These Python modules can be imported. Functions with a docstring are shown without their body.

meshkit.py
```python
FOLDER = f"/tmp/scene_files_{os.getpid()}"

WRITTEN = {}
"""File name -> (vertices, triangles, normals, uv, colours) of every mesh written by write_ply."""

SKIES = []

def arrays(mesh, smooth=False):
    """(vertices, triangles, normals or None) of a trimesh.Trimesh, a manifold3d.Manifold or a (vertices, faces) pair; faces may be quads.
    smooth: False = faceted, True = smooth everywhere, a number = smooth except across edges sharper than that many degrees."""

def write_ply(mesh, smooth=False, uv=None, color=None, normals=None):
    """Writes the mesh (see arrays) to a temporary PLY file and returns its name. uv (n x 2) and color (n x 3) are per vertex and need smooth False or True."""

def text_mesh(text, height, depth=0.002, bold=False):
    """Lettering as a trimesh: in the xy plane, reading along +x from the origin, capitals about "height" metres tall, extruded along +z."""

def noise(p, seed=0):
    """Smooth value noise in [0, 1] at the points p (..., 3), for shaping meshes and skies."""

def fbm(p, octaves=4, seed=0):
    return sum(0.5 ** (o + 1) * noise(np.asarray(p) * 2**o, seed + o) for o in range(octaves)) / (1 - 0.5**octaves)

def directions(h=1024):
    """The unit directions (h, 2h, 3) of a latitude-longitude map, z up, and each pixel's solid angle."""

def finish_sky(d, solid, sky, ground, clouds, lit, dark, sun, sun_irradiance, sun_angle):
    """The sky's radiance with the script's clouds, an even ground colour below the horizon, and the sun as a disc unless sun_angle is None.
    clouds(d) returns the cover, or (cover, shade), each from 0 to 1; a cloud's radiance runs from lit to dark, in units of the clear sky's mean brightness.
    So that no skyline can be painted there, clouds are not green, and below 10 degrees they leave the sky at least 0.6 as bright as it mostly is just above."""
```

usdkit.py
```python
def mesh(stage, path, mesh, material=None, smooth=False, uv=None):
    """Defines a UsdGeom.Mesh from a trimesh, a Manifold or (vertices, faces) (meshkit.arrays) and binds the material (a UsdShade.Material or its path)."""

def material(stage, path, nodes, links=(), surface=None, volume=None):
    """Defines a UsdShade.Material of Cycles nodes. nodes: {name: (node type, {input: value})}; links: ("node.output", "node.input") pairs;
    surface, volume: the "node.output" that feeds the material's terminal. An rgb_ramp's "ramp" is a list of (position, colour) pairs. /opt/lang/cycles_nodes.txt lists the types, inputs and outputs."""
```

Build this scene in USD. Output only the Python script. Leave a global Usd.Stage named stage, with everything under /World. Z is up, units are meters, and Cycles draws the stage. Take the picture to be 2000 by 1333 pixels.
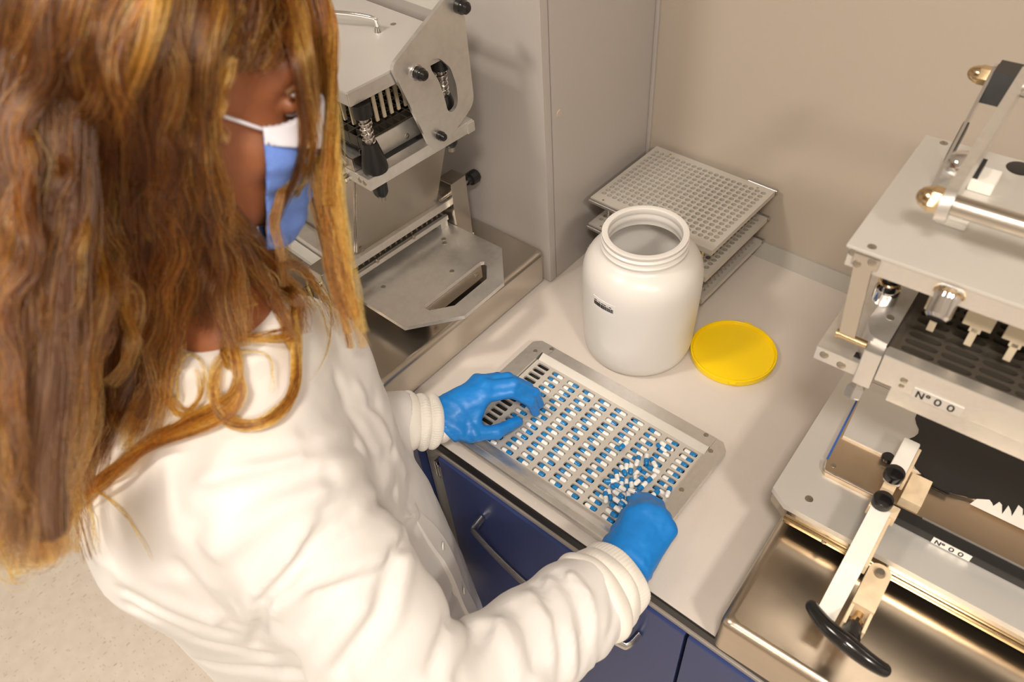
import math, random, numpy as np, trimesh, usdkit, meshkit
import manifold3d as m3
from pxr import Usd, UsdGeom, UsdLux, UsdShade, Gf, Sdf, Vt

stage = Usd.Stage.CreateInMemory()
UsdGeom.SetStageUpAxis(stage, 'Z'); UsdGeom.SetStageMetersPerUnit(stage, 1.0)
UsdGeom.Xform.Define(stage, '/World')
rng = np.random.default_rng(7)

# ------------------------------------------------------------------ camera, lights, exposure
CAM_POS = (0.6003, -0.6844, 1.9430)
CAM_RIGHT = np.array([0.758493, 0.648216, -0.067110]); CAM_DOWN = np.array([0.434479, -0.579756, -0.689283]); CAM_FWD = np.array([-0.485712, 0.493659, -0.721377])
EXPOSURE = 0.0
cam = UsdGeom.Camera.Define(stage, '/World/camera')
cam.CreateHorizontalApertureAttr(36.0); cam.CreateVerticalApertureAttr(24.0); cam.CreateFocalLengthAttr(36 * 1463.58 / 2000)
cam.CreateFStopAttr(4.5); cam.CreateFocusDistanceAttr(1.22)
cam.CreateClippingRangeAttr((0.02, 100.0)); cam.CreateExposureAttr(EXPOSURE)
mx = np.eye(4); mx[0, :3] = CAM_RIGHT; mx[1, :3] = -CAM_DOWN; mx[2, :3] = -CAM_FWD; mx[3, :3] = CAM_POS
cam.AddTransformOp().Set(Gf.Matrix4d(mx.tolist()))
WARM = (1.0, 0.895, 0.78)
def ceiling_light(name, x, y, z, sx, sy, power):
    l = UsdLux.RectLight.Define(stage, '/World/' + name)
    l.CreateWidthAttr(sx); l.CreateHeightAttr(sy); l.CreateIntensityAttr(power); l.CreateColorAttr(WARM)
    l.AddTranslateOp().Set((x, y, z))
    return l
CEIL = 2.75
ceiling_light('lamp_light', -0.50, -1.00, CEIL - .03, 0.26, 0.26, 96.0)
ceiling_light('lamp_light_001', 0.78, -1.00, CEIL - .03, 0.26, 0.26, 112.0)
ceiling_light('lamp_light_003', 1.75, -1.00, CEIL - .03, 0.26, 0.26, 145.0)  # unseen fill lamp, added to brighten the right side and cabinet flank
ceiling_light('lamp_light_002', 0.4, -2.3, CEIL - .03, 0.26, 0.26, 45.0)
dome = UsdLux.DomeLight.Define(stage, '/World/ambient_sky'); dome.CreateIntensityAttr(0.02); dome.CreateColorAttr((1, .95, .9))

# ------------------------------------------------------------------ materials
MAT = {}
def mat(name, base, rough=.5, metal=0.0, bump=None, var=None, aniso=None, **kw):
    """procedural principled material. bump = (scale, distance[, stretch]); var = (scale, amount[, stretch]) mottles the colour; aniso = stretched roughness grain"""
    n = {'p': ('principled_bsdf', dict(base_color=base, roughness=rough, metallic=metal, **kw)), 'c': ('texture_coordinate', {})}
    L = []
    if var:
        s = var[2] if len(var) > 2 else (1, 1, 1)
        n['vm'] = ('mapping', {'scale': s}); n['vn'] = ('noise_texture', {'scale': var[0], 'detail': 4.0, 'roughness': .6})
        lo = tuple(max(0, b * (1 - var[1])) for b in base); hi = tuple(min(1, b * (1 + var[1])) for b in base)
        n['vr'] = ('rgb_ramp', {'ramp': [(.3, lo), (.7, hi)]})
        L += [('c.object', 'vm.vector'), ('vm.vector', 'vn.vector'), ('vn.fac', 'vr.fac'), ('vr.color', 'p.base_color')]
    if aniso:
        s = aniso[2]
        n['am'] = ('mapping', {'scale': s}); n['an'] = ('noise_texture', {'scale': aniso[0], 'detail': 3.0})
        n['ar'] = ('map_range', {'from_min': .3, 'from_max': .7, 'to_min': max(.02, rough - aniso[1]), 'to_max': min(1, rough + aniso[1])})
        L += [('c.object', 'am.vector'), ('am.vector', 'an.vector'), ('an.fac', 'ar.value'), ('ar.result', 'p.roughness')]
    if bump:
        s = bump[2] if len(bump) > 2 else (1, 1, 1)
        n['bm'] = ('mapping', {'scale': s}); n['bn'] = ('noise_texture', {'scale': bump[0], 'detail': 3.0})
        n['b'] = ('bump', {'distance': bump[1], 'strength': 1.0})
        L += [('c.object', 'bm.vector'), ('bm.vector', 'bn.vector'), ('bn.fac', 'b.height'), ('b.normal', 'p.normal')]
    MAT[name] = usdkit.material(stage, '/World/Looks/' + name, n, L, surface='p.BSDF')
    return MAT[name]
mat('wall_panel', (.50, .435, .365), .45, bump=(160, .0002))
mat('wall_paint', (.60, .57, .54), .7, bump=(60, .0006))
mat('cabinet_grey', (.46, .425, .40), .38, bump=(220, .00015))
mat('seam_dark', (.05, .045, .04), .7)
mat('ceiling_white', (.84, .83, .81), .9)
mat('worktop', (.65, .595, .545), .30, var=(7, .03), bump=(260, .00012))
mat('edge_black', (.012, .011, .011), .45)
mat('profile_grey', (.36, .33, .30), .42, metal=.25, aniso=(40, .08, (1, 30, 30)))
mat('door_blue', (.040, .058, .17), .36, ior=1.28, bump=(300, .0001))
mat('carcass_grey', (.42, .395, .35), .5)
mat('handle_steel', (.52, .51, .50), .27, metal=1.0, aniso=(60, .06, (1, 20, 20)))
mat('aluminium', (.72, .70, .67), .34, metal=.85, bump=(900, .00001), var=(14, .012), aniso=(25, .05, (1, 1, 1)))
mat('aluminium_matt', (.68, .665, .63), .46, metal=.55, var=(11, .015), bump=(700, .00003))
mat('plate_matt', (.63, .60, .55), .45, metal=.35, var=(8, .05), bump=(800, .00003))
mat('stainless', (.58, .535, .475), .25, metal=1.0, var=(4, .06))
mat('stainless_worn', (.50, .425, .335), .26, metal=1.0, var=(7, .12), bump=(6, .0006))
mat('copper_tint', (.60, .47, .335), .32, metal=.9, var=(9, .06))
mat('polished_dark', (.40, .36, .30), .10, metal=1.0)
mat('chrome', (.80, .79, .78), .07, metal=1.0)
mat('brass', (.72, .55, .33), .18, metal=1.0, var=(40, .1))
mat('black_plastic', (.010, .010, .010), .33)
mat('black_matt', (.012, .011, .010), .6)
mat('black_gloss', (.010, .009, .009), .16)
mat('grid_brown', (.085, .072, .055), .5, metal=.4)
mat('grid_cream', (.55, .47, .34), .5)
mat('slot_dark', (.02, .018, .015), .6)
mat('screw_metal', (.40, .36, .30), .35, metal=.9)
mat('paint_white', (.80, .77, .71), .42, var=(30, .05))
mat('paint_cream', (.70, .56, .38), .45, var=(25, .15))
mat('ink', (.012, .012, .012), .55)
mat('label_silver', (.78, .76, .72), .45, metal=.2)
mat('film_blue', (.03, .11, .42), .4)
mat('jar_plastic', (.78, .755, .72), .33, subsurface_weight=.06, subsurface_radius=(.010, .009, .008), subsurface_scale=.5)
mat('lid_yellow', (1.0, .70, .0), .38)
mat('capsule_white', (.88, .87, .845), .26, coat_weight=.4, coat_roughness=.12)
mat('capsule_blue', (.006, .20, .52), .22, coat_weight=.5, coat_roughness=.1)
mat('label_film', (.80, .78, .77), .25)

# ------------------------------------------------------------------ mesh helpers
def V(*a): return np.array(a, float)
def box(x0, x1, y0, y1, z0, z1, r=0.0):
    if r <= 0:
        m = trimesh.creation.box([x1 - x0, y1 - y0, z1 - z0]); m.apply_translation([(x0 + x1) / 2, (y0 + y1) / 2, (z0 + z1) / 2]); return m
    p = []
    for sx in (0, 1):
        for sy in (0, 1):
            for sz in (0, 1):
                c = V(x1 - r if sx else x0 + r, y1 - r if sy else y0 + r, z1 - r if sz else z0 + r)
                s = V(1 if sx else -1, 1 if sy else -1, 1 if sz else -1)
                for w in (V(1, 0, 0), V(0, 1, 0), V(0, 0, 1), V(.6, .6, .52), V(.707, .707, 0), V(.707, 0, .707), V(0, .707, .707)): p.append(c + s * w * r)
    return trimesh.convex.convex_hull(np.array(p))
def hull(pts): return trimesh.convex.convex_hull(np.array(pts, float))
def frame_of(d):
    d = np.asarray(d, float); d = d / np.linalg.norm(d); a = np.cross(d, (0, 0, 1) if abs(d[2]) < .9 else (1, 0, 0)); a /= np.linalg.norm(a)
    return a, np.cross(d, a), d
def lathe(profile, p0=(0, 0, 0), axis=(0, 0, 1), seg=40):
    """profile: (radius, height) pairs along the axis from p0; ends at radius 0 close the shape"""
    a, b, d = frame_of(axis); pr = np.array(profile, float); t = np.arange(seg) * 2 * np.pi / seg
    v = np.asarray(p0, float) + pr[:, None, 1:2] * d + pr[:, None, 0:1] * (np.cos(t)[None, :, None] * a + np.sin(t)[None, :, None] * b)
    i, j = np.meshgrid(np.arange(len(pr) - 1), np.arange(seg), indexing='ij'); k = (j + 1) % seg
    q = np.stack([i * seg + j, i * seg + k, (i + 1) * seg + k, (i + 1) * seg + j], -1).reshape(-1, 4)
    f = np.vstack([q[:, [0, 1, 2]], q[:, [0, 2, 3]]])
    m = trimesh.Trimesh(v.reshape(-1, 3), f, process=True, merge_norm=True); m.update_faces(m.nondegenerate_faces()); m.remove_unreferenced_vertices()
    return m
def cyl(p0, p1, r, r2=None, seg=24, c=0.0):
    p0, p1 = np.asarray(p0, float), np.asarray(p1, float); h = np.linalg.norm(p1 - p0); r2 = r if r2 is None else r2
    pr = [(0, 0), (r - c, 0), (r, c), (r2, h - c), (r2 - c, h), (0, h)] if c > 0 else [(0, 0), (r, 0), (r2, h), (0, h)]
    return lathe(pr, p0, p1 - p0, seg)
def prism(outer, holes, z0, z1):
    import shapely.geometry as sg
    m = trimesh.creation.extrude_polygon(sg.Polygon(outer, holes), z1 - z0); m.apply_translation([0, 0, z0]); return m
def rrect(x0, x1, y0, y1, r, n=6):
    p = []
    for cx, cy, a0 in ((x1 - r, y1 - r, 0), (x0 + r, y1 - r, 90), (x0 + r, y0 + r, 180), (x1 - r, y0 + r, 270)):
        for k in range(n + 1):
            a = math.radians(a0 + 90 * k / n); p.append((cx + r * math.cos(a), cy + r * math.sin(a)))
    return p
def tube(pts, r, seg=14, caps=True):
    p = np.array(pts, float); t = np.gradient(p, axis=0); t /= np.linalg.norm(t, axis=1, keepdims=True)
    a = frame_of(t[0])[0]; rows = []; R = np.broadcast_to(r, (len(p),))
    for i in range(len(p)):
        a = a - t[i] * (a @ t[i]); a /= np.linalg.norm(a); b = np.cross(t[i], a); th = np.arange(seg) * 2 * np.pi / seg
        rows.append(p[i] + R[i] * (np.cos(th)[:, None] * a + np.sin(th)[:, None] * b))
    v = np.array(rows).reshape(-1, 3); n = len(p)
    i, j = np.meshgrid(np.arange(n - 1), np.arange(seg), indexing='ij'); k = (j + 1) % seg
    q = np.stack([i * seg + j, i * seg + k, (i + 1) * seg + k, (i + 1) * seg + j], -1).reshape(-1, 4); f = [q[:, [0, 1, 2]], q[:, [0, 2, 3]]]
    if caps:
        v = np.vstack([v, p[0], p[-1]]); j = np.arange(seg); k = (j + 1) % seg
        f += [np.stack([k, j, np.full(seg, n * seg)], 1), np.stack([(n - 1) * seg + j, (n - 1) * seg + k, np.full(seg, n * seg + 1)], 1)]
    return trimesh.Trimesh(v, np.vstack(f), process=False)
def spline(pts, n=10):
    """Catmull-Rom through the points"""
    p = np.array(pts, float); q = np.vstack([2 * p[0] - p[1], p, 2 * p[-1] - p[-2]]); out = []
    for i in range(1, len(q) - 2):
        t = np.linspace(0, 1, n, endpoint=False)[:, None]
        out.append(.5 * (2 * q[i] + (q[i + 1] - q[i - 1]) * t + (2 * q[i - 1] - 5 * q[i] + 4 * q[i + 1] - q[i + 2]) * t ** 2 + (3 * q[i] - q[i - 1] - 3 * q[i + 1] + q[i + 2]) * t ** 3))
    return np.vstack(out + [p[-1:]])
def cat(*ms): return trimesh.util.concatenate([m for m in ms])
def sheet_with_holes(nx, ny, px, py, hx, hy, sq, z0, z1, margin=(0, 0, 0, 0), n=16):
    """a plate of nx by ny cells, each with a through hole of half sizes hx, hy (sq: 2 round, larger squarer); hole (0,0) is centred at the origin, rows run to -y"""
    th = np.arange(n) * 2 * np.pi / n; c, s = np.cos(th), np.sin(th)
    sup = (np.abs(c) ** sq + np.abs(s) ** sq) ** (-1 / sq); hole = np.stack([hx * c * sup, hy * s * sup], 1)
    m = np.maximum(abs(c), abs(s)); outer = np.stack([px / 2 * c / m, py / 2 * s / m], 1)
    ij = np.array([(i * px, -j * py) for i in range(nx) for j in range(ny)])
    def ring(xy, z): return np.concatenate([ij[:, None] + xy[None], np.full((len(ij), n, 1), z)], -1)
    v = np.concatenate([ring(outer, z1), ring(hole, z1), ring(hole, z0), ring(outer, z0)], 1); base = np.arange(len(ij))[:, None, None] * 4 * n
    k = np.arange(n); k2 = (k + 1) % n; f = []
    for a in range(3): f += [np.stack([a * n + k, a * n + k2, (a + 1) * n + k2], 1), np.stack([a * n + k, (a + 1) * n + k2, (a + 1) * n + k], 1)]
    F = (np.vstack(f)[None] + base).reshape(-1, 3)
    body = trimesh.Trimesh(v.reshape(-1, 3), F, process=False)
    x0, x1, y1, y0 = -px / 2, (nx - .5) * px, py / 2, -(ny - .5) * py; l, r, b, t = margin; ms = [body]
    if l: ms.append(box(x0 - l, x0, y0 - b, y1 + t, z0, z1))
    if r: ms.append(box(x1, x1 + r, y0 - b, y1 + t, z0, z1))
    if b: ms.append(box(x0, x1, y0 - b, y0, z0, z1))
    if t: ms.append(box(x0, x1, y1, y1 + t, z0, z1))
    return cat(*ms)
class Fr:
    """a frame turned about z: local machine coordinates to the room"""
    def __init__(s, x, y, deg): a = math.radians(deg); s.R = np.array([[math.cos(a), -math.sin(a), 0], [math.sin(a), math.cos(a), 0], [0, 0, 1]]); s.o = V(x, y, 0)
    def __call__(s, m):
        if isinstance(m, trimesh.Trimesh): m = m.copy(); m.vertices = m.vertices @ s.R.T + s.o; return m
        return np.asarray(m, float) @ s.R.T + s.o
# ------------------------------------------------------------------ scene tree helpers
USED = {}
def numbered(parent, name):
    k = parent + '/' + name; n = USED.get(k, -1) + 1; USED[k] = n
    return k if n == 0 else f'{k}_{n:03d}'
def tag(prim, label=None, category=None, group=None, kind=None):
    for k, v in (('label', label), ('category', category), ('group', group), ('kind', kind)):
        if v: prim.SetCustomDataByKey(k, v)
class Thing:
    def __init__(s, name, label, category, loc=(0, 0, 0), group=None, kind=None):
        s.path = numbered('/World', name); s.loc = V(*loc); s.x = UsdGeom.Xform.Define(stage, s.path); s.x.AddTranslateOp().Set(Gf.Vec3d(*map(float, loc)))
        s.prim = s.x.GetPrim(); tag(s.prim, label, category, group, kind)
    def part(s, name, mesh, m, under=None, smooth=35, label=None, kind=None):
        p = numbered(under or s.path, name); mesh = mesh.copy(); mesh.vertices = mesh.vertices - s.loc
        g = usdkit.mesh(stage, p, mesh, MAT[m], smooth=smooth); tag(g.GetPrim(), label, kind=kind); return p
def single(name, mesh, m, label=None, category=None, group=None, kind=None, smooth=35):
    p = numbered('/World', name); g = usdkit.mesh(stage, p, mesh, MAT[m], smooth=smooth); tag(g.GetPrim(), label, category, group, kind); return p
def copy_of(first_path, name, loc, rot=None, label=None, category=None, group=None):
    """a referenced, instanceable copy; rot is a 3x3 (columns = local axes in the room)"""
    p = numbered('/World', name); x = UsdGeom.Xform.Define(stage, p); m = np.eye(4)
    if rot is not None: m[:3, :3] = np.asarray(rot).T
    m[3, :3] = loc; prim = x.GetPrim(); prim.GetReferences().AddInternalReference(first_path); x.ClearXformOpOrder()
    x.AddTransformOp(opSuffix='placed').Set(Gf.Matrix4d(m.tolist())); prim.SetInstanceable(True); tag(prim, label, category, group); return p

# ------------------------------------------------------------------ the setting
BZ = .90                                  # worktop height
WY = .545                                 # back wall plane
def floor_material():
    n = {'c': ('texture_coordinate', {}), 'm1': ('mapping', {'scale': (1, .35, 1), 'rotation': (0, 0, .6)}), 'm2': ('mapping', {'scale': (.35, 1, 1), 'rotation': (0, 0, .3)}),
         'v1': ('voronoi_texture', {'scale': 95.0, 'randomness': 1.0}), 'v2': ('voronoi_texture', {'scale': 120.0, 'randomness': 1.0}),
         'r1': ('rgb_ramp', {'ramp': [(.0, (1, 1, 1)), (.16, (1, 1, 1)), (.22, (0, 0, 0))]}), 'r2': ('rgb_ramp', {'ramp': [(.0, (1, 1, 1)), (.14, (1, 1, 1)), (.2, (0, 0, 0))]}),
         'n': ('noise_texture', {'scale': 30.0, 'detail': 5.0}), 'rn': ('rgb_ramp', {'ramp': [(.35, (.74, .665, .57)), (.65, (.79, .72, .63))]}),
         'n2': ('noise_texture', {'scale': 22.0, 'detail': 2.0}), 'g1': ('map_range', {'from_min': .45, 'from_max': .6, 'to_min': 0.0, 'to_max': .6, 'clamp': True}), 'k1': ('math', {'math_type': 'multiply'}), 'k2': ('math', {'math_type': 'multiply', 'value2': .45}),
         'a': ('mix', {'color2': (.36, .30, .23)}), 'b': ('mix', {'color2': (.50, .40, .26)}), 'p': ('principled_bsdf', {'roughness': .42})}
    L = [('c.object', 'm1.vector'), ('c.object', 'm2.vector'), ('m1.vector', 'v1.vector'), ('m2.vector', 'v2.vector'), ('v1.distance', 'r1.fac'), ('v2.distance', 'r2.fac'), ('c.object', 'n.vector'), ('n.fac', 'rn.fac'),
         ('c.object', 'n2.vector'), ('n2.fac', 'g1.value'), ('r1.color', 'k1.value1'), ('g1.result', 'k1.value2'), ('r2.color', 'k2.value1'),
         ('rn.color', 'a.color1'), ('k1.value', 'a.fac'), ('a.color', 'b.color1'), ('k2.value', 'b.fac'), ('b.color', 'p.base_color')]
    MAT['floor_vinyl'] = usdkit.material(stage, '/World/Looks/floor_vinyl', n, L, surface='p.BSDF')
floor_material()
X0, X1, Y0 = -2.4, 2.6, -2.8
single('floor', box(X0, X1, Y0, WY + .1, -.05, 0), 'floor_vinyl', kind='structure')
single('ceiling', box(X0, X1, Y0, WY + .1, CEIL, CEIL + .05), 'ceiling_white', kind='structure')
single('wall_back', box(X0, X1, WY, WY + .1, 0, CEIL), 'wall_panel', kind='structure')
single('wall_left', box(X0 - .1, X0, Y0, WY + .1, 0, CEIL), 'wall_paint', kind='structure')
single('wall_right', box(X1, X1 + .1, Y0, WY + .1, 0, CEIL), 'wall_paint', kind='structure')
single('wall_rear', box(X0, X1, Y0 - .1, Y0, 0, CEIL), 'wall_paint', kind='structure')
# grey strip where the worktop meets the wall, and the joint beside the tall cabinet
single('trim_1', hull([(-.14, WY, BZ), (2.3, WY, BZ), (-.14, WY - .022, BZ), (2.3, WY - .022, BZ), (-.14, WY - .018, BZ + .006), (2.3, WY - .018, BZ + .006), (-.14, WY, BZ + .028), (2.3, WY, BZ + .028), (-.14, WY - .005, BZ + .028), (2.3, WY - .005, BZ + .028)]), 'carcass_grey', kind='structure')
single('trim_2', box(-.145, -.137, WY - .008, WY, BZ, 2.3, .002), 'cabinet_grey', kind='structure')

# ------------------------------------------------------------------ bench
t = Thing('laboratory_bench', 'long laboratory bench with pale grey worktop and black front edge', 'bench', (.5, .16, 0))
t.part('worktop', box(-.95, 2.3, -.23, WY, BZ - .022, BZ, .0015), 'worktop')
t.part('front_edge', box(-.95, 2.3, -.2335, -.2303, BZ - .0215, BZ - .0012), 'edge_black', label='black front edge band')
t.part('front_profile', cat(box(-.95, 2.3, -.229, -.21, BZ - .036, BZ - .022, .001), box(-.95, 2.3, -.231, -.21, BZ - .046, BZ - .037, .001)), 'profile_grey', label='grey metal grip profile')
t.part('carcass_panel', box(-.104, -.058, -.222, WY - .01, .1, BZ - .046, .001), 'carcass_grey')
t.part('carcass_panel', box(.44, .466, -.2, WY - .01, .1, BZ - .046, .001), 'carcass_grey')
t.part('plinth', box(-.95, 2.3, -.17, -.15, 0, .1), 'profile_grey')
def door(x0, x1):
    d = t.part('cabinet_door', box(x0, x1, -.236, -.217, .105, BZ - .048, .0015), 'door_blue', label='blue cabinet door')
    return d
d = door(-.053, .4485)
hp = spline([(.042, -.238, .752), (.046, -.262, .752), (.060, -.268, .752), (.13, -.279, .752), (.21, -.285, .752), (.29, -.279, .752), (.36, -.268, .752), (.374, -.262, .752), (.378, -.238, .752)], 8)
hm = tube(hp, .0062, 12); hm.vertices[:, 2] = .752 + (hm.vertices[:, 2] - .752) * 1.5
t.part('door_handle', hm, 'handle_steel', under=d, label='brushed steel bow handle')
t.part('hinge', cat(box(-.066, -.058, -.238, -.222, .79, .835, .002), box(-.058, -.05, -.2385, -.234, .797, .828, .001)), 'handle_steel', under=d)
door(.4535, .955); door(.96, 1.46); door(1.465, 1.965)
d = door(-.61, -.109)

# ------------------------------------------------------------------ tall cabinet behind the left machine
t = Thing('tall_cabinet', 'tall grey cabinet standing on the worktop behind the left machine', 'cabinet', (-.55, .38, BZ))
t.part('body', box(-.95, -.145, .2255, WY - .002, BZ, 2.3, .001), 'cabinet_grey')
t.part('cabinet_door', box(-.95, -.145, .2035, .2225, BZ + .004, 2.3, .0012), 'cabinet_grey')
t.part('cover_cap', lathe([(0, .0012), (.0065, .0012), (.0078, 0)], V(-.145, .245, 1.268), (1, 0, 0), 24), 'wall_panel', label='round screw cover')

# ------------------------------------------------------------------ ceiling luminaires (above the frame; the last is an added fill lamp)
for i, (x, y) in enumerate(((-.50, -1.00), (.78, -1.00), (.4, -2.3), (1.75, -1.00))):
    t = Thing('ceiling_luminaire', ['square white ceiling downlight behind the person', 'square white ceiling downlight over the camera', 'square white ceiling downlight far behind the camera', 'added square white fill downlight beyond the right machine'][i], 'ceiling light', (x, y, CEIL))
    t.part('housing', prism(rrect(x - .17, x + .17, y - .17, y + .17, .02), [rrect(x - .14, x + .14, y - .14, y + .14, .01)], CEIL - .05, CEIL - .0005), 'paint_white')

# ------------------------------------------------------------------ capsule tray
PX, PY = .034137, .0129
TZ = .920                                # top of the slotted plate
t = Thing('capsule_tray', 'aluminium capsule loading tray with rows of slots at the bench edge', 'tray', (.15, -.09, BZ))
t.part('slotted_plate', sheet_with_holes(10, 15, PX, PY, .0125, .0045, 7, TZ - .0045, TZ, (.0035, .0035, .0005, .002)), 'plate_matt')
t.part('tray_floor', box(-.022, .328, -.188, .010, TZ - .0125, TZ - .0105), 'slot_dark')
rz = TZ + .006
t.part('side_rail', prism([(-.052, -.214), (-.0215, -.214), (-.0215, .0235), (-.0075, .0235), (-.0075, .0465), (-.040, .0465), (-.052, .0345)], [], TZ - .010, rz), 'aluminium')
t.part('side_rail', prism([(.352, -.214), (.3285, -.214), (.3285, .0455), (.340, .0455), (.3525, .033)], [], TZ - .010, rz), 'aluminium')
t.part('back_rail', box(-.0073, .3283, .0235, .0462, TZ - .010, rz, .0006), 'aluminium')
t.part('back_slope', hull([(x, y, z) for x in (-.018, .3275) for y, z in ((.0228, rz + .001), (.0215, rz + .001), (.0085, TZ + .0012), (.0085, TZ - .001), (.0225, TZ - .001))]), 'plate_matt', label='bright sloping back lip')
fl = [(-.1875, TZ + .0002), (-.192, TZ + .0004), (-.197, TZ + .002), (-.2015, TZ + .0045), (-.206, TZ + .0055), (-.2068, TZ + .0045), (-.2078, TZ + .0055), (-.214, TZ + .0052), (-.2165, TZ + .0045), (-.2175, TZ + .003), (-.2178, TZ - .005)]
fv = [(x, y, z) for y, z in fl for x in (-.0195, .3275)] + [(x, y, z) for y, z in reversed([(y, min(z - .002, TZ - .006)) for y, z in fl]) for x in (-.0195, .3275)]
n = len(fl) * 2; ff = []
for i in range(n):
    a, b = 2 * i, 2 * ((i + 1) % n); ff += [[a, a + 1, b + 1], [a, b + 1, b]]
for e in (0, 1):
    for i in range(1, n - 1): ff.append([e, 2 * i + e, 2 * (i + 1) + e])
t.part('front_lip', trimesh.Trimesh(np.array(fv), np.array(ff), process=False), 'aluminium', label='stepped front lip')
def screw(x, y, z, r=.0042, slot=True, axis=(0, 0, 1), a=.6):
    m = lathe([(0, .0006), (r * .8, .0006), (r, .0002), (r, -.0005)], (x, y, z), axis, 18)
    if slot:
        A, B, Dd = frame_of(axis); u = A * math.cos(a) + B * math.sin(a); w = np.cross(Dd, u); p = V(x, y, z) + np.asarray(Dd) * .0007
        m = cat(m, hull([p + u * sx * r * .75 + w * sy * .0004 + np.asarray(Dd) * sz for sx in (-1, 1) for sy in (-1, 1) for sz in (0, .00025)]))
    return m
for x, y in ((-.012, .040), (-.033, .018), (.311, .041), (.333, .018), (.335, -.073), (-.036, -.1), (.340, -.19)): t.part('screw', screw(x, y, rz), 'screw_metal')
for x in (-.035, .338):
    for y in (-.195, .03): t.part('foot', cyl((x, y, BZ), (x, y, TZ - .010), .007), 'black_plastic')

# ------------------------------------------------------------------ capsules
CL, CR = .0222, .0039
def capsule_prototype(loc, rot, label, group):
    t = Thing('capsule', label, 'capsule', (0, 0, 0), group)
    def half(L0, r, sgn):
        k = [(r * math.cos(a), L0 + r * math.sin(a)) for a in np.linspace(0, math.pi / 2, 7)]
        return lathe([(r, 0)] + k[:-1] + [(0, k[-1][1])], (0, 0, 0), (sgn, 0, 0), 16)
    cap = half(.0106 - .0041, .0041, -1); bod = half(.0116 - .0039, .0039, 1)
    t.part('cap', cap, 'capsule_blue', smooth=60, label='blue cap'); t.part('body', bod, 'capsule_white', smooth=60, label='white body')
    t.x.ClearXformOpOrder(); m = np.eye(4); m[:3, :3] = np.asarray(rot).T; m[3, :3] = loc
    t.x.AddTransformOp(opSuffix='placed').Set(Gf.Matrix4d(m.tolist())); return t
def cap_rot(dx, dy, dz=0.0, roll=0.0):
    """local -x is the blue end, which points along (dx, dy, dz)"""
    ex = -V(dx, dy, dz) / np.linalg.norm((dx, dy, dz)); ey = np.cross((0, 0, 1), ex); ey /= np.linalg.norm(ey); ez = np.cross(ex, ey)
    return np.stack([ex, ey, ez], 1)
ROWS = ['',
 'BBWBWWBBWBBWBWB', 'WWWWBWBWBWWWBBW', 'BWBWBBWWBBBBBWB', 'BWBBBWBWBBBBWBW', 'BBWBBBBWBBWBBBW',
 'BBBBBWBBBWBWBBW', 'BBWBBWBBBBBBBWW', 'WBBBWBBWWBWBBWW', 'WWWWWWBB.WBWBBW']
ORD = ['first', 'second', 'third', 'fourth', 'fifth', 'sixth', 'seventh', 'eighth', 'ninth', 'tenth', 'eleventh', 'twelfth', 'thirteenth', 'fourteenth', 'fifteenth']
cap_path = None
def put_capsule(loc, rot, label, group):
    global cap_path
    if cap_path is None: cap_path = '/World/capsule'; capsule_prototype(loc, rot, label, group)
    else: copy_of(cap_path, 'capsule', loc, rot, label, 'capsule', group)
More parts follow.
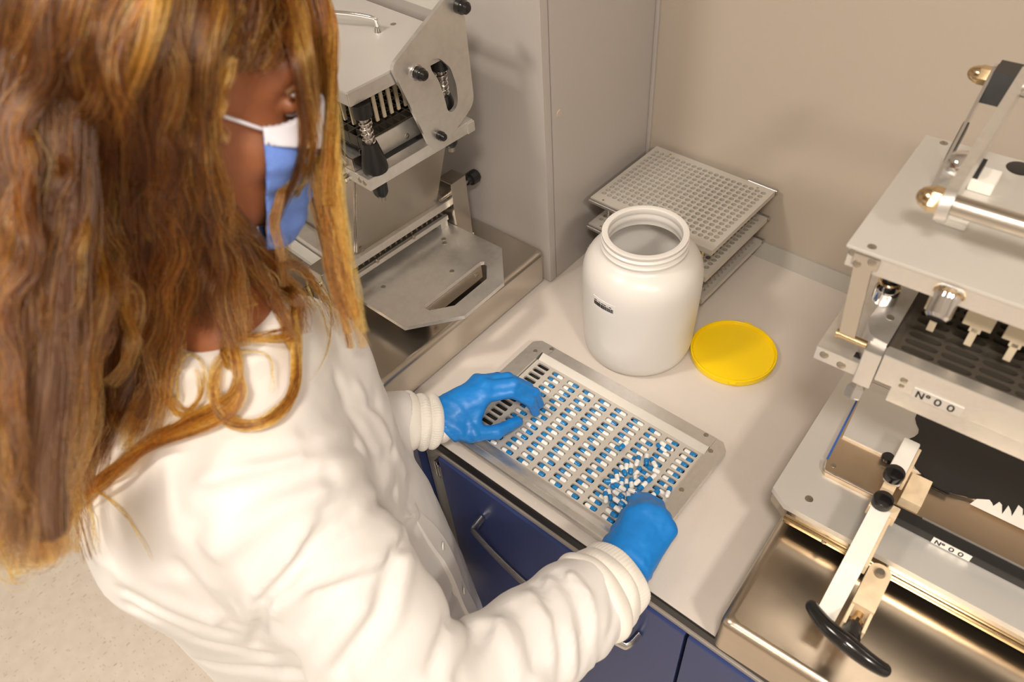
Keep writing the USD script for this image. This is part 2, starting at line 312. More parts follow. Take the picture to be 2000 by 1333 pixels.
for c, s in enumerate(ROWS):
    for r, k in enumerate(s):
        if k == '.': continue
        j = rng.normal(0, 1, 4); sg = -1 if k == 'B' else 1
        put_capsule((c * PX + j[0] * .0006, -r * PY + j[1] * .00025, TZ - .0105 + .0041 + .003), cap_rot(sg, j[2] * .012, j[3] * .01),
                    f"capsule in slot, {ORD[c]} column from left, {ORD[r]} from back, blue end {'left' if k == 'B' else 'right'}", 'capsules lying in the tray slots')
LOOSE = [
 (np.float64(0.2157), np.float64(-0.057), 0.9245, np.float64(-0.136), np.float64(-0.991), 0, 'loose capsule above seventh column, fifth slot from back, blue end pointing lower left'),
 (np.float64(0.2667), np.float64(-0.0233), 0.9245, np.float64(-0.994), np.float64(0.112), 0, 'loose capsule above ninth column, third slot from back, blue end pointing upper left'),
 (np.float64(0.2729), np.float64(-0.021), 0.9315, np.float64(1.0), np.float64(-0.006), -0.135, 'loose capsule above ninth column, third slot from back, blue end pointing lower right'),
 (np.float64(0.2508), np.float64(-0.0685), 0.9245, np.float64(-0.35), np.float64(0.937), 0, 'loose capsule above eighth column, sixth slot from back, blue end pointing up'),
 (np.float64(0.241), np.float64(-0.085), 0.9245, np.float64(-0.497), np.float64(0.868), 0, 'loose capsule above eighth column, eighth slot from back, blue end pointing up'),
 (np.float64(0.2448), np.float64(-0.0997), 0.927, np.float64(0.861), np.float64(-0.508), 0, 'loose capsule above eighth column, ninth slot from back, blue end pointing lower right'),
 (np.float64(0.2523), np.float64(-0.0901), 0.927, np.float64(0.517), np.float64(-0.856), 0, 'loose capsule above eighth column, eighth slot from back, blue end pointing down'),
 (np.float64(0.2607), np.float64(-0.0575), 0.9245, np.float64(0.525), np.float64(-0.851), 0, 'loose capsule above ninth column, fifth slot from back, blue end pointing down'),
 (np.float64(0.2743), np.float64(-0.0593), 0.9305, np.float64(-0.846), np.float64(0.533), -0.09, 'loose capsule above ninth column, sixth slot from back, blue end pointing upper left'),
 (np.float64(0.2799), np.float64(-0.0673), 0.9245, np.float64(-0.991), np.float64(-0.132), 0, 'upper loose capsule above ninth column, sixth slot from back, blue end pointing upper left'),
 (np.float64(0.2623), np.float64(-0.0855), 0.9245, np.float64(-0.085), np.float64(0.996), 0, 'loose capsule above ninth column, eighth slot from back, blue end pointing upper right'),
 (np.float64(0.2412), np.float64(-0.1132), 0.9279, np.float64(-0.69), np.float64(0.724), 0.06, 'loose capsule above eighth column, tenth slot from back, blue end pointing up'),
 (np.float64(0.2541), np.float64(-0.1183), 0.9245, np.float64(-0.522), np.float64(0.853), 0, 'upper loose capsule above eighth column, tenth slot from back, blue end pointing up'),
 (np.float64(0.2633), np.float64(-0.1169), 0.9245, np.float64(0.612), np.float64(-0.791), 0, 'loose capsule above ninth column, tenth slot from back, blue end pointing down'),
 (np.float64(0.2686), np.float64(-0.1123), 0.9302, np.float64(-0.609), np.float64(0.793), -0.075, 'loose capsule above ninth column, tenth slot from back, blue end pointing up'),
 (np.float64(0.2714), np.float64(-0.1039), 0.928, np.float64(0.63), np.float64(-0.777), 0, 'loose capsule above ninth column, ninth slot from back, blue end pointing down'),
 (np.float64(0.2871), np.float64(-0.0851), 0.9274, np.float64(-0.189), np.float64(-0.982), -0.06, 'loose capsule above ninth column, eighth slot from back, blue end pointing lower left'),
 (np.float64(0.2417), np.float64(-0.1311), 0.9321, np.float64(-0.734), np.float64(-0.68), 0.045, 'loose capsule above eighth column, eleventh slot from back, blue end pointing left'),
 (np.float64(0.2862), np.float64(-0.1092), 0.9327, np.float64(-0.105), np.float64(-0.994), -0.075, 'loose capsule above ninth column, ninth slot from back, blue end pointing lower left'),
 (np.float64(0.2596), np.float64(-0.1316), 0.9337, np.float64(-0.998), np.float64(-0.057), 0.03, 'loose capsule above ninth column, eleventh slot from back, blue end pointing upper left'),
 (np.float64(0.3208), np.float64(-0.0874), 0.9245, np.float64(-0.242), np.float64(0.97), 0, 'loose capsule above tenth column, eighth slot from back, blue end pointing up'),
 (np.float64(0.306), np.float64(-0.104), 0.9245, np.float64(0.22), np.float64(0.975), 0, 'loose capsule above tenth column, ninth slot from back, blue end pointing upper right'),
 (np.float64(0.2514), np.float64(-0.1571), 0.9286, np.float64(-0.65), np.float64(0.76), -0.045, 'loose capsule above eighth column, thirteenth slot from back, blue end pointing up'),
 (np.float64(0.2531), np.float64(-0.1488), 0.9245, np.float64(0.71), np.float64(-0.704), 0, 'loose capsule above eighth column, thirteenth slot from back, blue end pointing down'),
 (np.float64(0.2648), np.float64(-0.1409), 0.9282, np.float64(0.999), np.float64(0.036), -0.075, 'loose capsule above ninth column, twelfth slot from back, blue end pointing lower right'),
 (np.float64(0.2803), np.float64(-0.1372), 0.9312, np.float64(0.612), np.float64(-0.791), 0.03, 'loose capsule above ninth column, twelfth slot from back, blue end pointing down'),
 (np.float64(0.2754), np.float64(-0.1498), 0.9327, np.float64(-0.999), np.float64(0.032), -0.03, 'loose capsule above ninth column, thirteenth slot from back, blue end pointing upper left'),
 (np.float64(0.2752), np.float64(-0.167), 0.9365, np.float64(-0.999), np.float64(0.041), 0.09, 'loose capsule above ninth column, fourteenth slot from back, blue end pointing upper left'),
 (np.float64(0.2783), np.float64(-0.1605), 0.9455, np.float64(0.999), np.float64(0.044), -0.135, 'loose capsule above ninth column, thirteenth slot from back, blue end pointing lower right'),
 (np.float64(0.2747), np.float64(-0.1744), 0.9282, np.float64(0.996), np.float64(-0.087), 0.075, 'loose capsule above ninth column, fifteenth slot from back, blue end pointing lower right'),
 (np.float64(0.2822), np.float64(-0.1513), 0.9245, np.float64(-0.122), np.float64(0.993), 0, 'loose capsule above ninth column, thirteenth slot from back, blue end pointing upper right'),
 (np.float64(0.2844), np.float64(-0.1174), 0.9245, np.float64(-0.919), np.float64(-0.395), 0, 'loose capsule above ninth column, tenth slot from back, blue end pointing left'),
 (np.float64(0.2539), np.float64(-0.1324), 0.926, np.float64(-0.993), np.float64(-0.12), 0, 'loose capsule above eighth column, eleventh slot from back, blue end pointing upper left'),
 (np.float64(0.2769), np.float64(-0.1046), 0.9355, np.float64(0.08), np.float64(0.997), 0, 'loose capsule above ninth column, ninth slot from back, blue end pointing upper right'),
 (np.float64(0.2843), np.float64(-0.1265), 0.9376, np.float64(0.93), np.float64(0.367), -0.045, 'loose capsule above ninth column, eleventh slot from back, blue end pointing right'),
 (np.float64(0.2889), np.float64(-0.1579), 0.93, np.float64(-0.316), np.float64(-0.949), 0, 'loose capsule above ninth column, thirteenth slot from back, blue end pointing lower left'),
 (np.float64(0.2941), np.float64(-0.1572), 0.9375, np.float64(-0.999), np.float64(-0.044), 0, 'loose capsule above tenth column, thirteenth slot from back, blue end pointing upper left')]
for i, (x, y, z, dx, dy, dz, lab) in enumerate(LOOSE): put_capsule((x, y, z), cap_rot(dx, dy, dz), lab, 'loose capsules on the tray')

# ------------------------------------------------------------------ jar and lid
JX, JY = .089, .172
t = Thing('plastic_jar', 'large empty white plastic jar with wide open threaded neck', 'jar', (JX, JY, BZ))
out = [(0, .004), (.060, .003), (.080, .0), (.0865, .0015), (.0945, .007), (.0985, .017), (.1003, .030), (.1032, .12), (.104, .165), (.1035, .183), (.1005, .199), (.094, .212), (.085, .2205), (.0765, .2255), (.0715, .2285), (.0705, .232), (.0705, .2365), (.0735, .2385), (.0735, .2405), (.0705, .2425), (.0695, .248), (.0725, .250), (.0725, .252), (.0695, .2545), (.0695, .2575), (.0715, .2595), (.0715, .2625), (.0700, .2635)]
inn = [(.0625, .2635), (.0610, .262), (.0610, .2545), (.0625, .252), (.0625, .249), (.0610, .246), (.0610, .240), (.0635, .236), (.0635, .228), (.072, .222), (.090, .209), (.098, .196), (.1008, .18), (.1010, .165), (.100, .12), (.097, .032), (.093, .012), (.080, .006), (0, .006)]
t.part('body', lathe(out + inn, (JX, JY, BZ), (0, 0, 1), 96), 'jar_plastic', smooth=50)
def on_jar(u, z, off=.0003):
    """a point of the jar's wall: u metres round it"""
    r = np.interp(z, [.03, .12, .165], [.1003, .1032, .104]) + off; a = LAB_A + u / .1025; return V(JX + r * math.cos(a), JY + r * math.sin(a), BZ + z)
LAB_A = math.radians(-94.44); LZ = 0.1653
def jar_patch(u0, u1, z0, z1, off=.0003, n=10):
    v = []; f = []
    for i in range(n + 1):
        u = u0 + (u1 - u0) * i / n; v += [on_jar(u, z0, off), on_jar(u, z1, off), on_jar(u, z0, -.001), on_jar(u, z1, -.001)]
    for i in range(n):
        a = 4 * i; f += [[a, a + 4, a + 5], [a, a + 5, a + 1], [a + 1, a + 5, a + 7], [a + 1, a + 7, a + 3], [a, a + 2, a + 6], [a, a + 6, a + 4]]
    f += [[0, 1, 3], [0, 3, 2], [4 * n, 4 * n + 3, 4 * n + 1], [4 * n, 4 * n + 2, 4 * n + 3]]
    return trimesh.Trimesh(np.array(v), np.array(f), process=False)
sticker = t.part('sticker', jar_patch(-.024, .024, LZ - .012, LZ + .013, .0003), 'label_film', label='small clear label with a barcode')
bars = []; x = -.0205
while x < .0200:
    w = [.0006, .0009, .0013][rng.integers(3)]; bars.append(jar_patch(x, min(x + w, .0205), LZ - .0045, LZ + .0035, .0006, 1)); x += w + [.0005, .0006, .0009][rng.integers(3)]
t.part('barcode', cat(*bars), 'ink', under=sticker, label='black barcode')
def jar_text(s, u, z, h):
    m = meshkit.text_mesh(s, h, .0002); m.vertices = np.array([on_jar(u + p[0], z + p[1], .0004 + p[2]) for p in m.vertices]); return m
marks = []; x = -.0205
while x < .017: w = .0008 + .0014 * rng.random(); marks.append(jar_patch(x, x + w, LZ + .0054, LZ + .0064 + .0007 * rng.random(), .0006, 1)); x += w + [.0004, .0004, .0022][rng.integers(3)]
t.part('small_print', cat(*marks), 'ink', under=sticker, label='line of tiny unreadable print')
LX, LY = .248, .248
t = Thing('jar_lid', 'round yellow screw lid lying open side up beside the white jar', 'lid', (LX, LY, BZ))
prof = [(0, 0), (.0745, 0), (.0765, .0012), (.0772, .003), (.0776, .0125), (.0770, .0135), (.0748, .0138), (.0738, .0130), (.0730, .0100), (.0722, .0088), (.066, .0086), (0, .0085)]
t.part('body', lathe(prof, (LX, LY, BZ), (0, 0, 1), 96), 'lid_yellow', smooth=40)
for a in (100, -62):
    A = math.radians(a); c = V(LX + .0775 * math.cos(A), LY + .0775 * math.sin(A), BZ + .0105); u = V(-math.sin(A), math.cos(A), 0); w = V(math.cos(A), math.sin(A), 0)
    t.part('tab', hull([c + u * sx * (.008 - .002 * (sy > 0)) + w * (.0035 if sy > 0 else -.003) + V(0, 0, sz * .0016) for sx in (-1, 1) for sy in (-1, 1) for sz in (-1, 1)]), 'lid_yellow')

# ------------------------------------------------------------------ stack of perforated plates in the corner
PF = Fr(-.1023, .513, math.degrees(-.0253))
def plate(z, dx, dy, label, posts, hole_mat, sleeves=False, thick=.011):
    o = PF([dx, dy, 0]); sh = Fr(*o[:2], math.degrees(-.0253))
    c = sh([.124, -.09, 0]); t = Thing('perforated_plate', label, 'perforated plate', (c[0], c[1], z - thick), 'perforated plates in the corner stack')
    t.part('plate', sh(sheet_with_holes(20, 15, .0129, .0129, .0051, .0051, 2, z - thick, z, (.0065, .0085, .020, .013), n=16)), 'plate_matt')
    if sleeves:
        t.part('sleeve_rows', sh(cat(*[cyl((i * .0129, -j * .0129, z - thick - .012), (i * .0129, -j * .0129, z - thick + .001), .0050, seg=10) for i in range(20) for j in range(15)])), hole_mat, kind='stuff')
    for (x0, x1, y) in ((-.011, .085, -.2135), (.20, .263, .0235)):
        r = t.part('grip_rod', sh(cyl((x0, y, z - .003), (x1, y, z - .003), .0042, seg=16, c=.0008)), 'handle_steel')
    for (x, y) in ((.028, .009), (.228, .009), (.013, -.2005)): t.part('screw_hole', sh(lathe([(0, .0003), (.0022, .0003), (.0026, 0)], (x, y, z), (0, 0, 1), 12)), 'brass')
    for (x, y) in ((.02, .008), (.232, .008), (.02, -.19), (.232, -.19)): t.part('spacer_leg', sh(cyl((x, y, posts), (x, y, z - thick), .0042, seg=12)), 'handle_steel')
    return t
plate(1.066, 0, 0, 'topmost perforated plate of the corner stack, its grid of holes in full view', 1.002, 'brass')
plate(1.002, -.003, -.002, 'middle perforated plate of the corner stack, with gleaming sleeves under its holes', .941, 'brass', True)
plate(.940, -.006, .003, 'lowest perforated plate of the corner stack, nearest the worktop', BZ, 'brass')

# ------------------------------------------------------------------ left machine (capsule filler on a stainless base)
LF = Fr(-.22, -.02, -3.0)
t = Thing('capsule_filling_machine', 'stainless capsule filling machine on the left, with hopper, upright slotted side plate and octagonal plate', 'capsule filling machine', (-.36, -.02, BZ), 'capsule filling machines')
def base_shape(x0, x1, y0, y1, z0, z1, r=.011):
    pts = []
    for x, y in rrect(x0, x1, y0, y1, .012, 4): pts.append((x, y, z0))
    for k in range(5):
        a = math.pi / 2 * k / 4; o = r * (1 - math.cos(a)); zz = z1 - r + r * math.sin(a)
        for x, y in rrect(x0 + o, x1 - o, y0 + o, y1 - o, .012, 4): pts.append((x, y, zz))
    return hull(pts)
t.part('base', base_shape(-.66, -.156, -.248, .2025, BZ + .012, .985), 'stainless')
for x, y in ((-.19, -.2), (-.19, .165), (-.6, -.2), (-.6, .165)): t.part('foot', cyl((x, y, BZ), (x, y, BZ + .012), .016, c=.002), 'black_plastic')
def clamp_post(x0, x1, y0, y1, side):
    p = t.part('post', box(x0, x1, y0, y1, .985, 1.127, .002), 'stainless')
    w = [];
    for k in range(26):
        s = k / 26 * 4; e = int(s); q = s - e
        cx, cy = [(x0 + (x1 - x0) * q, y0), (x1, y0 + (y1 - y0) * q), (x1 - (x1 - x0) * q, y1), (x0, y1 - (y1 - y0) * q)][e]
        m = trimesh.creation.icosphere(1, .0028); m.apply_scale([1, 1, .8]); m.apply_translation([cx, cy, .9858]); w.append(m)
    t.part('weld_bead', cat(*w), 'stainless_worn', under=p)
    xm, zm = (x0 + x1) / 2 + .004, 1.098; yo = y1 if side > 0 else y0
    k = t.part('clamp_knob', lathe([(0, 0), (.008, 0), (.0085, .008), (.0135, .010), (.0142, .013), (.0142, .026), (.0128, .029), (0, .0295)], V(xm, yo + side * .014, zm), (0, side, 0), 10), 'black_plastic', smooth=20, label='black ribbed clamp knob')
    t.part('spindle', cyl((xm, yo - side * .062, zm), (xm, yo + side * .016, zm), .0042, seg=16), 'screw_metal', under=k)
clamp_post(-.345, -.307, -.204, -.161, -1); clamp_post(-.347, -.309, .116, .157, 1)
# octagonal plate with the grip slot
slot = [(-.198, -.088), (-.203, -.080), (-.204, .060), (-.199, .068), (-.190, .068), (-.184, .062), (-.156, -.036), (-.157, -.044), (-.184, -.0795), (-.190, -.087)]
slot = [(-.1925, -.092), (-.1975, -.086), (-.1965, .0605), (-.192, .0665), (-.184, .0665), (-.180, .061), (-.155, .033), (-.1535, -.0545), (-.156, -.0575), (-.181, -.0905)]
def octo_outline(x0, x1, y0, y1, c): return [(x0, y0), (x1 - c, y0), (x1, y0 + c * 1.24), (x1, y1 - c), (x1 - c, y1), (x0, y1)]
oct_poly = [(-.48, -.1455), (-.187, -.1475), (-.1215, -.0625), (-.1228, .0445), (-.1905, .1165), (-.48, .113)]
t.part('octagonal_plate', prism(oct_poly, [slot[::-1]], 1.022, 1.030), 'aluminium')
t.part('grip_block', box(-.206, -.1955, -.086, .062, .992, 1.0218, .001), 'stainless')
for y in (-.073, .045): t.part('socket_screw', screw(-.1954, y, 1.008, .0058, axis=(1, 0, 0)), 'screw_metal')
for x, y in ((-.222, .01), (-.295, -.098), (-.292, .062), (-.302, .07)): t.part('screw', screw(x, y, 1.0302, .0048), 'screw_metal')
t.part('support_block', box(-.48, -.25, -.115, .085, .9855, 1.0215, .002), 'stainless_worn')
# pin carriage with the row of pins
c = t.part('pin_carriage', LF(cat(box(-.145, -.138, -.118, .120, 1.031, 1.044, .0005), box(-.118, -.110, -.122, .124, 1.044, 1.0545, .0012), box(-.46, -.118, -.122, .124, 1.046, 1.050, .0005))), 'aluminium')
for y in (-.112, .112): t.part('carriage_foot', LF(box(-.128, -.111, y - .009, y + .009, 1.030, 1.0445, .0006)), 'aluminium', under=c)
for k in range(17): t.part('pin', LF(lathe([(.0034, 0), (.0034, .004), (.0026, .006), (0, .0066)], (-.1265, -.105 + k * .0133, 1.0498), (0, 0, 1), 12)), 'screw_metal', under=c)
t.part('pin_strip', LF(box(-.1375, -.1185, -.116, .118, 1.0502, 1.0512)), 'grid_brown', under=c)
b = t.part('lower_frame', LF(cat(box(-.135, -.108, -.120, .150, 1.072, 1.088, .0012), box(-.46, -.135, -.128, -.100, 1.072, 1.088, .0012), box(-.46, -.135, .118, .140, 1.072, 1.088, .0012))), 'aluminium')
t.part('guide_rail', LF(cat(box(-.46, -.16, -.150, -.130, 1.062, 1.074, .001))), 'aluminium_matt', under=b)
t.part('frame_pin', LF(cyl((-.1215, .148, 1.081), (-.1215, .158, 1.081), .005)), 'screw_metal', under=b)
for y in (-.06, .03): t.part('bolt', LF(lathe([(0, .004), (.004, .004), (.0045, .002), (.0045, 0)], (-.1075, y, 1.060), (1, 0, 0), 10)), 'screw_metal', under=c)
# hopper
def quad_plate(a, b, cc, d, th):
    a, b, cc, d = map(lambda p: np.asarray(p, float), (a, b, cc, d)); n = np.cross(b - a, d - a); n /= np.linalg.norm(n)
    return hull([a, b, cc, d, a - n * th, b - n * th, cc - n * th, d - n * th])
zb, zt = 1.0885, 1.283
t.part('hopper_panel', LF(quad_plate((-.118, -.090, zb), (-.118, .106, zb), (-.044, .104, zt), (-.044, -.096, zt), .003)), 'stainless', label='sloping stainless front panel')
t.part('hopper_panel', LF(quad_plate((-.40, -.094, zb), (-.122, -.094, zb), (-.048, -.100, zt), (-.40, -.100, zt), .003)), 'stainless')
t.part('hopper_panel', LF(quad_plate((-.122, .109, zb), (-.40, .109, zb), (-.40, .108, zt), (-.048, .108, zt), .003)), 'stainless')
for x, z in ((-.118, 1.098),): t.part('screw', LF(screw(-.132, -.0955, 1.100, .0045, axis=(0, -1, 0))), 'screw_metal'); t.part('screw', LF(screw(-.110, -.080, 1.096, .0035, axis=(1, 0, -.38))), 'screw_metal')
# upper frame
u = t.part('upper_frame', LF(cat(box(-.024, 0, -.102, .122, 1.283, 1.304, .0015), box(-.40, -.024, -.102, -.070, 1.283, 1.304, .0015), box(-.40, -.024, .095, .122, 1.283, 1.304, .0015))), 'aluminium')
t.part('end_cap', LF(box(-.001, .0035, .105, .122, 1.284, 1.303, .0015)), 'aluminium', under=u)
t.part('frame_tray', LF(box(-.20, -.0245, -.069, .094, 1.284, 1.2865)), 'aluminium', under=u)
for x in (-.012, -.024, -.09): t.part('socket_screw', LF(screw(x, -.1023, 1.294, .0042, axis=(0, -1, 0))), 'screw_metal', under=u)
t.part('hex_bolt', LF(lathe([(0, .009), (.006, .009), (.0072, .007), (.0072, .003), (.010, .003), (.010, 0)], (-.062, -.102, 1.296), (0, -1, 0), 6)), 'screw_metal', under=u, smooth=10)
t.part('hex_bolt', LF(lathe([(0, .007), (.004, .007), (.005, .005), (.005, 0)], (-.058, -.102, 1.282), (0, -1, 0), 6)), 'screw_metal', under=u, smooth=10)
t.part('bracket', LF(cat(box(-.085, -.034, -.101, -.0985, 1.3045, 1.326, .0005), box(-.036, -.034, -.0985, -.072, 1.3045, 1.326, .0005), box(-.036, -.034, -.084, -.074, 1.326, 1.334, .0005))), 'stainless', under=u)
for x in (-.072, -.05): t.part('screw', LF(screw(x, -.1012, 1.315, .0035, axis=(0, -1, 0))), 'screw_metal', under=u)
t.part('grip_strap', LF(tube(spline([(-.050, -.099, 1.316), (-.058, -.104, 1.335), (-.064, -.104, 1.352), (-.07, -.100, 1.372)], 6), .005, 8)), 'stainless', under=u)
# capsule grid
gx, gy = 8, 10
g = t.part('capsule_grid', LF(cat(*[box(-.042 - .022 * i - .0016, -.042 - .022 * i + .0016, -.066, .080, 1.318, 1.338) for i in range(12)] + [box(-.29, -.0405, -.0655 + .0145 * j, -.0635 + .0145 * j, 1.319, 1.3375) for j in range(11)])), 'grid_brown', label='dark brown grid of rectangular cells')
t.part('grid_floor', LF(box(-.288, -.042, -.066, .08, 1.3165, 1.3178)), 'slot_dark', under=g)
t.part('grid_wall', LF(cat(box(-.0385, -.036, -.068, .082, 1.3042, 1.338, .0006), box(-.30, -.0385, .082, .0845, 1.3042, 1.338, .0006))), 'aluminium', under=g)
t.part('screw', LF(screw(-.0358, .010, 1.313, .0045, axis=(1, 0, 0))), 'screw_metal', under=g)
t.part('push_pins', LF(cat(*[box(-.054 - .022 * i, -.050 - .022 * i, -.060 + .0145 * j, -.054 + .0145 * j, 1.352, 1.439, .001) for i in range(5) for j in range(9)])), 'grid_cream', kind='stuff')
# lid
l = t.part('lid', LF(cat(prism(rrect(-.42, -.0078, -.0985, .1215, .003), [], 1.4405, 1.4440), )), 'aluminium_matt')
t.part('lid_rim', LF(cat(box(-.0115, -.008, -.0965, .120, 1.4205, 1.4403, .0006), box(-.42, -.0115, -.0975, -.094, 1.4205, 1.4403, .0006), box(-.42, -.0115, .1165, .120, 1.4205, 1.4403, .0006))), 'aluminium', under=l)
hp = spline([(-.124, .055, 1.444), (-.124, .055, 1.459), (-.129, .052, 1.466), (-.172, .031, 1.470), (-.222, .006, 1.468), (-.227, .003, 1.459), (-.227, .003, 1.444)], 8)
t.part('lid_handle', LF(tube(hp, .0034, 12)), 'chrome', under=l, label='thin chrome wire handle')
for p in ((-.124, .055), (-.227, .003)): t.part('handle_boss', LF(lathe([(0, .008), (.0045, .008), (.0065, .002), (.007, 0)], (p[0], p[1], 1.444), (0, 0, 1), 16)), 'chrome', under=l)
for p in ((-.125, .087), (-.03, .108)): t.part('screw_hole', LF(lathe([(0, .0003), (.0042, .0003), (.005, 0)], (p[0], p[1], 1.4441), (0, 0, 1), 14)), 'screw_metal', under=l)
# spring columns
def spring_column(x, y):
    s = t.part('spring_column', LF(cyl((x, y, 1.352), (x, y, 1.412), .0072, seg=20)), 'stainless')
    h = np.linspace(0, 1, 90); p = np.stack([x + .0088 * np.cos(h * 6.2 * 2 * np.pi), y + .0088 * np.sin(h * 6.2 * 2 * np.pi), 1.353 + h * .052], 1)
    t.part('spring', LF(tube(p, .0014, 6)), 'chrome', under=s)
    t.part('foot_cone', LF(lathe([(0, 0), (.0195, 0), (.0205, .004), (.0195, .014), (.0135, .040), (.0115, .0475), (.0095, .0485), (0, .0485)], (x, y, 1.3042), (0, 0, 1), 32)), 'black_plastic', under=s)
    t.part('top_sleeve', LF(lathe([(0, 0), (.014, 0), (.0145, .004), (.0145, .0215), (0, .0215)], (x, y, 1.3955), (0, 0, 1), 28)), 'black_plastic', under=s)
    t.part('lower_grip', LF(lathe([(0, 0), (.009, 0), (.012, .006), (.0128, .026), (0, .026)], (x, y, 1.257), (0, 0, 1), 24)), 'black_plastic', under=s)
    t.part('lower_stud', LF(cyl((x, y, 1.247), (x, y, 1.258), .0055, seg=14)), 'screw_metal', under=s)
spring_column(-.0135, -.076); spring_column(-.030, .092)
# upright side plate
def fillet(poly, r, n=5):
    out = []; N = len(poly)
    for i in range(N):
        p, a, b = V(*poly[i]), V(*poly[i - 1]), V(*poly[(i + 1) % N]); rr = r[i] if np.ndim(r) else r
        u = (a - p) / np.linalg.norm(a - p); w = (b - p) / np.linalg.norm(b - p); d = min(rr, .45 * np.linalg.norm(a - p), .45 * np.linalg.norm(b - p))
        for k in range(n + 1):
            s = k / n; out.append(tuple((p + u * d) * (1 - s) ** 2 + 2 * p * s * (1 - s) + (p + w * d) * s ** 2))
    return out
pl = fillet([(.026, 1.293), (-.0215, 1.452), (.098, 1.512), (.128, 1.512), (.128, 1.330), (.066, 1.2945)], [.010, .012, .014, .014, .018, .03], 6)
sl = fillet([(.048, 1.432), (.055, 1.4345), (.068, 1.431), (.087, 1.408), (.0945, 1.378), (.094, 1.353), (.090, 1.341), (.078, 1.336), (.070, 1.343), (.0665, 1.372), (.060, 1.400), (.050, 1.418)], .006, 3)
def yz_prism(poly, holes, x0, x1):
    m = prism(poly, holes, x0, x1); v = m.vertices.copy(); m.vertices = np.stack([v[:, 2], v[:, 0], v[:, 1]], 1); return m
s = t.part('side_plate', LF(yz_prism(pl, [sl[::-1]], -.0055, .0015)), 'aluminium', label='upright side plate with curved slot')
def acorn(y, z, r, h, wash=False):
    n = t.part('black_knob', LF(lathe([(r * .95, 0), (r, .002), (r, h * .45), (r * .86, h * .55), (r * .8, h * .8), (r * .5, h * .96), (0, h)], V(.0016 + (.004 if wash else 0), y, z), (1, 0, 0), 24)), 'black_gloss', under=s)
    if wash: t.part('washer', LF(cat(lathe([(0, .002), (r * 1.22, .002), (r * 1.25, 0), (0, 0)], V(.0016, y, z), (1, 0, 0), 28), lathe([(0, .002), (r * 1.1, .002), (r * 1.1, 0), (0, 0)], V(.0036, y, z), (1, 0, 0), 28))), 'chrome', under=s)
acorn(.0205, 1.428, .0098, .019, True); acorn(.118, 1.492, .0112, .022); acorn(.0455, 1.311, .0078, .015)
t.part('far_side_plate', LF(yz_prism(pl, [sl[::-1]], -.43, -.423)), 'aluminium')
t.part('top_bar', LF(cat(box(-.423, -.0056, .098, .112, 1.482, 1.498, .002))), 'aluminium_matt')

# ------------------------------------------------------------------ right machine
RF = Fr(.5, -.2, 2.4)
t = Thing('capsule_filling_machine', 'capsule filling machine on the right, with lever arms, black T-handle and two size plates', 'capsule filling machine', (.80, .1, BZ), 'capsule filling machines')
t.part('base', RF(base_shape(-.012, .50, -.0455, .46, BZ + .010, .985, .013)), 'stainless_worn')
for x, y in ((.03, .0), (.46, .0), (.03, .42), (.46, .42)): t.part('foot', RF(cyl((x, y, BZ), (x, y, BZ + .010), .014)), 'black_plastic')
t.part('octagonal_plate', RF(prism([(-.0345, .40), (-.0345, .141), (-.010, .1255), (.50, .1255), (.525, .141), (.525, .40)], [], 1.027, 1.0375)), 'aluminium_matt')
t.part('plate_edge', RF(prism([(-.033, .39), (-.033, .1425), (-.0085, .1265), (.50, .1265), (.522, .142), (.522, .39)], [], 1.006, 1.0268)), 'polished_dark', label='polished edge beneath the octagonal plate')
t.part('edge_strip', RF(box(-.006, .498, .1215, .1264, 1.004, 1.0105, .0008)), 'brass', label='bright strip along the lower edge')
t.part('support_block', RF(box(.03, .46, .17, .40, .9855, 1.0055)), 'black_matt')
for x, y in ((.012, .152), (.10, .30)): t.part('screw', RF(screw(x, y, 1.0377, .0055)), 'screw_metal')
t.part('screw', RF(screw(.052, .1213, 1.0075, .0035, axis=(0, -1, 0))), 'screw_metal')
# pin tray sheet
sh = t.part('pressing_sheet', RF(prism(fillet([(-.002, .375), (.0085, .203), (.012, .1995), (.48, .1995), (.48, .375)], .003, 3), [], 1.038, 1.0445)), 'copper_tint')
t.part('grey_sheet', RF(prism([(.003, .374), (.0095, .270), (.078, .270), (.30, .270), (.30, .374)], [], 1.0446, 1.049)), 'aluminium_matt', under=sh)
t.part('edge_film', RF(hull([(x + d, y, z) for x, y in ((-.0012, .370), (.0058, .222)) for d in (0, .0026) for z in (1.0446, 1.0456)])), 'film_blue', under=sh, label='strip of blue film')
t.part('edge_wire', RF(tube([(.0068, .216, 1.0465), (.0095, .2035, 1.0465), (.012, .2010, 1.0465), (.47, .2010, 1.0465)], .0013, 8)), 'chrome', under=sh)
t.part('screw', RF(screw(.018, .217, 1.0446, .0038)), 'screw_metal', under=sh)
rr = np.random.default_rng(5)
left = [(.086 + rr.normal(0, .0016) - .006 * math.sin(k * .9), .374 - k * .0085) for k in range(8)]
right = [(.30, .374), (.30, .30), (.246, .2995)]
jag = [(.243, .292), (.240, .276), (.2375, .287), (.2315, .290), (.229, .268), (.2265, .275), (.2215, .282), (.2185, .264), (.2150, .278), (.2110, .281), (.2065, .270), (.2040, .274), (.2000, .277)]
t.part('black_sheet', RF(prism(left + [(.0875, .304), (.092, .290), (.108, .272), (.130, .2595), (.160, .2585), (.182, .266)] + jag[::-1] + right[::-1], [], 1.0491, 1.0500)), 'black_gloss', under=sh, label='dark reflection painted as a black sheet with a jagged edge')  # black sheet painted in for the dark reflection in the metal plate
t.part('bare_patch', RF(prism([(.182, .256), (.30, .256), (.30, .2995), (.246, .2995)] + jag + [(.188, .272)], [], 1.0491, 1.0494)), 'paint_white', under=sh, label='white patch with a jagged worn paint edge beside the painted reflection')
t.part('clip', RF(box(.112, .156, .252, .262, 1.0501, 1.0525, .001)), 'black_gloss', under=sh)
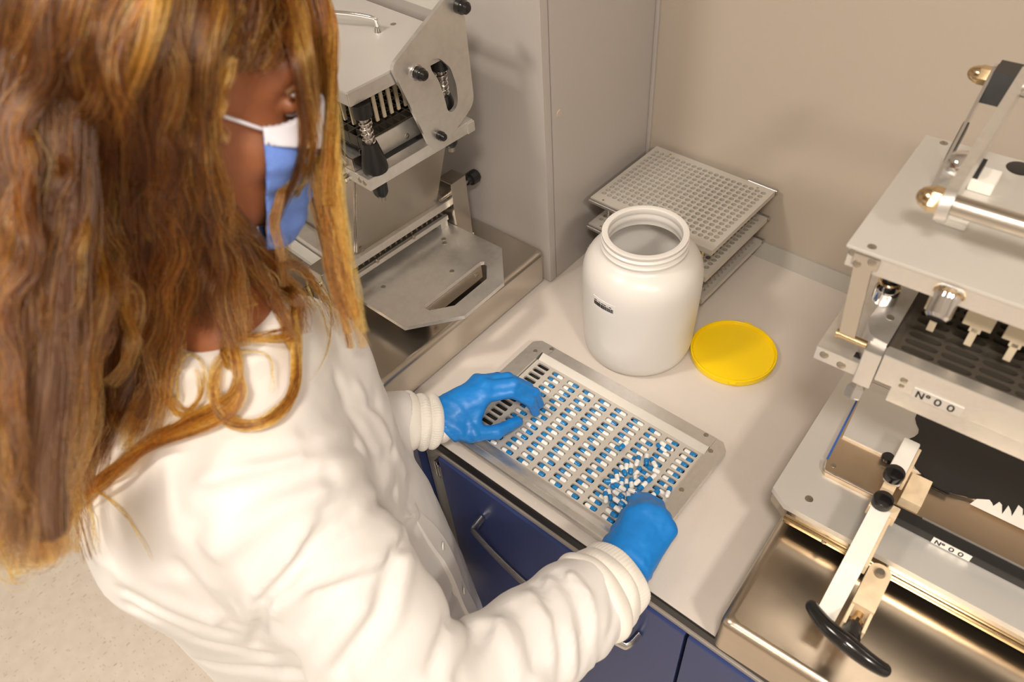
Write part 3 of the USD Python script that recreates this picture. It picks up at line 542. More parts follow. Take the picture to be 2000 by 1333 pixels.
# front rail with size plate
ral = t.part('black_rail', RF(box(.080, .48, .180, .1985, 1.0385, 1.0525, .001)), 'black_matt')
t.part('rail_top_strip', RF(box(.140, .48, .1965, .1990, 1.0526, 1.0538)), 'aluminium', under=ral)
def size_plate(name, x, y, z, w, h, under, nrm, lean, matl):
    """a small plate reading N° 00 on the face that looks to -y"""
    f = lambda m: RF(m)
    p = t.part(name, f(box(x, x + w, y - .0012, y, z, z + h, .0004)), matl, under=under, label='size plate reading N° 00')
    def txt(s, u, v, hh, bold=True):
        m = meshkit.text_mesh(s, hh, .0004, bold=bold); vv = m.vertices.copy(); m.vertices = np.stack([x + u + vv[:, 0], y - .0012 - vv[:, 2], z + v + vv[:, 1]], 1); m.invert() if False else None
        return m
    return p, txt
p, txt = size_plate('size_plate', .160, .1799, 1.0395, .046, .0125, ral, None, 0, 'label_silver')
t.part('lettering', RF(cat(txt('N', .0030, .0022, .0078), txt('°', .0105, .0022, .0078), txt('0', .0195, .0022, .0080), txt('0', .0305, .0022, .0080))), 'ink', under=None)
# frame with long slots
fl = t.part('frame_flange', RF(cat(box(-.0445, .018, .171, .42, 1.269, 1.290, .0015), box(.018, .48, .40, .42, 1.269, 1.290, .0015))), 'aluminium')
for x, z in ((-.033, 1.281), (-.012, 1.2765)): t.part('socket_screw', RF(screw(x, .1708, z, .0052, axis=(0, -1, 0))), 'screw_metal', under=fl)
b = t.part('front_bar', RF(cat(box(.026, .50, .157, .1735, 1.290, 1.3305, .0015), box(.045, .50, .1585, .168, 1.266, 1.2898, .001))), 'aluminium', label='front bar marked N° 00')
t.part('end_block', RF(box(.006, .0255, .1575, .176, 1.272, 1.3255, .0015)), 'aluminium', under=b)
t.part('socket_screw', RF(screw(.054, .1568, 1.307, .004, axis=(0, -1, 0))), 'screw_metal', under=b)
t.part('socket_screw', RF(screw(.054, .1568, 1.298, .003, axis=(0, -1, 0))), 'screw_metal', under=b)
p, txt = size_plate('size_plate', .066, .1569, 1.290, .050, .0145, b, None, 0, 'aluminium_matt')
t.part('lettering', RF(cat(txt('N', .0030, .0028, .0090), txt('°', .0125, .0028, .0090), txt('0', .0215, .0028, .0092), txt('0', .0345, .0028, .0092))), 'ink')
t.part('hex_knob', RF(lathe([(0, .017), (.009, .017), (.0105, .0145), (.0105, .003), (.0085, 0), (.006, -.004), (.006, -.012), (0, -.012)], (.012, .168, 1.262), (0, -.35, -1), 6)), 'chrome', smooth=8, label='chrome hex knob')
side = t.part('side_cheek', RF(prism(fillet([(.024, .1735), (.004, .176), (-.006, .196), (-.002, .40), (.0235, .40)], [.001, .012, .02, .001, .001], 4), [], 1.2905, 1.331)), 'aluminium', label='rounded side cheek of the slotted frame')
t.part('screw', RF(screw(.012, .215, 1.3312, .0045)), 'screw_metal', under=side)
sp = t.part('slotted_plate', RF(cat(box(.0255, .0345, .174, .43, 1.321, 1.327), *[])), 'grid_brown')
def rf_sheet():
    m = sheet_with_holes(11, 19, .0373, .01285, .0168, .0045, 4, 1.319, 1.328, (.002, .002, .0005, .002)); m.apply_translation([.0345 + .01865, .1815 + 18 * .01285, 0]); return RF(m)
t.part('slotted_grid', rf_sheet(), 'grid_brown', under=sp, label='dark grid of long rounded slots')
t.part('grid_floor', RF(box(.027, .47, .176, .43, 1.292, 1.2935)), 'slot_dark', under=sp)
# T-shaped pushers under the lid
for k in range(4):
    x = .0535 + k * .0373; y = .200
    t.part('pusher', RF(cat(box(x - .0036, x + .0036, y - .0012, y + .0012, 1.347, 1.372, .0006), box(x - .0135, x + .0135, y - .0012, y + .0012, 1.3725, 1.440, .0006), box(x - .0055, x + .0055, y - .0012, y + .0012, 1.366, 1.3724, .0006))), 'grid_cream')
t.part('pusher_rows', RF(cat(*[box(.0535 + k * .0373 - .0036, .0535 + k * .0373 + .0036, .200 + .0257 * j - .0012, .200 + .0257 * j + .0012, 1.347, 1.44) for k in range(10) for j in range(1, 8)])), 'grid_cream', kind='stuff')
l = t.part('lid', RF(box(-.046, .50, .164, .4055, 1.4405, 1.4445, .0008)), 'aluminium_matt')
t.part('lid_rim', RF(cat(box(-.043, .50, .166, .1705, 1.4175, 1.4403, .0008), box(-.043, -.0385, .1705, .403, 1.4175, 1.4403, .0008), box(-.0385, .50, .3985, .403, 1.4175, 1.4403, .0008))), 'aluminium', under=l)
for x, y in ((-.024, .173), (-.024, .397)): t.part('screw', RF(screw(x, y, 1.4446, .0045)), 'screw_metal', under=l)
t.part('lid_window', RF(lathe([(0, .0006), (.012, .0006), (.014, 0)], (.058, .388, 1.4446), (0, 0, 1), 24)), 'black_gloss', under=l)
t.part('lid_knob', RF(lathe([(0, .030), (.009, .030), (.0115, .027), (.0115, .010), (.0125, .008), (.0125, .003), (.0135, 0), (0, 0)], (.0565, .1695, 1.4285), (0, -.80, -.6), 28)), 'chrome', under=l)
t.part('knob_face', RF(lathe([(0, .0012), (.0085, .0012), (.009, 0)], np.array([.0565, .1695, 1.4285]) + .0302 * V(0, -.8, -.6), (0, -.80, -.6), 24)), 'black_gloss', under=l)
t.part('knob_ring', RF(lathe([(.0115, .0), (.0145, .001), (.0145, .004), (.0115, .005), (.0115, 0)], np.array([.0565, .1695, 1.4285]) + .001 * V(0, -.8, -.6), (0, -.80, -.6), 24)), 'brass', under=l)
# hinged strap between lid and flange
s = t.part('latch_strap', RF(cat(box(-.0365, -.0105, .1625, .1655, 1.424, 1.4385, .0008), hull([(x + dx, y, z) for x, z in ((-.0335, 1.43), (-.0155, 1.43), (-.0245, 1.331), (-.0075, 1.331)) for dx in (0,) for y in (.1627, .1655)]))), 'stainless', label='dull steel latch strap')
for x, z in ((-.0385, 1.4355), (-.0305, 1.4265), (-.0175, 1.4345)): t.part('socket_screw', RF(screw(x, .1622 + (.0035 if x < -.037 else 0), z, .0042, axis=(0, -1, 0))), 'screw_metal', under=s)
t.part('strap_pin', RF(cat(cyl((-.0265, .1655, 1.3265), (.006, .1655, 1.3265), .0044, seg=16), cyl((-.0275, .1655, 1.3265), (-.0247, .1655, 1.3265), .0056, seg=16))), 'brass', under=s)
t.part('strap_slot', RF(box(-.004, .003, .178, .186, 1.2902, 1.2912)), 'black_matt', under=fl)
def rf_spring(x, y):
    s = t.part('spring_column', RF(cyl((x, y, 1.33), (x, y, 1.438), .0085)), 'black_plastic')
    h = np.linspace(0, 1, 80); p = np.stack([x + .0112 * np.cos(h * 5 * 2 * np.pi), y + .0112 * np.sin(h * 5 * 2 * np.pi), 1.35 + h * .06], 1)
    t.part('spring', RF(tube(p, .0018, 6)), 'brass', under=s)
    t.part('spring_cup', RF(lathe([(0, 0), (.013, 0), (.0135, .003), (.0135, .016), (.0125, .0185), (0, .0185)], (x, y, 1.3312), (0, 0, 1), 28)), 'chrome', under=s)
rf_spring(-.004, .240)
# lever arms, cross rods and their nuts
def arm_outline(p, q, w0, w1):
    p, q = V(*p), V(*q); d = (q - p) / np.linalg.norm(q - p); n = V(-d[1], d[0]); out = []
    for k in range(9): a = math.pi / 2 + math.pi * k / 8; out.append(tuple(p + w0 * (d * math.cos(a) + n * math.sin(a))))
    for k in range(9): a = -math.pi / 2 + math.pi * k / 8; out.append(tuple(q + w1 * (d * math.cos(a) + n * math.sin(a))))
    return out
A0, A1 = (.195, 1.502), (.425, 1.518)
a = t.part('lever_arm', RF(yz_prism(arm_outline(A0, A1, .0185, .016), [], .0165, .0265)), 'aluminium', label='flat lever arm')
t.part('lever_rod', RF(cyl((.0267, A0[0], A0[1]), (.50, A0[0], A0[1]), .0098, seg=28)), 'stainless', label='thick cross rod')
t.part('lever_rod', RF(cyl((.0267, A1[0] - .01, A1[1]), (.50, A1[0] - .01, A1[1]), .0092, seg=28)), 'stainless')
def cap_nut(x, y, z, r, under):
    t.part('cap_nut', RF(cat(lathe([(0, .010), (r * .98, .010), (r, .009), (r, .001), (r * .95, 0), (0, 0)], (x, y, z), (-1, 0, 0), 6), lathe([(r * .92, .0095), (r * .88, .013), (r * .66, .0185), (r * .35, .0215), (0, .0225)], (x, y, z), (-1, 0, 0), 24))), 'brass', under=under, smooth=30, label='domed brass cap nut')
cap_nut(.0163, A0[0], A0[1], .0125, a)
t.part('arm_spacer', RF(hull([(x, y, z) for x in (-.006, .0163) for y, z in ((.41, 1.530), (.447, 1.528), (.398, 1.500), (.425, 1.494))])), 'black_plastic', under=a)
ln = t.part('link_plate', RF(yz_prism(arm_outline((.30, 1.43), (.428, 1.518), .008, .0125), [], -.0095, -.0062)), 'chrome')
cap_nut(-.0097, .428, 1.516, .0105, ln)
t.part('link_grip', RF(yz_prism(arm_outline((.345, 1.4605), (.372, 1.479), .0092, .0092), [], -.0105, -.0052)), 'black_plastic', under=ln)
bk = t.part('hinge_bracket', RF(cat(box(.013, .042, .244, .283, 1.4446, 1.452, .0015), box(.018, .036, .249, .276, 1.452, 1.456, .001))), 'paint_white', label='white hinge bracket')
t.part('screw', RF(screw(.027, .256, 1.4562, .0048)), 'screw_metal', under=bk)
bk2 = t.part('hinge_bracket', RF(cat(box(.022, .046, .318, .350, 1.4446, 1.458, .0015), box(.0175, .0215, .316, .352, 1.4446, 1.466, .001))), 'paint_white')
t.part('bracket_gap', RF(box(.023, .028, .321, .347, 1.4581, 1.468)), 'black_plastic', under=bk2)
t.part('pivot_nut', RF(lathe([(0, .014), (.010, .014), (.0135, .009), (.0145, .003), (.0145, 0), (0, 0)], (.0163, .258, 1.505), (-1, 0, 0), 20)), 'chrome', under=a)
# clamp bars, knobs and T-handle
def knob(x, y, z):
    k = t.part('clamp_knob', RF(lathe([(0, 0), (.0108, 0), (.0125, .002), (.0128, .010), (.0118, .0135), (.008, .0158), (0, .0168)], (x, y, z), (0, 0, 1), 32)), 'black_gloss', label='black domed clamp knob')
c1 = t.part('clamp_bar', RF(box(.079, .1005, .212, .283, 1.068, 1.087, .0025)), 'paint_white', label='white painted clamp bar, upper one')
t.part('bar_edge', RF(box(.1006, .1045, .214, .279, 1.064, 1.081, .001)), 'paint_cream', under=c1)
t.part('bar_leg', RF(box(.082, .098, .203, .222, 1.0448, 1.0679, .001)), 'paint_cream', under=c1)
knob(.0885, .2085, 1.0872); t.part('round_button', RF(lathe([(0, .006), (.007, .006), (.0085, .004), (.0085, 0)], (.073, .266, 1.0492), (0, 0, 1), 24)), 'black_gloss')
t.part('brass_block', RF(box(.107, .133, .205, .252, 1.0448, 1.063, .001)), 'paint_cream', label='tan metal block')
c2 = t.part('clamp_bar', RF(cat(hull([(x, y, z) for x in (.0815, .1045) for y, z in ((.155, 1.0895), (.155, 1.068), (.060, 1.0895), (.060, 1.062))]), hull([(x, y, z) for x in (.0815, .1045) for y, z in ((.060, 1.0893), (.070, 1.070), (.012, 1.024), (.026, 1.018))]))), 'paint_white', label='white painted clamp bar leading down to the handle')
t.part('bar_edge', RF(box(.1046, .1085, .070, .150, 1.066, 1.084, .001)), 'paint_cream', under=c2)
t.part('bar_collar', RF(box(.0785, .1125, .150, .168, 1.070, 1.0888, .001)), 'paint_cream', under=c2)
t.part('bar_leg', RF(box(.085, .101, .150, .170, 1.0376, 1.0699, .001)), 'black_plastic', under=c2)
knob(.0905, .160, 1.0892)
hg = t.part('hinge_block', RF(cat(hull([(x, y, z) for x in (.1105, .1365) for y, z in ((.090, 1.060), (.090, 1.032), (.034, 1.060), (.034, 1.026))] + [(.1105 + .013 + .013 * math.cos(q), .090 + .010 * math.sin(q), z) for q in np.linspace(0, math.pi, 9) for z in (1.036, 1.060)]))), 'paint_cream', label='tan hinge block')
t.part('hinge_pin', RF(lathe([(0, .006), (.0045, .006), (.0062, .003), (.0066, 0)], (.1235, .086, 1.0602), (0, 0, 1), 20)), 'screw_metal', under=hg)
t.part('hinge_fork', RF(cat(box(.1105, .1145, .006, .0338, 1.028, 1.056, .001), box(.1325, .1365, .006, .0338, 1.028, 1.056, .001))), 'paint_cream', under=hg)
t.part('threaded_stud', RF(cat(cyl((.1235, .034, 1.044), (.1235, .010, 1.046), .0045), cyl((.1235, .023, 1.045), (.1235, .018, 1.0455), .0065))), 'brass', under=hg)
hx = spline([(.0705, .004, 1.058), (.082, -.006, 1.062), (.10, -.0165, 1.066), (.122, -.0225, 1.068), (.144, -.0255, 1.066), (.162, -.0245, 1.062), (.1735, -.021, 1.058)], 10)
hr = np.interp(np.linspace(0, 1, len(hx)), [0, .02, .06, .5, .94, .98, 1], [.003, .0058, .0076, .0112, .0078, .006, .003])
hd = t.part('t_handle', RF(tube(hx, hr, 18)), 'black_gloss', label='black curved T-handle')
t.part('handle_stem', RF(lathe([(0, 0), (.009, 0), (.0108, .003), (.0108, .016), (.0122, .018), (.0122, .027), (0, .030)], (.1235, .013, 1.047), (0, -1, .35), 24)), 'black_plastic', under=hd)
for x in (.30, .40):
    pass

# ------------------------------------------------------------------ person: signed-distance modelling
def smin(a, b, k):
    h = np.clip(.5 + .5 * (b - a) / k, 0, 1); return b * (1 - h) + a * h - k * h * (1 - h)
def rcone(P, a, b, ra, rb):
    a, b = V(*a), V(*b); ab = b - a; t = np.clip(((P - a) @ ab) / (ab @ ab), 0, 1); return np.linalg.norm(P - a - t[..., None] * ab, axis=-1) - (ra + (rb - ra) * t)
def chain(P, pts, rad, k=.004):
    d = None
    for i in range(len(pts) - 1):
        e = rcone(P, pts[i], pts[i + 1], rad[i], rad[i + 1]); d = e if d is None else smin(d, e, k)
    return d
def ellipsoid(P, c, r, R=None):
    q = P - V(*c); q = q if R is None else q @ R; r = V(*r); k0 = np.linalg.norm(q / r, axis=-1); k1 = np.linalg.norm(q / (r * r), axis=-1); return k0 * (k0 - 1) / np.maximum(k1, 1e-9)
def surface_nets(fn, lo, hi, h):
    """the zero surface of fn as a smooth triangle mesh (naive surface nets)"""
    lo, hi = V(*lo), V(*hi); n = np.ceil((hi - lo) / h).astype(int) + 1; ax = [lo[i] + np.arange(n[i]) * h for i in range(3)]
    D = np.empty(n, np.float32); step = max(1, int(2e5 // (n[1] * n[2])))
    for i in range(0, n[0], step):
        X, Y, Z = np.meshgrid(ax[0][i:i + step], ax[1], ax[2], indexing='ij'); D[i:i + step] = fn(np.stack([X, Y, Z], -1))
    S = D < 0; c = np.zeros(n - 1, np.int8); cs = [(a, b, d) for a in (0, 1) for b in (0, 1) for d in (0, 1)]
    sub = lambda A, o: A[o[0]:n[0] - 1 + o[0], o[1]:n[1] - 1 + o[1], o[2]:n[2] - 1 + o[2]]
    for o in cs: c += sub(S, o)
    act = (c > 0) & (c < 8); idx = np.full(n - 1, -1, np.int64); I = np.argwhere(act); idx[act] = np.arange(len(I))
    acc = np.zeros((len(I), 3)); cnt = np.zeros(len(I))
    for a in cs:
        for d in range(3):
            if a[d]: continue
            b = tuple(a[k] + (k == d) for k in range(3)); da = sub(D, a)[act].astype(float); db = sub(D, b)[act].astype(float); cr = (da < 0) != (db < 0)
            t = np.where(cr, da / np.where(cr, da - db, 1), 0); p = np.tile(V(*a), (len(I), 1)); p[:, d] += t; acc += np.where(cr[:, None], p, 0); cnt += cr
    v = lo + (I + acc / cnt[:, None]) * h; F = []
    for d in range(3):
        u, w = (d + 1) % 3, (d + 2) % 3; s0 = [slice(None)] * 3; s1 = [slice(None)] * 3; s0[d] = slice(0, -1); s1[d] = slice(1, None)
        cr = S[tuple(s0)] != S[tuple(s1)]; E = np.argwhere(cr); E = E[(E[:, u] > 0) & (E[:, w] > 0) & (E[:, u] < n[u] - 1) & (E[:, w] < n[w] - 1)]
        q = []
        for du, dw in ((-1, -1), (0, -1), (0, 0), (-1, 0)):
            e = E.copy(); e[:, u] += du; e[:, w] += dw; q.append(idx[e[:, 0], e[:, 1], e[:, 2]])
        q = np.stack(q, 1); ins = S[E[:, 0], E[:, 1], E[:, 2]]; q[~ins] = q[~ins][:, ::-1]; F += [q[:, [0, 1, 2]], q[:, [0, 2, 3]]]
    return trimesh.Trimesh(v, np.vstack(F), process=False)
def fbm(P, s, o=2, seed=0): return meshkit.fbm(np.asarray(P).reshape(-1, 3) * s + seed, o).reshape(np.shape(P)[:-1]) if False else _noise(P, s, o, seed)
_tab = np.random.default_rng(11).random((32, 32, 32)).astype(np.float32) * 2 - 1
def _noise(P, s, o=2, seed=0):
    P = np.asarray(P, float); out = 0; amp = 1.0
    for k in range(o):
        q = P * s * 2 ** k + seed * 7.3 + 50; i = np.floor(q).astype(int); f = q - i; f = f * f * (3 - 2 * f); r = 0
        for a in (0, 1):
            for b in (0, 1):
                for c in (0, 1):
                    w = (f[..., 0] if a else 1 - f[..., 0]) * (f[..., 1] if b else 1 - f[..., 1]) * (f[..., 2] if c else 1 - f[..., 2])
                    r = r + w * _tab[(i[..., 0] + a) % 32, (i[..., 1] + b) % 32, (i[..., 2] + c) % 32]
        out = out + r * amp; amp *= .5
    return out
# head frame: forward, right, up
def head_axes(yaw, pitch, roll):
    F = V(math.cos(yaw) * math.cos(pitch), math.sin(yaw) * math.cos(pitch), -math.sin(pitch)); Rv = V(math.sin(yaw), -math.cos(yaw), 0); Uv = np.cross(Rv, F)
    R2 = Rv * math.cos(roll) + Uv * math.sin(roll); return np.stack([F, R2, np.cross(R2, F)], 1)
HC = V(-.003, -.4385, 1.657); HR = head_axes(math.radians(62), math.radians(21), math.radians(7))
def head_local(P): return (P - HC) @ HR
def to_room(p): return HC + HR @ V(*p)
def head_sdf(P, face=True):
    q = head_local(P)
    d = ellipsoid(q, (-.022, 0, .045), (.098, .078, .085))
    d = smin(d, ellipsoid(q, (.030, 0, -.025), (.066, .062, .085)), .03)
    d = smin(d, rcone(q, (.055, 0, -.085), (.072, 0, -.100), .030, .018), .03)
    for s in (-1, 1): d = smin(d, rcone(q, (-.005, s * .058, -.045), (.045, s * .030, -.092), .020, .018), .03); d = smin(d, ellipsoid(q, (.066, s * .040, -.028), (.022, .022, .020)), .02)
    d = smin(d, ellipsoid(q, (.078, 0, .040), (.022, .055, .030)), .02)
    if face:
        d = smin(d, rcone(q, (.090, 0, .012), (.117, 0, -.030), .0075, .0115), .012)
        for s in (-1, 1):
            d = smin(d, ellipsoid(q, (.104, s * .012, -.036), (.010, .008, .007)), .006)
            d = -smin(-d, ellipsoid(q, (.094, s * .033, .010), (.013, .017, .010)), .012)
            d = smin(d, ellipsoid(q, (.085, s * .033, .010), (.011, .0150, .0095)), .004)
        d = smin(d, ellipsoid(q, (.094, 0, -.064), (.010, .024, .006)), .006); d = smin(d, ellipsoid(q, (.093, 0, -.075), (.010, .021, .006)), .006)
        for s in (-1, 1):
            e = q - V(-.008, s * .078, .0); e = e @ np.array([[1, 0, 0], [0, 1, 0], [.25, 0, 1]])
            r = np.sqrt((e[..., 0] / .017) ** 2 + (e[..., 2] / .030) ** 2); rim = np.sqrt(((r - 1) * .020) ** 2 + (e[..., 1] - s * .010) ** 2) - .0042
            d = smin(d, ellipsoid(e, (0, s * .003, 0), (.015, .006, .028)), .006); d = smin(d, rim, .004); d = smin(d, ellipsoid(e, (.004, s * .006, -.028), (.008, .005, .009)), .005)
    return d
NECK0, NECK1 = V(-.045, -.478, 1.575), V(-.005, -.478, 1.375)
# body frame
BF = V(.75, .66, 0) / math.hypot(.75, .66); BR = V(BF[1], -BF[0], 0)
SH_R, EL_R, WR_R = V(.100, -.552, 1.300), V(.309, -.566, 1.045), V(.3535, -.2710, .972)
SH_L, EL_L, WR_L = V(-.055, -.405, 1.250), V(-.165, -.415, 1.045), V(-.0277, -.2225, .968)
TORSO = np.array([  # z, centre along BF and BR from (0, -.5), half width, half depth
 (.42, .00, -.02, .235, .20), (.70, -.01, -.02, .23, .19), (.92, -.025, -.02, .215, .185), (1.06, -.04, -.015, .20, .175), (1.18, -.05, -.01, .205, .185), (1.26, -.045, -.01, .195, .165), (1.32, -.025, -.005, .160, .125), (1.37, 0, 0, .115, .090), (1.41, .008, 0, .075, .070), (1.45, .012, 0, .06, .055)])
def torso_sdf(P, grow=0.0):
    z = P[..., 2]; g = [np.interp(z, TORSO[:, 0], TORSO[:, k]) for k in range(1, 5)]
    q = P - V(0, -.5, 0); u = q @ BR - g[1]; v = q @ BF - g[0]; w, dd = g[2] + grow, g[3] + grow
    k0 = (np.abs(u / w) ** 2.3 + np.abs(v / dd) ** 2.3) ** (1 / 2.3); d = (k0 - 1) * np.minimum(w, dd) * .92
    return np.maximum(d, np.maximum(z - 1.435, .43 - z))
FOLDS = [
 ([(0.179, -0.632, 1.266), (0.189, -0.618, 1.285), (0.196, -0.603, 1.297), (0.199, -0.584, 1.309), (0.199, -0.563, 1.316), (0.201, -0.543, 1.313), (0.199, -0.521, 1.306)], -0.0188, 0.0067),
 ([(0.11, -0.655, 1.097), (0.12, -0.646, 1.129), (0.169, -0.642, 1.225), (0.177, -0.637, 1.249), (0.181, -0.631, 1.267)], -0.0174, 0.0063),
 ([(0.186, -0.631, 1.259), (0.201, -0.612, 1.279), (0.21, -0.593, 1.288), (0.22, -0.571, 1.285), (0.228, -0.548, 1.277), (0.233, -0.529, 1.264), (0.234, -0.507, 1.244)], 0.0087, 0.0099),
 ([(0.151, -0.645, 1.229), (0.176, -0.628, 1.281), (0.184, -0.61, 1.303), (0.189, -0.592, 1.316), (0.191, -0.572, 1.324)], 0.0101, 0.0117),
 ([(0.112, -0.61, 1.369), (0.114, -0.623, 1.355), (0.112, -0.636, 1.336), (0.113, -0.647, 1.308), (0.108, -0.657, 1.271), (0.109, -0.66, 1.232), (0.108, -0.664, 1.188), (0.108, -0.662, 1.15), (0.104, -0.661, 1.104)], -0.0041, 0.0032),
 ([(0.115, -0.609, 1.368), (0.132, -0.591, 1.373), (0.145, -0.573, 1.373), (0.155, -0.552, 1.37), (0.161, -0.53, 1.361)], -0.0087, 0.0099),
 ([(0.106, -0.605, 1.374), (0.124, -0.585, 1.38), (0.137, -0.564, 1.38), (0.146, -0.547, 1.376), (0.153, -0.527, 1.367)], 0.0058, 0.009),
 ([(0.115, -0.631, 1.344), (0.129, -0.616, 1.356), (0.139, -0.601, 1.363), (0.149, -0.584, 1.366), (0.156, -0.566, 1.367), (0.165, -0.543, 1.359), (0.168, -0.516, 1.343)], -0.0072, 0.0108),
 ([(0.136, -0.633, 1.32), (0.154, -0.609, 1.34), (0.165, -0.585, 1.35), (0.173, -0.561, 1.35), (0.176, -0.535, 1.343)], 0.0058, 0.0126),
 ([(0.131, -0.558, 1.384), (0.141, -0.541, 1.379), (0.147, -0.522, 1.37), (0.15, -0.496, 1.349), (0.121, -0.453, 1.281)], -0.0058, 0.0099),
 ([(0.029, -0.714, 1.222), (0.052, -0.705, 1.208), (0.071, -0.697, 1.187), (0.087, -0.684, 1.169), (0.099, -0.671, 1.143)], -0.008, 0.009),
 ([(0.027, -0.719, 1.195), (0.054, -0.708, 1.172), (0.063, -0.696, 1.118), (0.088, -0.675, 1.093), (0.108, -0.652, 1.058)], -0.0072, 0.0081),
 ([(0.033, -0.706, 1.019), (0.09, -0.672, 1.029), (0.127, -0.638, 1.006)], -0.0072, 0.009),
 ([(0.036, -0.705, 1.255), (0.057, -0.697, 1.241), (0.073, -0.689, 1.221), (0.089, -0.679, 1.203), (0.104, -0.669, 1.184)], 0.0043, 0.0108),
 ([(0.088, -0.664, 1.278), (0.101, -0.663, 1.261), (0.106, -0.663, 1.232), (0.109, -0.662, 1.202), (0.111, -0.661, 1.167)], -0.0058, 0.009),
 ([(0.195, -0.572, 1.319), (0.199, -0.553, 1.316), (0.201, -0.534, 1.311), (0.197, -0.501, 1.29), (0.112, -0.422, 1.133)], -0.0087, 0.009),
 ([(0.208, -0.591, 1.291), (0.22, -0.564, 1.286), (0.228, -0.535, 1.272), (0.217, -0.498, 1.253), (0.096, -0.395, 1.032)], 0.0094, 0.009),
 ([(0.217, -0.594, 1.277), (0.229, -0.57, 1.274), (0.238, -0.544, 1.264), (0.232, -0.511, 1.251), (0.111, -0.41, 1.02)], -0.0072, 0.009),
 ([(0.256, -0.615, 1.203), (0.261, -0.589, 1.225), (0.26, -0.561, 1.236), (0.25, -0.539, 1.248), (0.235, -0.515, 1.251)], -0.0101, 0.009),
 ([(0.269, -0.606, 1.199), (0.27, -0.579, 1.216), (0.267, -0.55, 1.224), (0.255, -0.526, 1.232), (0.237, -0.499, 1.229)], 0.0058, 0.0108),
 ([(0.313, -0.554, 1.164), (0.303, -0.533, 1.168), (0.29, -0.509, 1.163), (0.141, -0.406, 0.825), (0.118, -0.373, 0.801)], -0.0072, 0.009),
 ([(0.25, -0.54, 1.247), (0.244, -0.525, 1.25), (0.234, -0.51, 1.248), (0.225, -0.497, 1.241), (0.207, -0.479, 1.221)], -0.0058, 0.0072),
 ([(0.19, -0.54, 1.326), (0.187, -0.514, 1.317), (0.171, -0.48, 1.288), (0.112, -0.43, 1.205), (0.088, -0.394, 1.175)], -0.0072, 0.0108),
 ([(0.133, -0.504, 1.371), (0.123, -0.476, 1.352), (0.088, -0.434, 1.299), (0.077, -0.409, 1.27), (0.06, -0.379, 1.232)], -0.0058, 0.0108),
 ([(0.118, -0.647, 1.007), (0.207, -0.641, 1.2), (0.214, -0.629, 1.232), (0.223, -0.61, 1.252), (0.228, -0.591, 1.265)], -0.0087, 0.0108),
 ([(0.226, -0.64, 1.168), (0.238, -0.627, 1.208), (0.241, -0.613, 1.23), (0.246, -0.593, 1.244), (0.248, -0.573, 1.251)], 0.0072, 0.0126),
 ([(0.332, -0.536, 1.136), (0.326, -0.521, 1.132), (0.315, -0.502, 1.116), (0.306, -0.485, 1.1), (0.3, -0.471, 1.094)], -0.0101, 0.009),
 ([(0.327, -0.344, 1.059), (0.343, -0.348, 1.06), (0.358, -0.35, 1.059), (0.369, -0.359, 1.055), (0.38, -0.367, 1.049), (0.392, -0.385, 1.032), (0.4, -0.397, 0.996)], 0.007, 0.0063),
 ([(0.312, -0.349, 1.055), (0.333, -0.356, 1.062), (0.352, -0.361, 1.062), (0.364, -0.371, 1.058), (0.376, -0.38, 1.051), (0.39, -0.4, 1.042), (0.401, -0.416, 1.022)], -0.0072, 0.0054),
 ([(0.369, -0.313, 1.04), (0.382, -0.326, 1.036), (0.394, -0.338, 1.029), (0.403, -0.363, 1.02)], -0.0058, 0.0072),
 ([(0.309, -0.366, 1.057), (0.333, -0.377, 1.065), (0.353, -0.384, 1.064), (0.368, -0.397, 1.063), (0.381, -0.408, 1.057), (0.391, -0.422, 1.047), (0.397, -0.432, 1.024)], 0.0061, 0.0072),
 ([(0.301, -0.377, 1.056), (0.327, -0.391, 1.072), (0.348, -0.4, 1.074), (0.362, -0.411, 1.072), (0.375, -0.42, 1.064), (0.384, -0.432, 1.054), (0.391, -0.444, 1.039)], -0.0058, 0.0063),
 ([(0.306, -0.4, 1.072), (0.327, -0.408, 1.079), (0.345, -0.414, 1.078), (0.361, -0.429, 1.073), (0.375, -0.441, 1.063)], 0.0058, 0.0072),
 ([(0.305, -0.424, 1.077), (0.322, -0.431, 1.082), (0.337, -0.437, 1.083), (0.353, -0.451, 1.083), (0.368, -0.462, 1.078)], -0.0072, 0.0072),
 ([(0.308, -0.453, 1.091), (0.326, -0.462, 1.095), (0.341, -0.469, 1.093), (0.353, -0.478, 1.09), (0.363, -0.487, 1.084)], 0.0058, 0.009),
 ([(0.062, -0.4, 1.284), (0.073, -0.399, 1.257), (0.078, -0.394, 1.221), (0.088, -0.394, 1.182), (0.076, -0.381, 1.104)], 0.0043, 0.0108),
 ([(0.065, -0.422, 1.323), (0.08, -0.427, 1.299), (0.096, -0.432, 1.275), (0.104, -0.432, 1.247), (0.11, -0.43, 1.214)], -0.0043, 0.0108)]
def folds(P, d):
    if not len(P): return d
    for pts, amp, w in FOLDS:
        m = None
        for a, b in zip(pts[:-1], pts[1:]):
            e = rcone(P, a, b, 0, 0); m = e if m is None else np.minimum(m, e)
        d = d - amp * np.exp(-(m / w) ** 2)
    return d
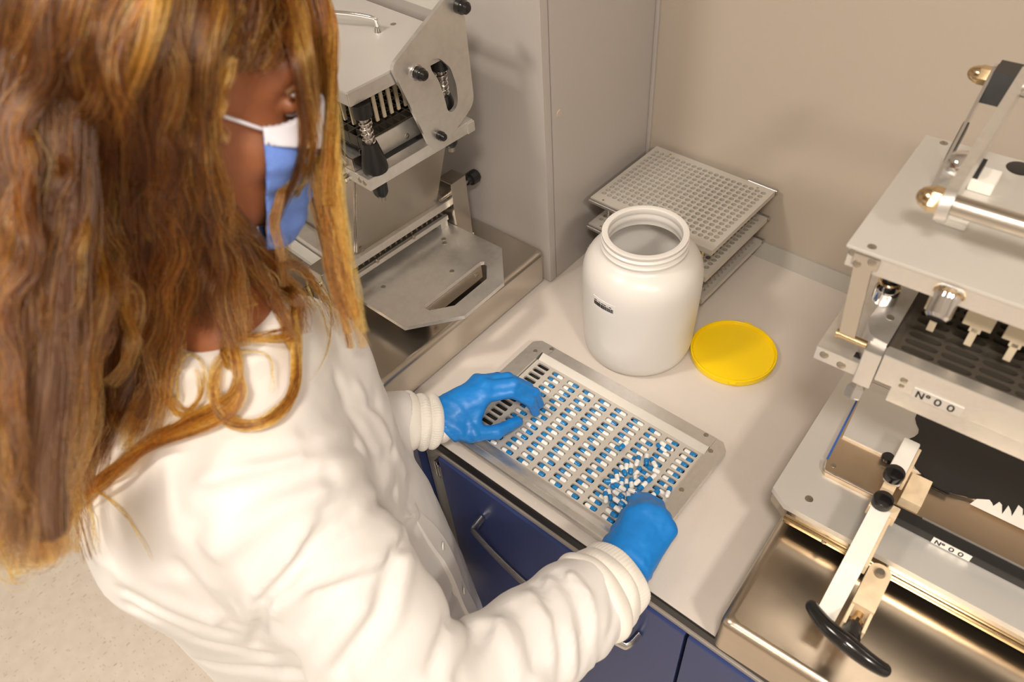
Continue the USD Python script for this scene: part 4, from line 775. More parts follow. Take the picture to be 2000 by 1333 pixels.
def sleeve_R(P):
    ax = EL_R - SH_R; t = ((P - SH_R) @ ax) / (ax @ ax); ax2 = WR_R - EL_R; t2 = ((P - EL_R) @ ax2) / (ax2 @ ax2)
    up = rcone(P, SH_R, EL_R, .088, .076) + .0015 * np.sin(t * 26 + 3 * _noise(P, 9, 1, 3)) * np.clip(t * 2, 0, 1) * np.clip((1.1 - t) * 3, 0, 1)
    fo = rcone(P, EL_R, EL_R + ax2 * .97, .076, .060) + .0022 * np.sin(t2 * 30 + 3.5 * _noise(P, 10, 1, 5)) * np.clip(t2 * 3, 0, 1) * np.clip((1.02 - t2) * 5, 0, 1)
    return up, np.maximum(fo, (P - WR_R) @ (ax2 / np.linalg.norm(ax2)) + .048)
def sleeve_L(P):
    up = rcone(P, SH_L, EL_L, .074, .068); ax = WR_L - EL_L; t = ((P - EL_L) @ ax) / (ax @ ax)
    fo = rcone(P, EL_L, EL_L + ax * .95, .066, .044) + .002 * np.sin(t * 24 + 3 * _noise(P, 10, 1, 8)) * np.clip(t * 3, 0, 1)
    return up, np.maximum(fo, (P - WR_L) @ (ax / np.linalg.norm(ax)) + .060)
def coat_sdf(P, detail=True):
    d = torso_sdf(P)
    u, f = sleeve_R(P); d = smin(d, u, .045); d = smin(d, f, .012)
    u, f = sleeve_L(P); d = smin(d, u, .05); d = smin(d, f, .02)
    q = P - NECK1; a = (NECK0 - NECK1) / np.linalg.norm(NECK0 - NECK1); h = q @ a; r = np.linalg.norm(q - h[..., None] * a, axis=-1)
    d = smin(d, np.maximum(np.abs(r - .068 - .1 * (h - .02)) - .004, np.abs(h - .020) - .028), .012)
    if detail:
        sh = d.shape; near = np.abs(d) < .022; Q = P[near]; e = d[near]
        g = Q @ np.array([[.8, .3, 0], [-.5, 1.1, 0], [.2, .2, .55]])
        e = e + .0018 * _noise(g, 8, 2, 1) + .0008 * _noise(Q, 26, 2, 2); d = d.copy(); d[near] = folds(Q, e)
    return d
def all_sdf(P): return np.minimum(np.minimum(coat_sdf(P, False), head_sdf(P, False)), rcone(P, NECK0, NECK1, .056, .06))
HANDS = dict(
 L=dict(wrist=WR_L, flare=.0375, i=[(.0087, -.1612, .998), (.0368, -.1233, .994), (.0586, -.104, .966), (.0619, -.0967, .9335)], m=[(.0021, -.1468, 1.003), (.0317, -.1114, 1.0), (.0525, -.087, .968), (.0567, -.0806, .9345)],
        r=[(-.0114, -.1385, 1.0), (.0124, -.1052, .995), (.0345, -.0831, .966), (.0414, -.0743, .936)], p=[(-.0276, -.1387, .99), (-.0084, -.1088, .985), (.0061, -.0882, .96), (.0179, -.0822, .936)], t=[(.0019, -.2250, .968), (.0227, -.2091, .960), (.0467, -.1785, .951), (.0514, -.1329, .936)]),
 R=dict(wrist=WR_R, flare=.040, palm=.006, blend=.010, i=[(0.3228, -0.1938, 0.994), (0.3073, -0.1618, 0.978), (0.3003, -0.1438, 0.955), (0.3037, -0.1428, 0.9355)], m=[(0.3351, -0.1782, 1.0), (0.319, -0.1501, 0.979), (0.3115, -0.1361, 0.955), (0.3146, -0.1357, 0.9345)],
        r=[(0.3518, -0.1718, 0.995), (0.3341, -0.1456, 0.973), (0.3262, -0.1333, 0.952), (0.328, -0.1367, 0.935)], p=[(0.369, -0.1776, 0.985), (0.3528, -0.1521, 0.967), (0.3449, -0.1413, 0.95), (0.3459, -0.145, 0.9355)], t=[(0.3246, -0.2361, 0.966), (0.3126, -0.207, 0.958), (0.3024, -0.1733, 0.948), (0.3009, -0.1458, 0.9365)]))
FR = dict(i=(.0112, .0102, .0094, .0080), m=(.0115, .0105, .0096, .0082), r=(.0110, .0100, .0092, .0078), p=(.0100, .0090, .0082, .0070), t=(.0150, .0132, .0118, .0092))
def hand_sdf(P, H, grow=0.0, elbow=None):
    w = H['wrist']; d = None
    mid = np.mean([H[k][0] for k in 'imrp'], 0); ax = (mid - w) / np.linalg.norm(mid - w)
    for k in 'imrp':
        m0 = V(*H[k][0]); base = w + (m0 - mid) * .45
        e = rcone(P, base + ax * .012, m0, .017 + H.get('palm', 0), .0125 + H.get('palm', 0) * .4); d = e if d is None else smin(d, e, .014)
    e = rcone(P, w + (V(*H['t'][0]) - w) * .3 + ax * .01, H['t'][0], .018 + H.get('palm', 0), .017 + H.get('palm', 0) * .8); d = smin(d, e, .016)
    d = smin(d, rcone(P, w, mid * .5 + w * .5, .026, .024), .02)
    fk = H.get('blend', .0055)
    for k in 'imrp': d = smin(d, chain(P, H[k], FR[k], .003), fk)
    th = chain(P, H['t'], FR['t'], .004); d = smin(d, th, .010)
    d = smin(d, rcone(P, H['t'][1], np.array(H['i'][0]) * .75 + np.array(H['t'][1]) * .25, .009, .007), .014)
    back = (elbow - w) / np.linalg.norm(elbow - w)
    d = smin(d, rcone(P, w + back * .012, w + ax * .022, H.get('flare', .0345), .030), .016)
    h = (P - w) @ ax
    d = d + .0011 * np.sin(h * 420 + 4 * _noise(P, 30, 1, 4)) * np.clip(1 - np.abs(h - .012) / .03, 0, 1) + .0007 * _noise(P @ np.diag([1., 1., 1.6]), 75, 2, 6)
    return np.maximum(d, -(h + .010)) - grow
PERSON_SPLIT = 0
mat('skin', (.27, .092, .036), .5, subsurface_weight=.25, subsurface_radius=(.012, .005, .003), subsurface_scale=.6, var=(60, .08))
mat('coat_white', (.71, .69, .675), .85, sheen_weight=.15, bump=(1100, .00012), subsurface_weight=0.0)
mat('knit_cream', (.80, .765, .71), .9, sheen_weight=.2, bump=(900, .0002))
mat('glove_blue', (.006, .20, .62), .42, bump=(420, .00012), subsurface_weight=.08, subsurface_radius=(.002, .002, .004), subsurface_scale=.5)
mat('mask_blue', (.13, .24, .66), .8, bump=(700, .00015), var=(300, .08))
mat('mask_white', (.70, .71, .80), .8, bump=(700, .00015))
mat('mask_print', (.20, .26, .55), .8)
mat('trouser_dark', (.05, .055, .07), .85)
mat('shoe_white', (.6, .6, .58), .5)
mat('eye_white', (.75, .72, .70), .15); mat('eye_dark', (.03, .02, .015), .12)
mat('brow_brown', (.16, .075, .03), .8)
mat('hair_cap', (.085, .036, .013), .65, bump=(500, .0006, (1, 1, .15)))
w = Thing('person', 'person with long wavy auburn hair in white lab coat, blue gloves and mask, sorting capsules', 'person', (.0, -.5, 0))
LEG = [(-.05, -.04), (.10, -.05)]
def body_sdf(P):
    d = torso_sdf(P, -.03); d = smin(d, rcone(P, NECK0, NECK1, .054, .058), .03)
    for S, E_, W_ in ((SH_R, EL_R, WR_R), (SH_L, EL_L, WR_L)):
        d = smin(d, rcone(P, S, E_, .050, .040), .04); d = smin(d, rcone(P, E_, W_, .040, .026), .02)
    for s in (-1, 1):
        hip = V(0, -.5, .86) + BR * (.09 * s - .02); kn = V(0, -.5, .48) + BR * (.095 * s - .02) + BF * .02; an = V(0, -.5, .08) + BR * (.10 * s - .02) - BF * .02
        d = smin(d, rcone(P, hip, kn, .085, .055), .04); d = smin(d, rcone(P, kn, an, .053, .034), .02)
    return smin(d, head_sdf(P), .015)
hl = [HC - .17, HC + .17]
head_mesh = surface_nets(lambda P: smin(head_sdf(P), rcone(P, NECK0, NECK1, .054, .058), .02), HC - V(.17, .16, .19), HC + V(.17, .16, .17), .0032)
body_mesh = surface_nets(body_sdf, (-.34, -.80, .04), (.44, -.18, 1.56), .010)
w.part('body', cat(head_mesh, body_mesh), 'skin', smooth=True)
for s in (-1, 1):
    c = to_room((.0865, s * .033, .010)); e = trimesh.creation.icosphere(3, .0118); e.apply_translation(c); w.part('eye', e, 'eye_white', smooth=True)
    p = to_room((.0978, s * .033, .007)); ir = trimesh.creation.icosphere(2, .0046); ir.apply_translation(to_room((.0948, s * .033, .007))); w.part('iris', ir, 'eye_dark', smooth=True)
    w.part('eyelash', tube(spline([to_room((.0955, s * .0195, .0085)), to_room((.1010, s * .030, .0150)), to_room((.0975, s * .042, .0125)), to_room((.0890, s * .0535, .0070))], 6), .0013, 6), 'eye_dark')
    w.part('eyebrow', tube(spline([to_room((.1005, s * .017, .026)), to_room((.0990, s * .033, .033)), to_room((.088, s * .050, .030)), to_room((.078, s * .057, .024))], 6), .0026, 6), 'brow_brown')
# trousers and shoes below the coat
def trousers(P):
    d = None
    for s in (-1, 1):
        hip = V(0, -.5, .86) + BR * (.09 * s - .02); kn = V(0, -.5, .48) + BR * (.095 * s - .02) + BF * .02; an = V(0, -.5, .06) + BR * (.10 * s - .02) - BF * .02
        e = smin(rcone(P, hip, kn, .098, .070), rcone(P, kn, an, .068, .052), .02); d = e if d is None else smin(d, e, .02)
    return d + .003 * _noise(P, 14, 2, 9)
w.part('trousers', surface_nets(trousers, (-.30, -.80, .05), (.30, -.20, .96), .010), 'trouser_dark', smooth=True)
for s in (-1, 1):
    an = V(0, -.5, 0) + BR * (.10 * s - .02) - BF * .02
    w.part('shoe', surface_nets(lambda P: np.maximum(smin(rcone(P, an + V(0, 0, .035) - BF * .02, an + BF * .12 + V(0, 0, .028), .040, .036), rcone(P, an + V(0, 0, .04), an + V(0, 0, .09), .038, .042), .02), .001 - P[..., 2]), an - V(.2, .2, .02), an + V(.2, .2, .16), .006), 'shoe_white', smooth=True)
# lab coat
def coat_mesh_fn(P): return coat_sdf(P)
coat = surface_nets(coat_mesh_fn, (-.34, -.84, .40), (.46, -.20, 1.475), .0052)
cp = w.part('lab_coat', coat, 'coat_white', smooth=True, label='white lab coat')
def front_point(z, side, out):
    g = [np.interp(z, TORSO[:, 0], TORSO[:, k]) for k in range(1, 5)]; u = np.clip(side / g[2], -1, 1); return V(0, -.5, z) + BR * (g[1] + side) + BF * (g[0] + g[3] * (1 - abs(u) ** 2.3) ** (1 / 2.3) + out)
zs = np.linspace(.46, 1.08, 40); pv = np.array([front_point(z, sd * min(1, (1.085 - z) / .12), (o + .004) * min(1, (1.085 - z) / .12) - .004 + .0015 * math.sin(z * 31)) for z in zs for sd, o in ((-.020, -.004), (.018, -.004), (.017, .0065), (-.018, .0065))]); pf = []
for i in range(39):
    for k in range(4): a_, b_ = 4 * i + k, 4 * i + (k + 1) % 4; pf += [[a_, b_, b_ + 4], [a_, b_ + 4, a_ + 4]]
pf += [[0, 2, 1], [0, 3, 2], [156, 157, 158], [156, 158, 159]]
zs0 = 0
pk = w.part('placket', trimesh.Trimesh(pv, np.array(pf), process=False), 'coat_white', under=cp, label='buttoned front band of the coat')
for z in (.62, .78, .93): w.part('button', lathe([(0, .0022), (.0048, .0024), (.006, .0016), (.006, 0), (0, 0)], front_point(z, 0, .0064), BF, 18), 'paint_white', under=cp)
# knitted cuffs
def cuff(wr, el, rings, ell):
    ax = (wr - el) / np.linalg.norm(wr - el); up = V(0, 0, 1) - ax * ax[2]; up /= np.linalg.norm(up); sd = np.cross(ax, up); n = 220; th = np.arange(n) * 2 * np.pi / n; rows = []
    for h, r, rib in rings:
        rr = r + rib * .00035 * np.cos(th * 62) + .0012 * np.sin(th * 3 + h * 90) + .0008 * np.sin(th * 5 - h * 140)
        rows.append(wr + ax * h + (np.cos(th) * rr * ell[0])[:, None] * sd + (np.sin(th) * rr * ell[1])[:, None] * up)
    v = np.array(rows).reshape(-1, 3); m = len(rows); i, j = np.meshgrid(np.arange(m - 1), np.arange(n), indexing='ij'); k = (j + 1) % n
    q = np.stack([i * n + j, i * n + k, (i + 1) * n + k, (i + 1) * n + j], -1).reshape(-1, 4)
    return trimesh.Trimesh(v, np.vstack([q[:, [0, 1, 2]], q[:, [0, 2, 3]]]), process=False)
def bulge(h0, h1, r0, r1, b, rib, n=10): return [(h0 + (h1 - h0) * t, r0 + (r1 - r0) * t + b * math.sin(math.pi * t) ** .7, rib) for t in np.linspace(0, 1, n)]
ringsL = [(-.085, .030, 0)] + bulge(-.072, -.048, .045, .0435, .0055, .3) + bulge(-.048, -.030, .042, .041, .0060, 1) + bulge(-.030, -.010, .0415, .039, .0060, 1) + bulge(-.010, .003, .0375, .0355, .001, 1) + [(.006, .033, 0), (.012, .030, 0)]
w.part('knit_cuff', cuff(WR_L, EL_L, ringsL, (1.0, .98)), 'knit_cream', smooth=True, label='cream knitted cuff in three folds')
ringsR = [(-.085, .044, 0)] + bulge(-.064, -.040, .0635, .059, .0045, .2) + bulge(-.040, -.018, .059, .0555, .003, .5) + bulge(-.018, .002, .0555, .0525, .0012, .8) + [(.004, .050, 0), (.002, .045, 0), (-.01, .042, 0)]
w.part('knit_cuff', cuff(WR_R, EL_R, ringsR, (1.0, .92)), 'knit_cream', smooth=True, label='cream knitted cuff')
# gloves
for k, el in (('L', EL_L), ('R', EL_R)):
    H = HANDS[k]; pts = np.array([H['wrist']] + [p for q in 'imrpt' for p in H[q]])
    w.part('glove', surface_nets(lambda P: hand_sdf(P, H, 0, el), pts.min(0) - .042, pts.max(0) + .042, .0017), 'glove_blue', smooth=True, label='blue nitrile glove')
# face mask
def mask_shell(P, zlo, zhi, off, th, fold):
    q = head_local(P); d = head_sdf(P, False); d = smin(d, rcone(q, (.088, 0, .008), (.102, 0, -.035), .012, .018), .035); d = smin(d, rcone(q, (.085, 0, -.06), (.082, 0, -.108), .022, .022), .03)
    d = d - off + fold * .0009 * np.sin(q[..., 2] * 250)
    zt = zhi - .16 * np.abs(q[..., 1]); zb = zlo + .35 * np.abs(q[..., 1])
    reg = np.maximum(np.maximum(q[..., 2] - zt, zb - q[..., 2]), np.maximum(np.abs(q[..., 1]) - .072, .063 - q[..., 0] - .12 * (q[..., 2] + .03)))
    return np.maximum(np.abs(d) - th, reg)
mb = (to_room((.075, 0, -.065)) - .104, to_room((.075, 0, -.065)) + .104)
mk = w.part('face_mask', surface_nets(lambda P: mask_shell(P, -.146, .004, .0065, .0021, 1.0), mb[0], mb[1], .0019), 'mask_blue', smooth=True, label='pleated blue face mask')
w.part('mask_band', surface_nets(lambda P: mask_shell(P, -.040, .0105, .0105, .0021, 0.0), mb[0], mb[1], .0019), 'mask_white', under=mk, smooth=True, label='white upper band of the mask')
w.part('ear_loop', tube(spline([to_room(p) for p in ((.070, .0600, -.008), (.045, .0710, .002), (.018, .079, .012), (.000, .088, .024), (-.014, .087, .020))], 8), .0015, 8), 'mask_white', under=mk, label='white elastic ear loop')
# hair cap close to the scalp
def cap_fn(P):
    q = head_local(P); d = ellipsoid(q, (-.022, 0, .045), (.098, .078, .085)) - .008; d = smin(d, ellipsoid(q, (-.060, 0, -.02), (.055, .066, .07)), .03)
    hl = q[..., 0] - (.066 + .25 * (q[..., 2] - .07)) ; front = np.maximum(hl, -(q[..., 2] - .040) - .9 * np.maximum(0, .012 - q[..., 0]) * 3)
    return np.maximum(d, front)
w.part('scalp_hair', surface_nets(cap_fn, HC - .16, HC + .16, .0035), 'hair_cap', smooth=True)

# ------------------------------------------------------------------ hair: locks of strands along guide curves (guide, root radius, tip radius, strands, tone, wave, waves, carries the inner mass)
HAIR = [
 ([[0.002,-0.467,1.796],[0.016,-0.503,1.774],[0.013,-0.53,1.746],[0.014,-0.566,1.705],[0.028,-0.594,1.678],[0.046,-0.62,1.65],[0.064,-0.645,1.623],[0.09,-0.677,1.586],[0.11,-0.7,1.559],[0.131,-0.722,1.531]],np.float64(0.0201),np.float64(0.016),300,0,np.float64(0.0014),3,1),
 ([[0.034,-0.472,1.802],[0.046,-0.5,1.786],[0.047,-0.522,1.766],[0.04,-0.539,1.728],[0.018,-0.562,1.703],[0.026,-0.581,1.679],[0.048,-0.593,1.656],[0.052,-0.619,1.636],[0.065,-0.64,1.613],[0.09,-0.648,1.592],[0.101,-0.679,1.563],[0.117,-0.696,1.54],[0.142,-0.703,1.519]],np.float64(0.0075),np.float64(0.0056),80,1,np.float64(0.0023),5.4,0),
 ([[0.023,-0.476,1.802],[0.04,-0.503,1.785],[0.033,-0.527,1.766],[0.018,-0.55,1.731],[0.028,-0.567,1.707],[0.031,-0.592,1.687],[0.04,-0.615,1.667],[0.062,-0.626,1.646],[0.075,-0.646,1.624],[0.079,-0.672,1.605],[0.106,-0.688,1.576],[0.124,-0.704,1.554],[0.129,-0.728,1.534]],np.float64(0.0078),np.float64(0.0038),80,0,np.float64(0.0025),4.9,0),
 ([[0.027,-0.474,1.801],[0.037,-0.494,1.791],[0.039,-0.511,1.78],[0.035,-0.528,1.76],[0.031,-0.536,1.742],[0.026,-0.547,1.724],[0.023,-0.564,1.71],[0.023,-0.581,1.697],[0.032,-0.593,1.682],[0.044,-0.603,1.668],[0.059,-0.616,1.648],[0.062,-0.632,1.634],[0.065,-0.649,1.621]],np.float64(0.0075),np.float64(0.0036),80,1,np.float64(0.0014),4.6,0),
 ([[0.017,-0.468,1.797],[0.032,-0.492,1.784],[0.033,-0.514,1.769],[0.028,-0.534,1.741],[0.026,-0.548,1.719],[0.028,-0.568,1.701],[0.036,-0.589,1.684],[0.053,-0.601,1.666],[0.069,-0.616,1.649],[0.077,-0.635,1.632],[0.094,-0.657,1.61],[0.114,-0.666,1.593],[0.127,-0.682,1.576]],np.float64(0.008),np.float64(0.0053),80,1,np.float64(0.0018),4.1,0),
 ([[0.018,-0.474,1.799],[0.031,-0.502,1.784],[0.026,-0.525,1.764],[0.019,-0.544,1.727],[0.014,-0.568,1.704],[0.017,-0.594,1.684],[0.036,-0.609,1.663],[0.055,-0.624,1.641],[0.06,-0.65,1.621],[0.072,-0.671,1.6],[0.103,-0.684,1.572],[0.111,-0.707,1.552],[0.121,-0.729,1.531]],np.float64(0.0073),np.float64(0.0048),80,0,np.float64(0.0017),5.9,0),
 ([[0.017,-0.47,1.798],[0.031,-0.49,1.788],[0.035,-0.507,1.778],[0.03,-0.527,1.76],[0.024,-0.538,1.743],[0.024,-0.547,1.725],[0.031,-0.56,1.71],[0.034,-0.577,1.698],[0.04,-0.593,1.686],[0.049,-0.607,1.673],[0.07,-0.618,1.656],[0.082,-0.629,1.643],[0.088,-0.644,1.631]],np.float64(0.009),np.float64(0.0037),80,1,np.float64(0.0019),6.0,0),
 ([[0.015,-0.471,1.8],[0.03,-0.491,1.79],[0.035,-0.508,1.779],[0.028,-0.527,1.76],[0.018,-0.539,1.742],[0.017,-0.55,1.725],[0.025,-0.562,1.71],[0.03,-0.579,1.697],[0.034,-0.595,1.684],[0.043,-0.609,1.67],[0.06,-0.621,1.651],[0.07,-0.634,1.638],[0.076,-0.649,1.624]],np.float64(0.0084),np.float64(0.0041),80,0,np.float64(0.0018),6.3,0),
 ([[0.03,-0.473,1.799],[0.043,-0.5,1.784],[0.048,-0.52,1.763],[0.026,-0.546,1.731],[0.024,-0.566,1.707],[0.044,-0.58,1.685],[0.059,-0.599,1.665],[0.067,-0.623,1.646],[0.081,-0.643,1.627],[0.104,-0.653,1.607],[0.125,-0.676,1.581],[0.134,-0.698,1.562],[0.153,-0.712,1.543]],np.float64(0.0077),np.float64(0.0035),80,1,np.float64(0.0021),6.6,0),
 ([[0.002,-0.448,1.797],[0.026,-0.49,1.777],[0.028,-0.52,1.748],[0.029,-0.555,1.704],[0.042,-0.584,1.674],[0.06,-0.611,1.645],[0.079,-0.638,1.616],[0.104,-0.673,1.578],[0.125,-0.698,1.549],[0.146,-0.721,1.52]],np.float64(0.0201),np.float64(0.016),300,0,np.float64(0.0014),3,1),
 ([[0.021,-0.455,1.801],[0.039,-0.479,1.793],[0.05,-0.498,1.782],[0.056,-0.517,1.763],[0.049,-0.53,1.747],[0.039,-0.544,1.73],[0.039,-0.559,1.714],[0.052,-0.57,1.699],[0.066,-0.581,1.685],[0.075,-0.596,1.672],[0.083,-0.618,1.655],[0.092,-0.632,1.642],[0.106,-0.642,1.628]],np.float64(0.0083),np.float64(0.0034),80,1,np.float64(0.0026),5.3,0),
 ([[0.027,-0.453,1.801],[0.049,-0.487,1.788],[0.057,-0.51,1.767],[0.039,-0.537,1.733],[0.033,-0.548,1.701],[0.036,-0.57,1.675],[0.046,-0.594,1.653],[0.069,-0.608,1.631],[0.077,-0.633,1.609],[0.091,-0.654,1.587],[0.118,-0.675,1.557],[0.128,-0.699,1.535],[0.151,-0.71,1.513]],np.float64(0.0075),np.float64(0.0045),80,0,np.float64(0.003),4.6,0),
 ([[0.023,-0.457,1.802],[0.045,-0.49,1.787],[0.052,-0.513,1.766],[0.031,-0.544,1.734],[0.039,-0.56,1.708],[0.059,-0.576,1.685],[0.064,-0.602,1.664],[0.07,-0.627,1.643],[0.092,-0.641,1.621],[0.112,-0.655,1.599],[0.119,-0.69,1.571],[0.134,-0.708,1.548],[0.16,-0.716,1.527]],np.float64(0.0068),np.float64(0.0037),80,1,np.float64(0.0026),6.9,0),
 ([[0.011,-0.453,1.798],[0.029,-0.478,1.791],[0.039,-0.498,1.779],[0.047,-0.516,1.76],[0.04,-0.53,1.743],[0.026,-0.544,1.724],[0.026,-0.559,1.707],[0.043,-0.567,1.693],[0.053,-0.584,1.679],[0.059,-0.601,1.666],[0.072,-0.62,1.649],[0.089,-0.629,1.636],[0.103,-0.641,1.622]],np.float64(0.0089),np.float64(0.004),80,1,np.float64(0.0011),5.2,0),
 ([[0.006,-0.453,1.8],[0.031,-0.489,1.786],[0.038,-0.513,1.765],[0.022,-0.542,1.732],[0.028,-0.56,1.706],[0.038,-0.583,1.683],[0.046,-0.608,1.663],[0.067,-0.622,1.64],[0.076,-0.646,1.619],[0.087,-0.67,1.597],[0.112,-0.69,1.567],[0.12,-0.715,1.546],[0.144,-0.726,1.524]],np.float64(0.0083),np.float64(0.0036),80,0,np.float64(0.0015),4.9,0),
 ([[0.014,-0.453,1.801],[0.039,-0.48,1.792],[0.05,-0.501,1.778],[0.042,-0.525,1.758],[0.032,-0.537,1.736],[0.026,-0.543,1.711],[0.023,-0.559,1.691],[0.025,-0.58,1.676],[0.037,-0.595,1.659],[0.055,-0.604,1.643],[0.065,-0.629,1.622],[0.07,-0.648,1.606],[0.089,-0.657,1.59]],np.float64(0.0083),np.float64(0.0053),80,1,np.float64(0.0012),6.9,0),
 ([[0.031,-0.458,1.803],[0.051,-0.491,1.79],[0.058,-0.515,1.771],[0.058,-0.535,1.736],[0.05,-0.559,1.713],[0.057,-0.582,1.692],[0.079,-0.596,1.671],[0.095,-0.615,1.649],[0.101,-0.64,1.63],[0.116,-0.659,1.609],[0.144,-0.677,1.582],[0.155,-0.698,1.561],[0.166,-0.719,1.541]],np.float64(0.0073),np.float64(0.0038),80,0,np.float64(0.0027),6.4,0),
 ([[0.031,-0.46,1.803],[0.051,-0.493,1.789],[0.059,-0.517,1.769],[0.037,-0.544,1.735],[0.041,-0.556,1.706],[0.046,-0.581,1.684],[0.057,-0.603,1.663],[0.08,-0.618,1.642],[0.085,-0.644,1.622],[0.104,-0.661,1.601],[0.125,-0.686,1.573],[0.138,-0.707,1.552],[0.163,-0.716,1.532]],np.float64(0.007),np.float64(0.0037),80,1,np.float64(0.002),5.7,0),
 ([[-0.004,-0.434,1.796],[0.033,-0.479,1.778],[0.039,-0.509,1.75],[0.021,-0.537,1.698],[0.019,-0.563,1.659],[0.036,-0.591,1.628],[0.055,-0.619,1.597],[0.074,-0.648,1.567],[0.099,-0.685,1.526],[0.12,-0.712,1.496],[0.143,-0.736,1.465]],np.float64(0.0211),np.float64(0.0167),300,0,np.float64(0.0015),3,1),
 ([[0.02,-0.438,1.8],[0.056,-0.479,1.786],[0.069,-0.504,1.764],[0.051,-0.533,1.725],[0.048,-0.543,1.69],[0.054,-0.566,1.662],[0.063,-0.594,1.638],[0.09,-0.608,1.614],[0.101,-0.634,1.59],[0.111,-0.661,1.566],[0.144,-0.681,1.534],[0.151,-0.709,1.511],[0.176,-0.724,1.487]],np.float64(0.0077),np.float64(0.0047),80,1,np.float64(0.0019),5.7,0),
 ([[0.011,-0.444,1.8],[0.044,-0.485,1.785],[0.053,-0.51,1.761],[0.026,-0.54,1.721],[0.03,-0.55,1.686],[0.03,-0.58,1.66],[0.045,-0.603,1.635],[0.068,-0.62,1.607],[0.068,-0.653,1.585],[0.089,-0.671,1.558],[0.107,-0.703,1.524],[0.12,-0.727,1.497],[0.149,-0.737,1.471]],np.float64(0.0075),np.float64(0.0053),80,0,np.float64(0.0018),4.6,0),
 ([[0.009,-0.44,1.798],[0.041,-0.479,1.784],[0.047,-0.509,1.763],[0.044,-0.53,1.722],[0.038,-0.544,1.686],[0.036,-0.572,1.66],[0.045,-0.601,1.636],[0.07,-0.619,1.612],[0.095,-0.636,1.587],[0.107,-0.663,1.564],[0.119,-0.701,1.534],[0.145,-0.715,1.51],[0.172,-0.727,1.487]],np.float64(0.0069),np.float64(0.005),80,1,np.float64(0.0013),6.0,0),
 ([[0.01,-0.44,1.798],[0.043,-0.478,1.783],[0.051,-0.506,1.762],[0.04,-0.534,1.724],[0.046,-0.549,1.693],[0.057,-0.574,1.668],[0.066,-0.602,1.646],[0.088,-0.62,1.622],[0.108,-0.64,1.598],[0.117,-0.667,1.575],[0.139,-0.695,1.544],[0.162,-0.71,1.521],[0.176,-0.734,1.498]],np.float64(0.007),np.float64(0.0039),80,1,np.float64(0.0021),4.8,0),
 ([[0.008,-0.438,1.798],[0.038,-0.477,1.783],[0.048,-0.503,1.761],[0.042,-0.527,1.722],[0.035,-0.552,1.693],[0.052,-0.571,1.667],[0.068,-0.593,1.642],[0.077,-0.62,1.618],[0.096,-0.639,1.593],[0.113,-0.66,1.568],[0.127,-0.695,1.536],[0.149,-0.71,1.511],[0.167,-0.729,1.486]],np.float64(0.009),np.float64(0.0043),80,0,np.float64(0.0026),5.6,0),
 ([[0.028,-0.446,1.802],[0.054,-0.48,1.79],[0.067,-0.502,1.771],[0.059,-0.526,1.74],[0.037,-0.544,1.711],[0.042,-0.555,1.683],[0.059,-0.571,1.661],[0.064,-0.596,1.641],[0.072,-0.62,1.62],[0.092,-0.633,1.599],[0.115,-0.655,1.57],[0.117,-0.681,1.551],[0.13,-0.701,1.529]],np.float64(0.0085),np.float64(0.0038),80,1,np.float64(0.0026),4.4,0),
 ([[0.037,-0.454,1.808],[0.054,-0.486,1.789],[0.063,-0.511,1.767],[0.044,-0.541,1.73],[0.046,-0.555,1.698],[0.057,-0.579,1.672],[0.065,-0.607,1.65],[0.087,-0.624,1.626],[0.104,-0.646,1.602],[0.109,-0.675,1.581],[0.14,-0.696,1.549],[0.153,-0.719,1.526],[0.165,-0.744,1.502]],np.float64(0.0088),np.float64(0.0042),80,0,np.float64(0.002),4.5,0),
 ([[0.014,-0.439,1.799],[0.051,-0.478,1.785],[0.059,-0.506,1.764],[0.046,-0.532,1.725],[0.042,-0.544,1.69],[0.048,-0.567,1.661],[0.057,-0.595,1.637],[0.075,-0.617,1.612],[0.098,-0.634,1.588],[0.113,-0.658,1.563],[0.126,-0.694,1.532],[0.149,-0.711,1.507],[0.174,-0.724,1.483]],np.float64(0.0069),np.float64(0.0042),80,1,np.float64(0.0014),6.2,0),
 ([[0.022,-0.43,1.801],[0.043,-0.466,1.778],[0.051,-0.496,1.751],[0.046,-0.528,1.705],[0.054,-0.553,1.671],[0.071,-0.58,1.641],[0.088,-0.608,1.612],[0.105,-0.636,1.583],[0.128,-0.673,1.545],[0.148,-0.698,1.516],[0.17,-0.721,1.487]],np.float64(0.0205),np.float64(0.0163),300,0,np.float64(0.0014),3,1),
 ([[0.026,-0.426,1.804],[0.052,-0.46,1.785],[0.062,-0.489,1.765],[0.063,-0.509,1.725],[0.031,-0.518,1.679],[-0.029,-0.534,1.622],[-0.052,-0.554,1.571],[-0.047,-0.568,1.523],[-0.05,-0.594,1.473],[-0.068,-0.631,1.424],[-0.068,-0.672,1.353],[-0.039,-0.689,1.308],[-0.011,-0.72,1.275]],np.float64(0.0087),np.float64(0.0056),80,1,np.float64(0.0018),4.5,0),
 ([[0.028,-0.431,1.804],[0.052,-0.463,1.785],[0.062,-0.491,1.764],[0.057,-0.516,1.727],[0.043,-0.531,1.69],[0.038,-0.555,1.658],[0.057,-0.574,1.631],[0.069,-0.6,1.606],[0.081,-0.626,1.581],[0.101,-0.646,1.554],[0.115,-0.682,1.521],[0.138,-0.698,1.495],[0.155,-0.72,1.469]],np.float64(0.0092),np.float64(0.006),80,0,np.float64(0.0025),6.9,0),
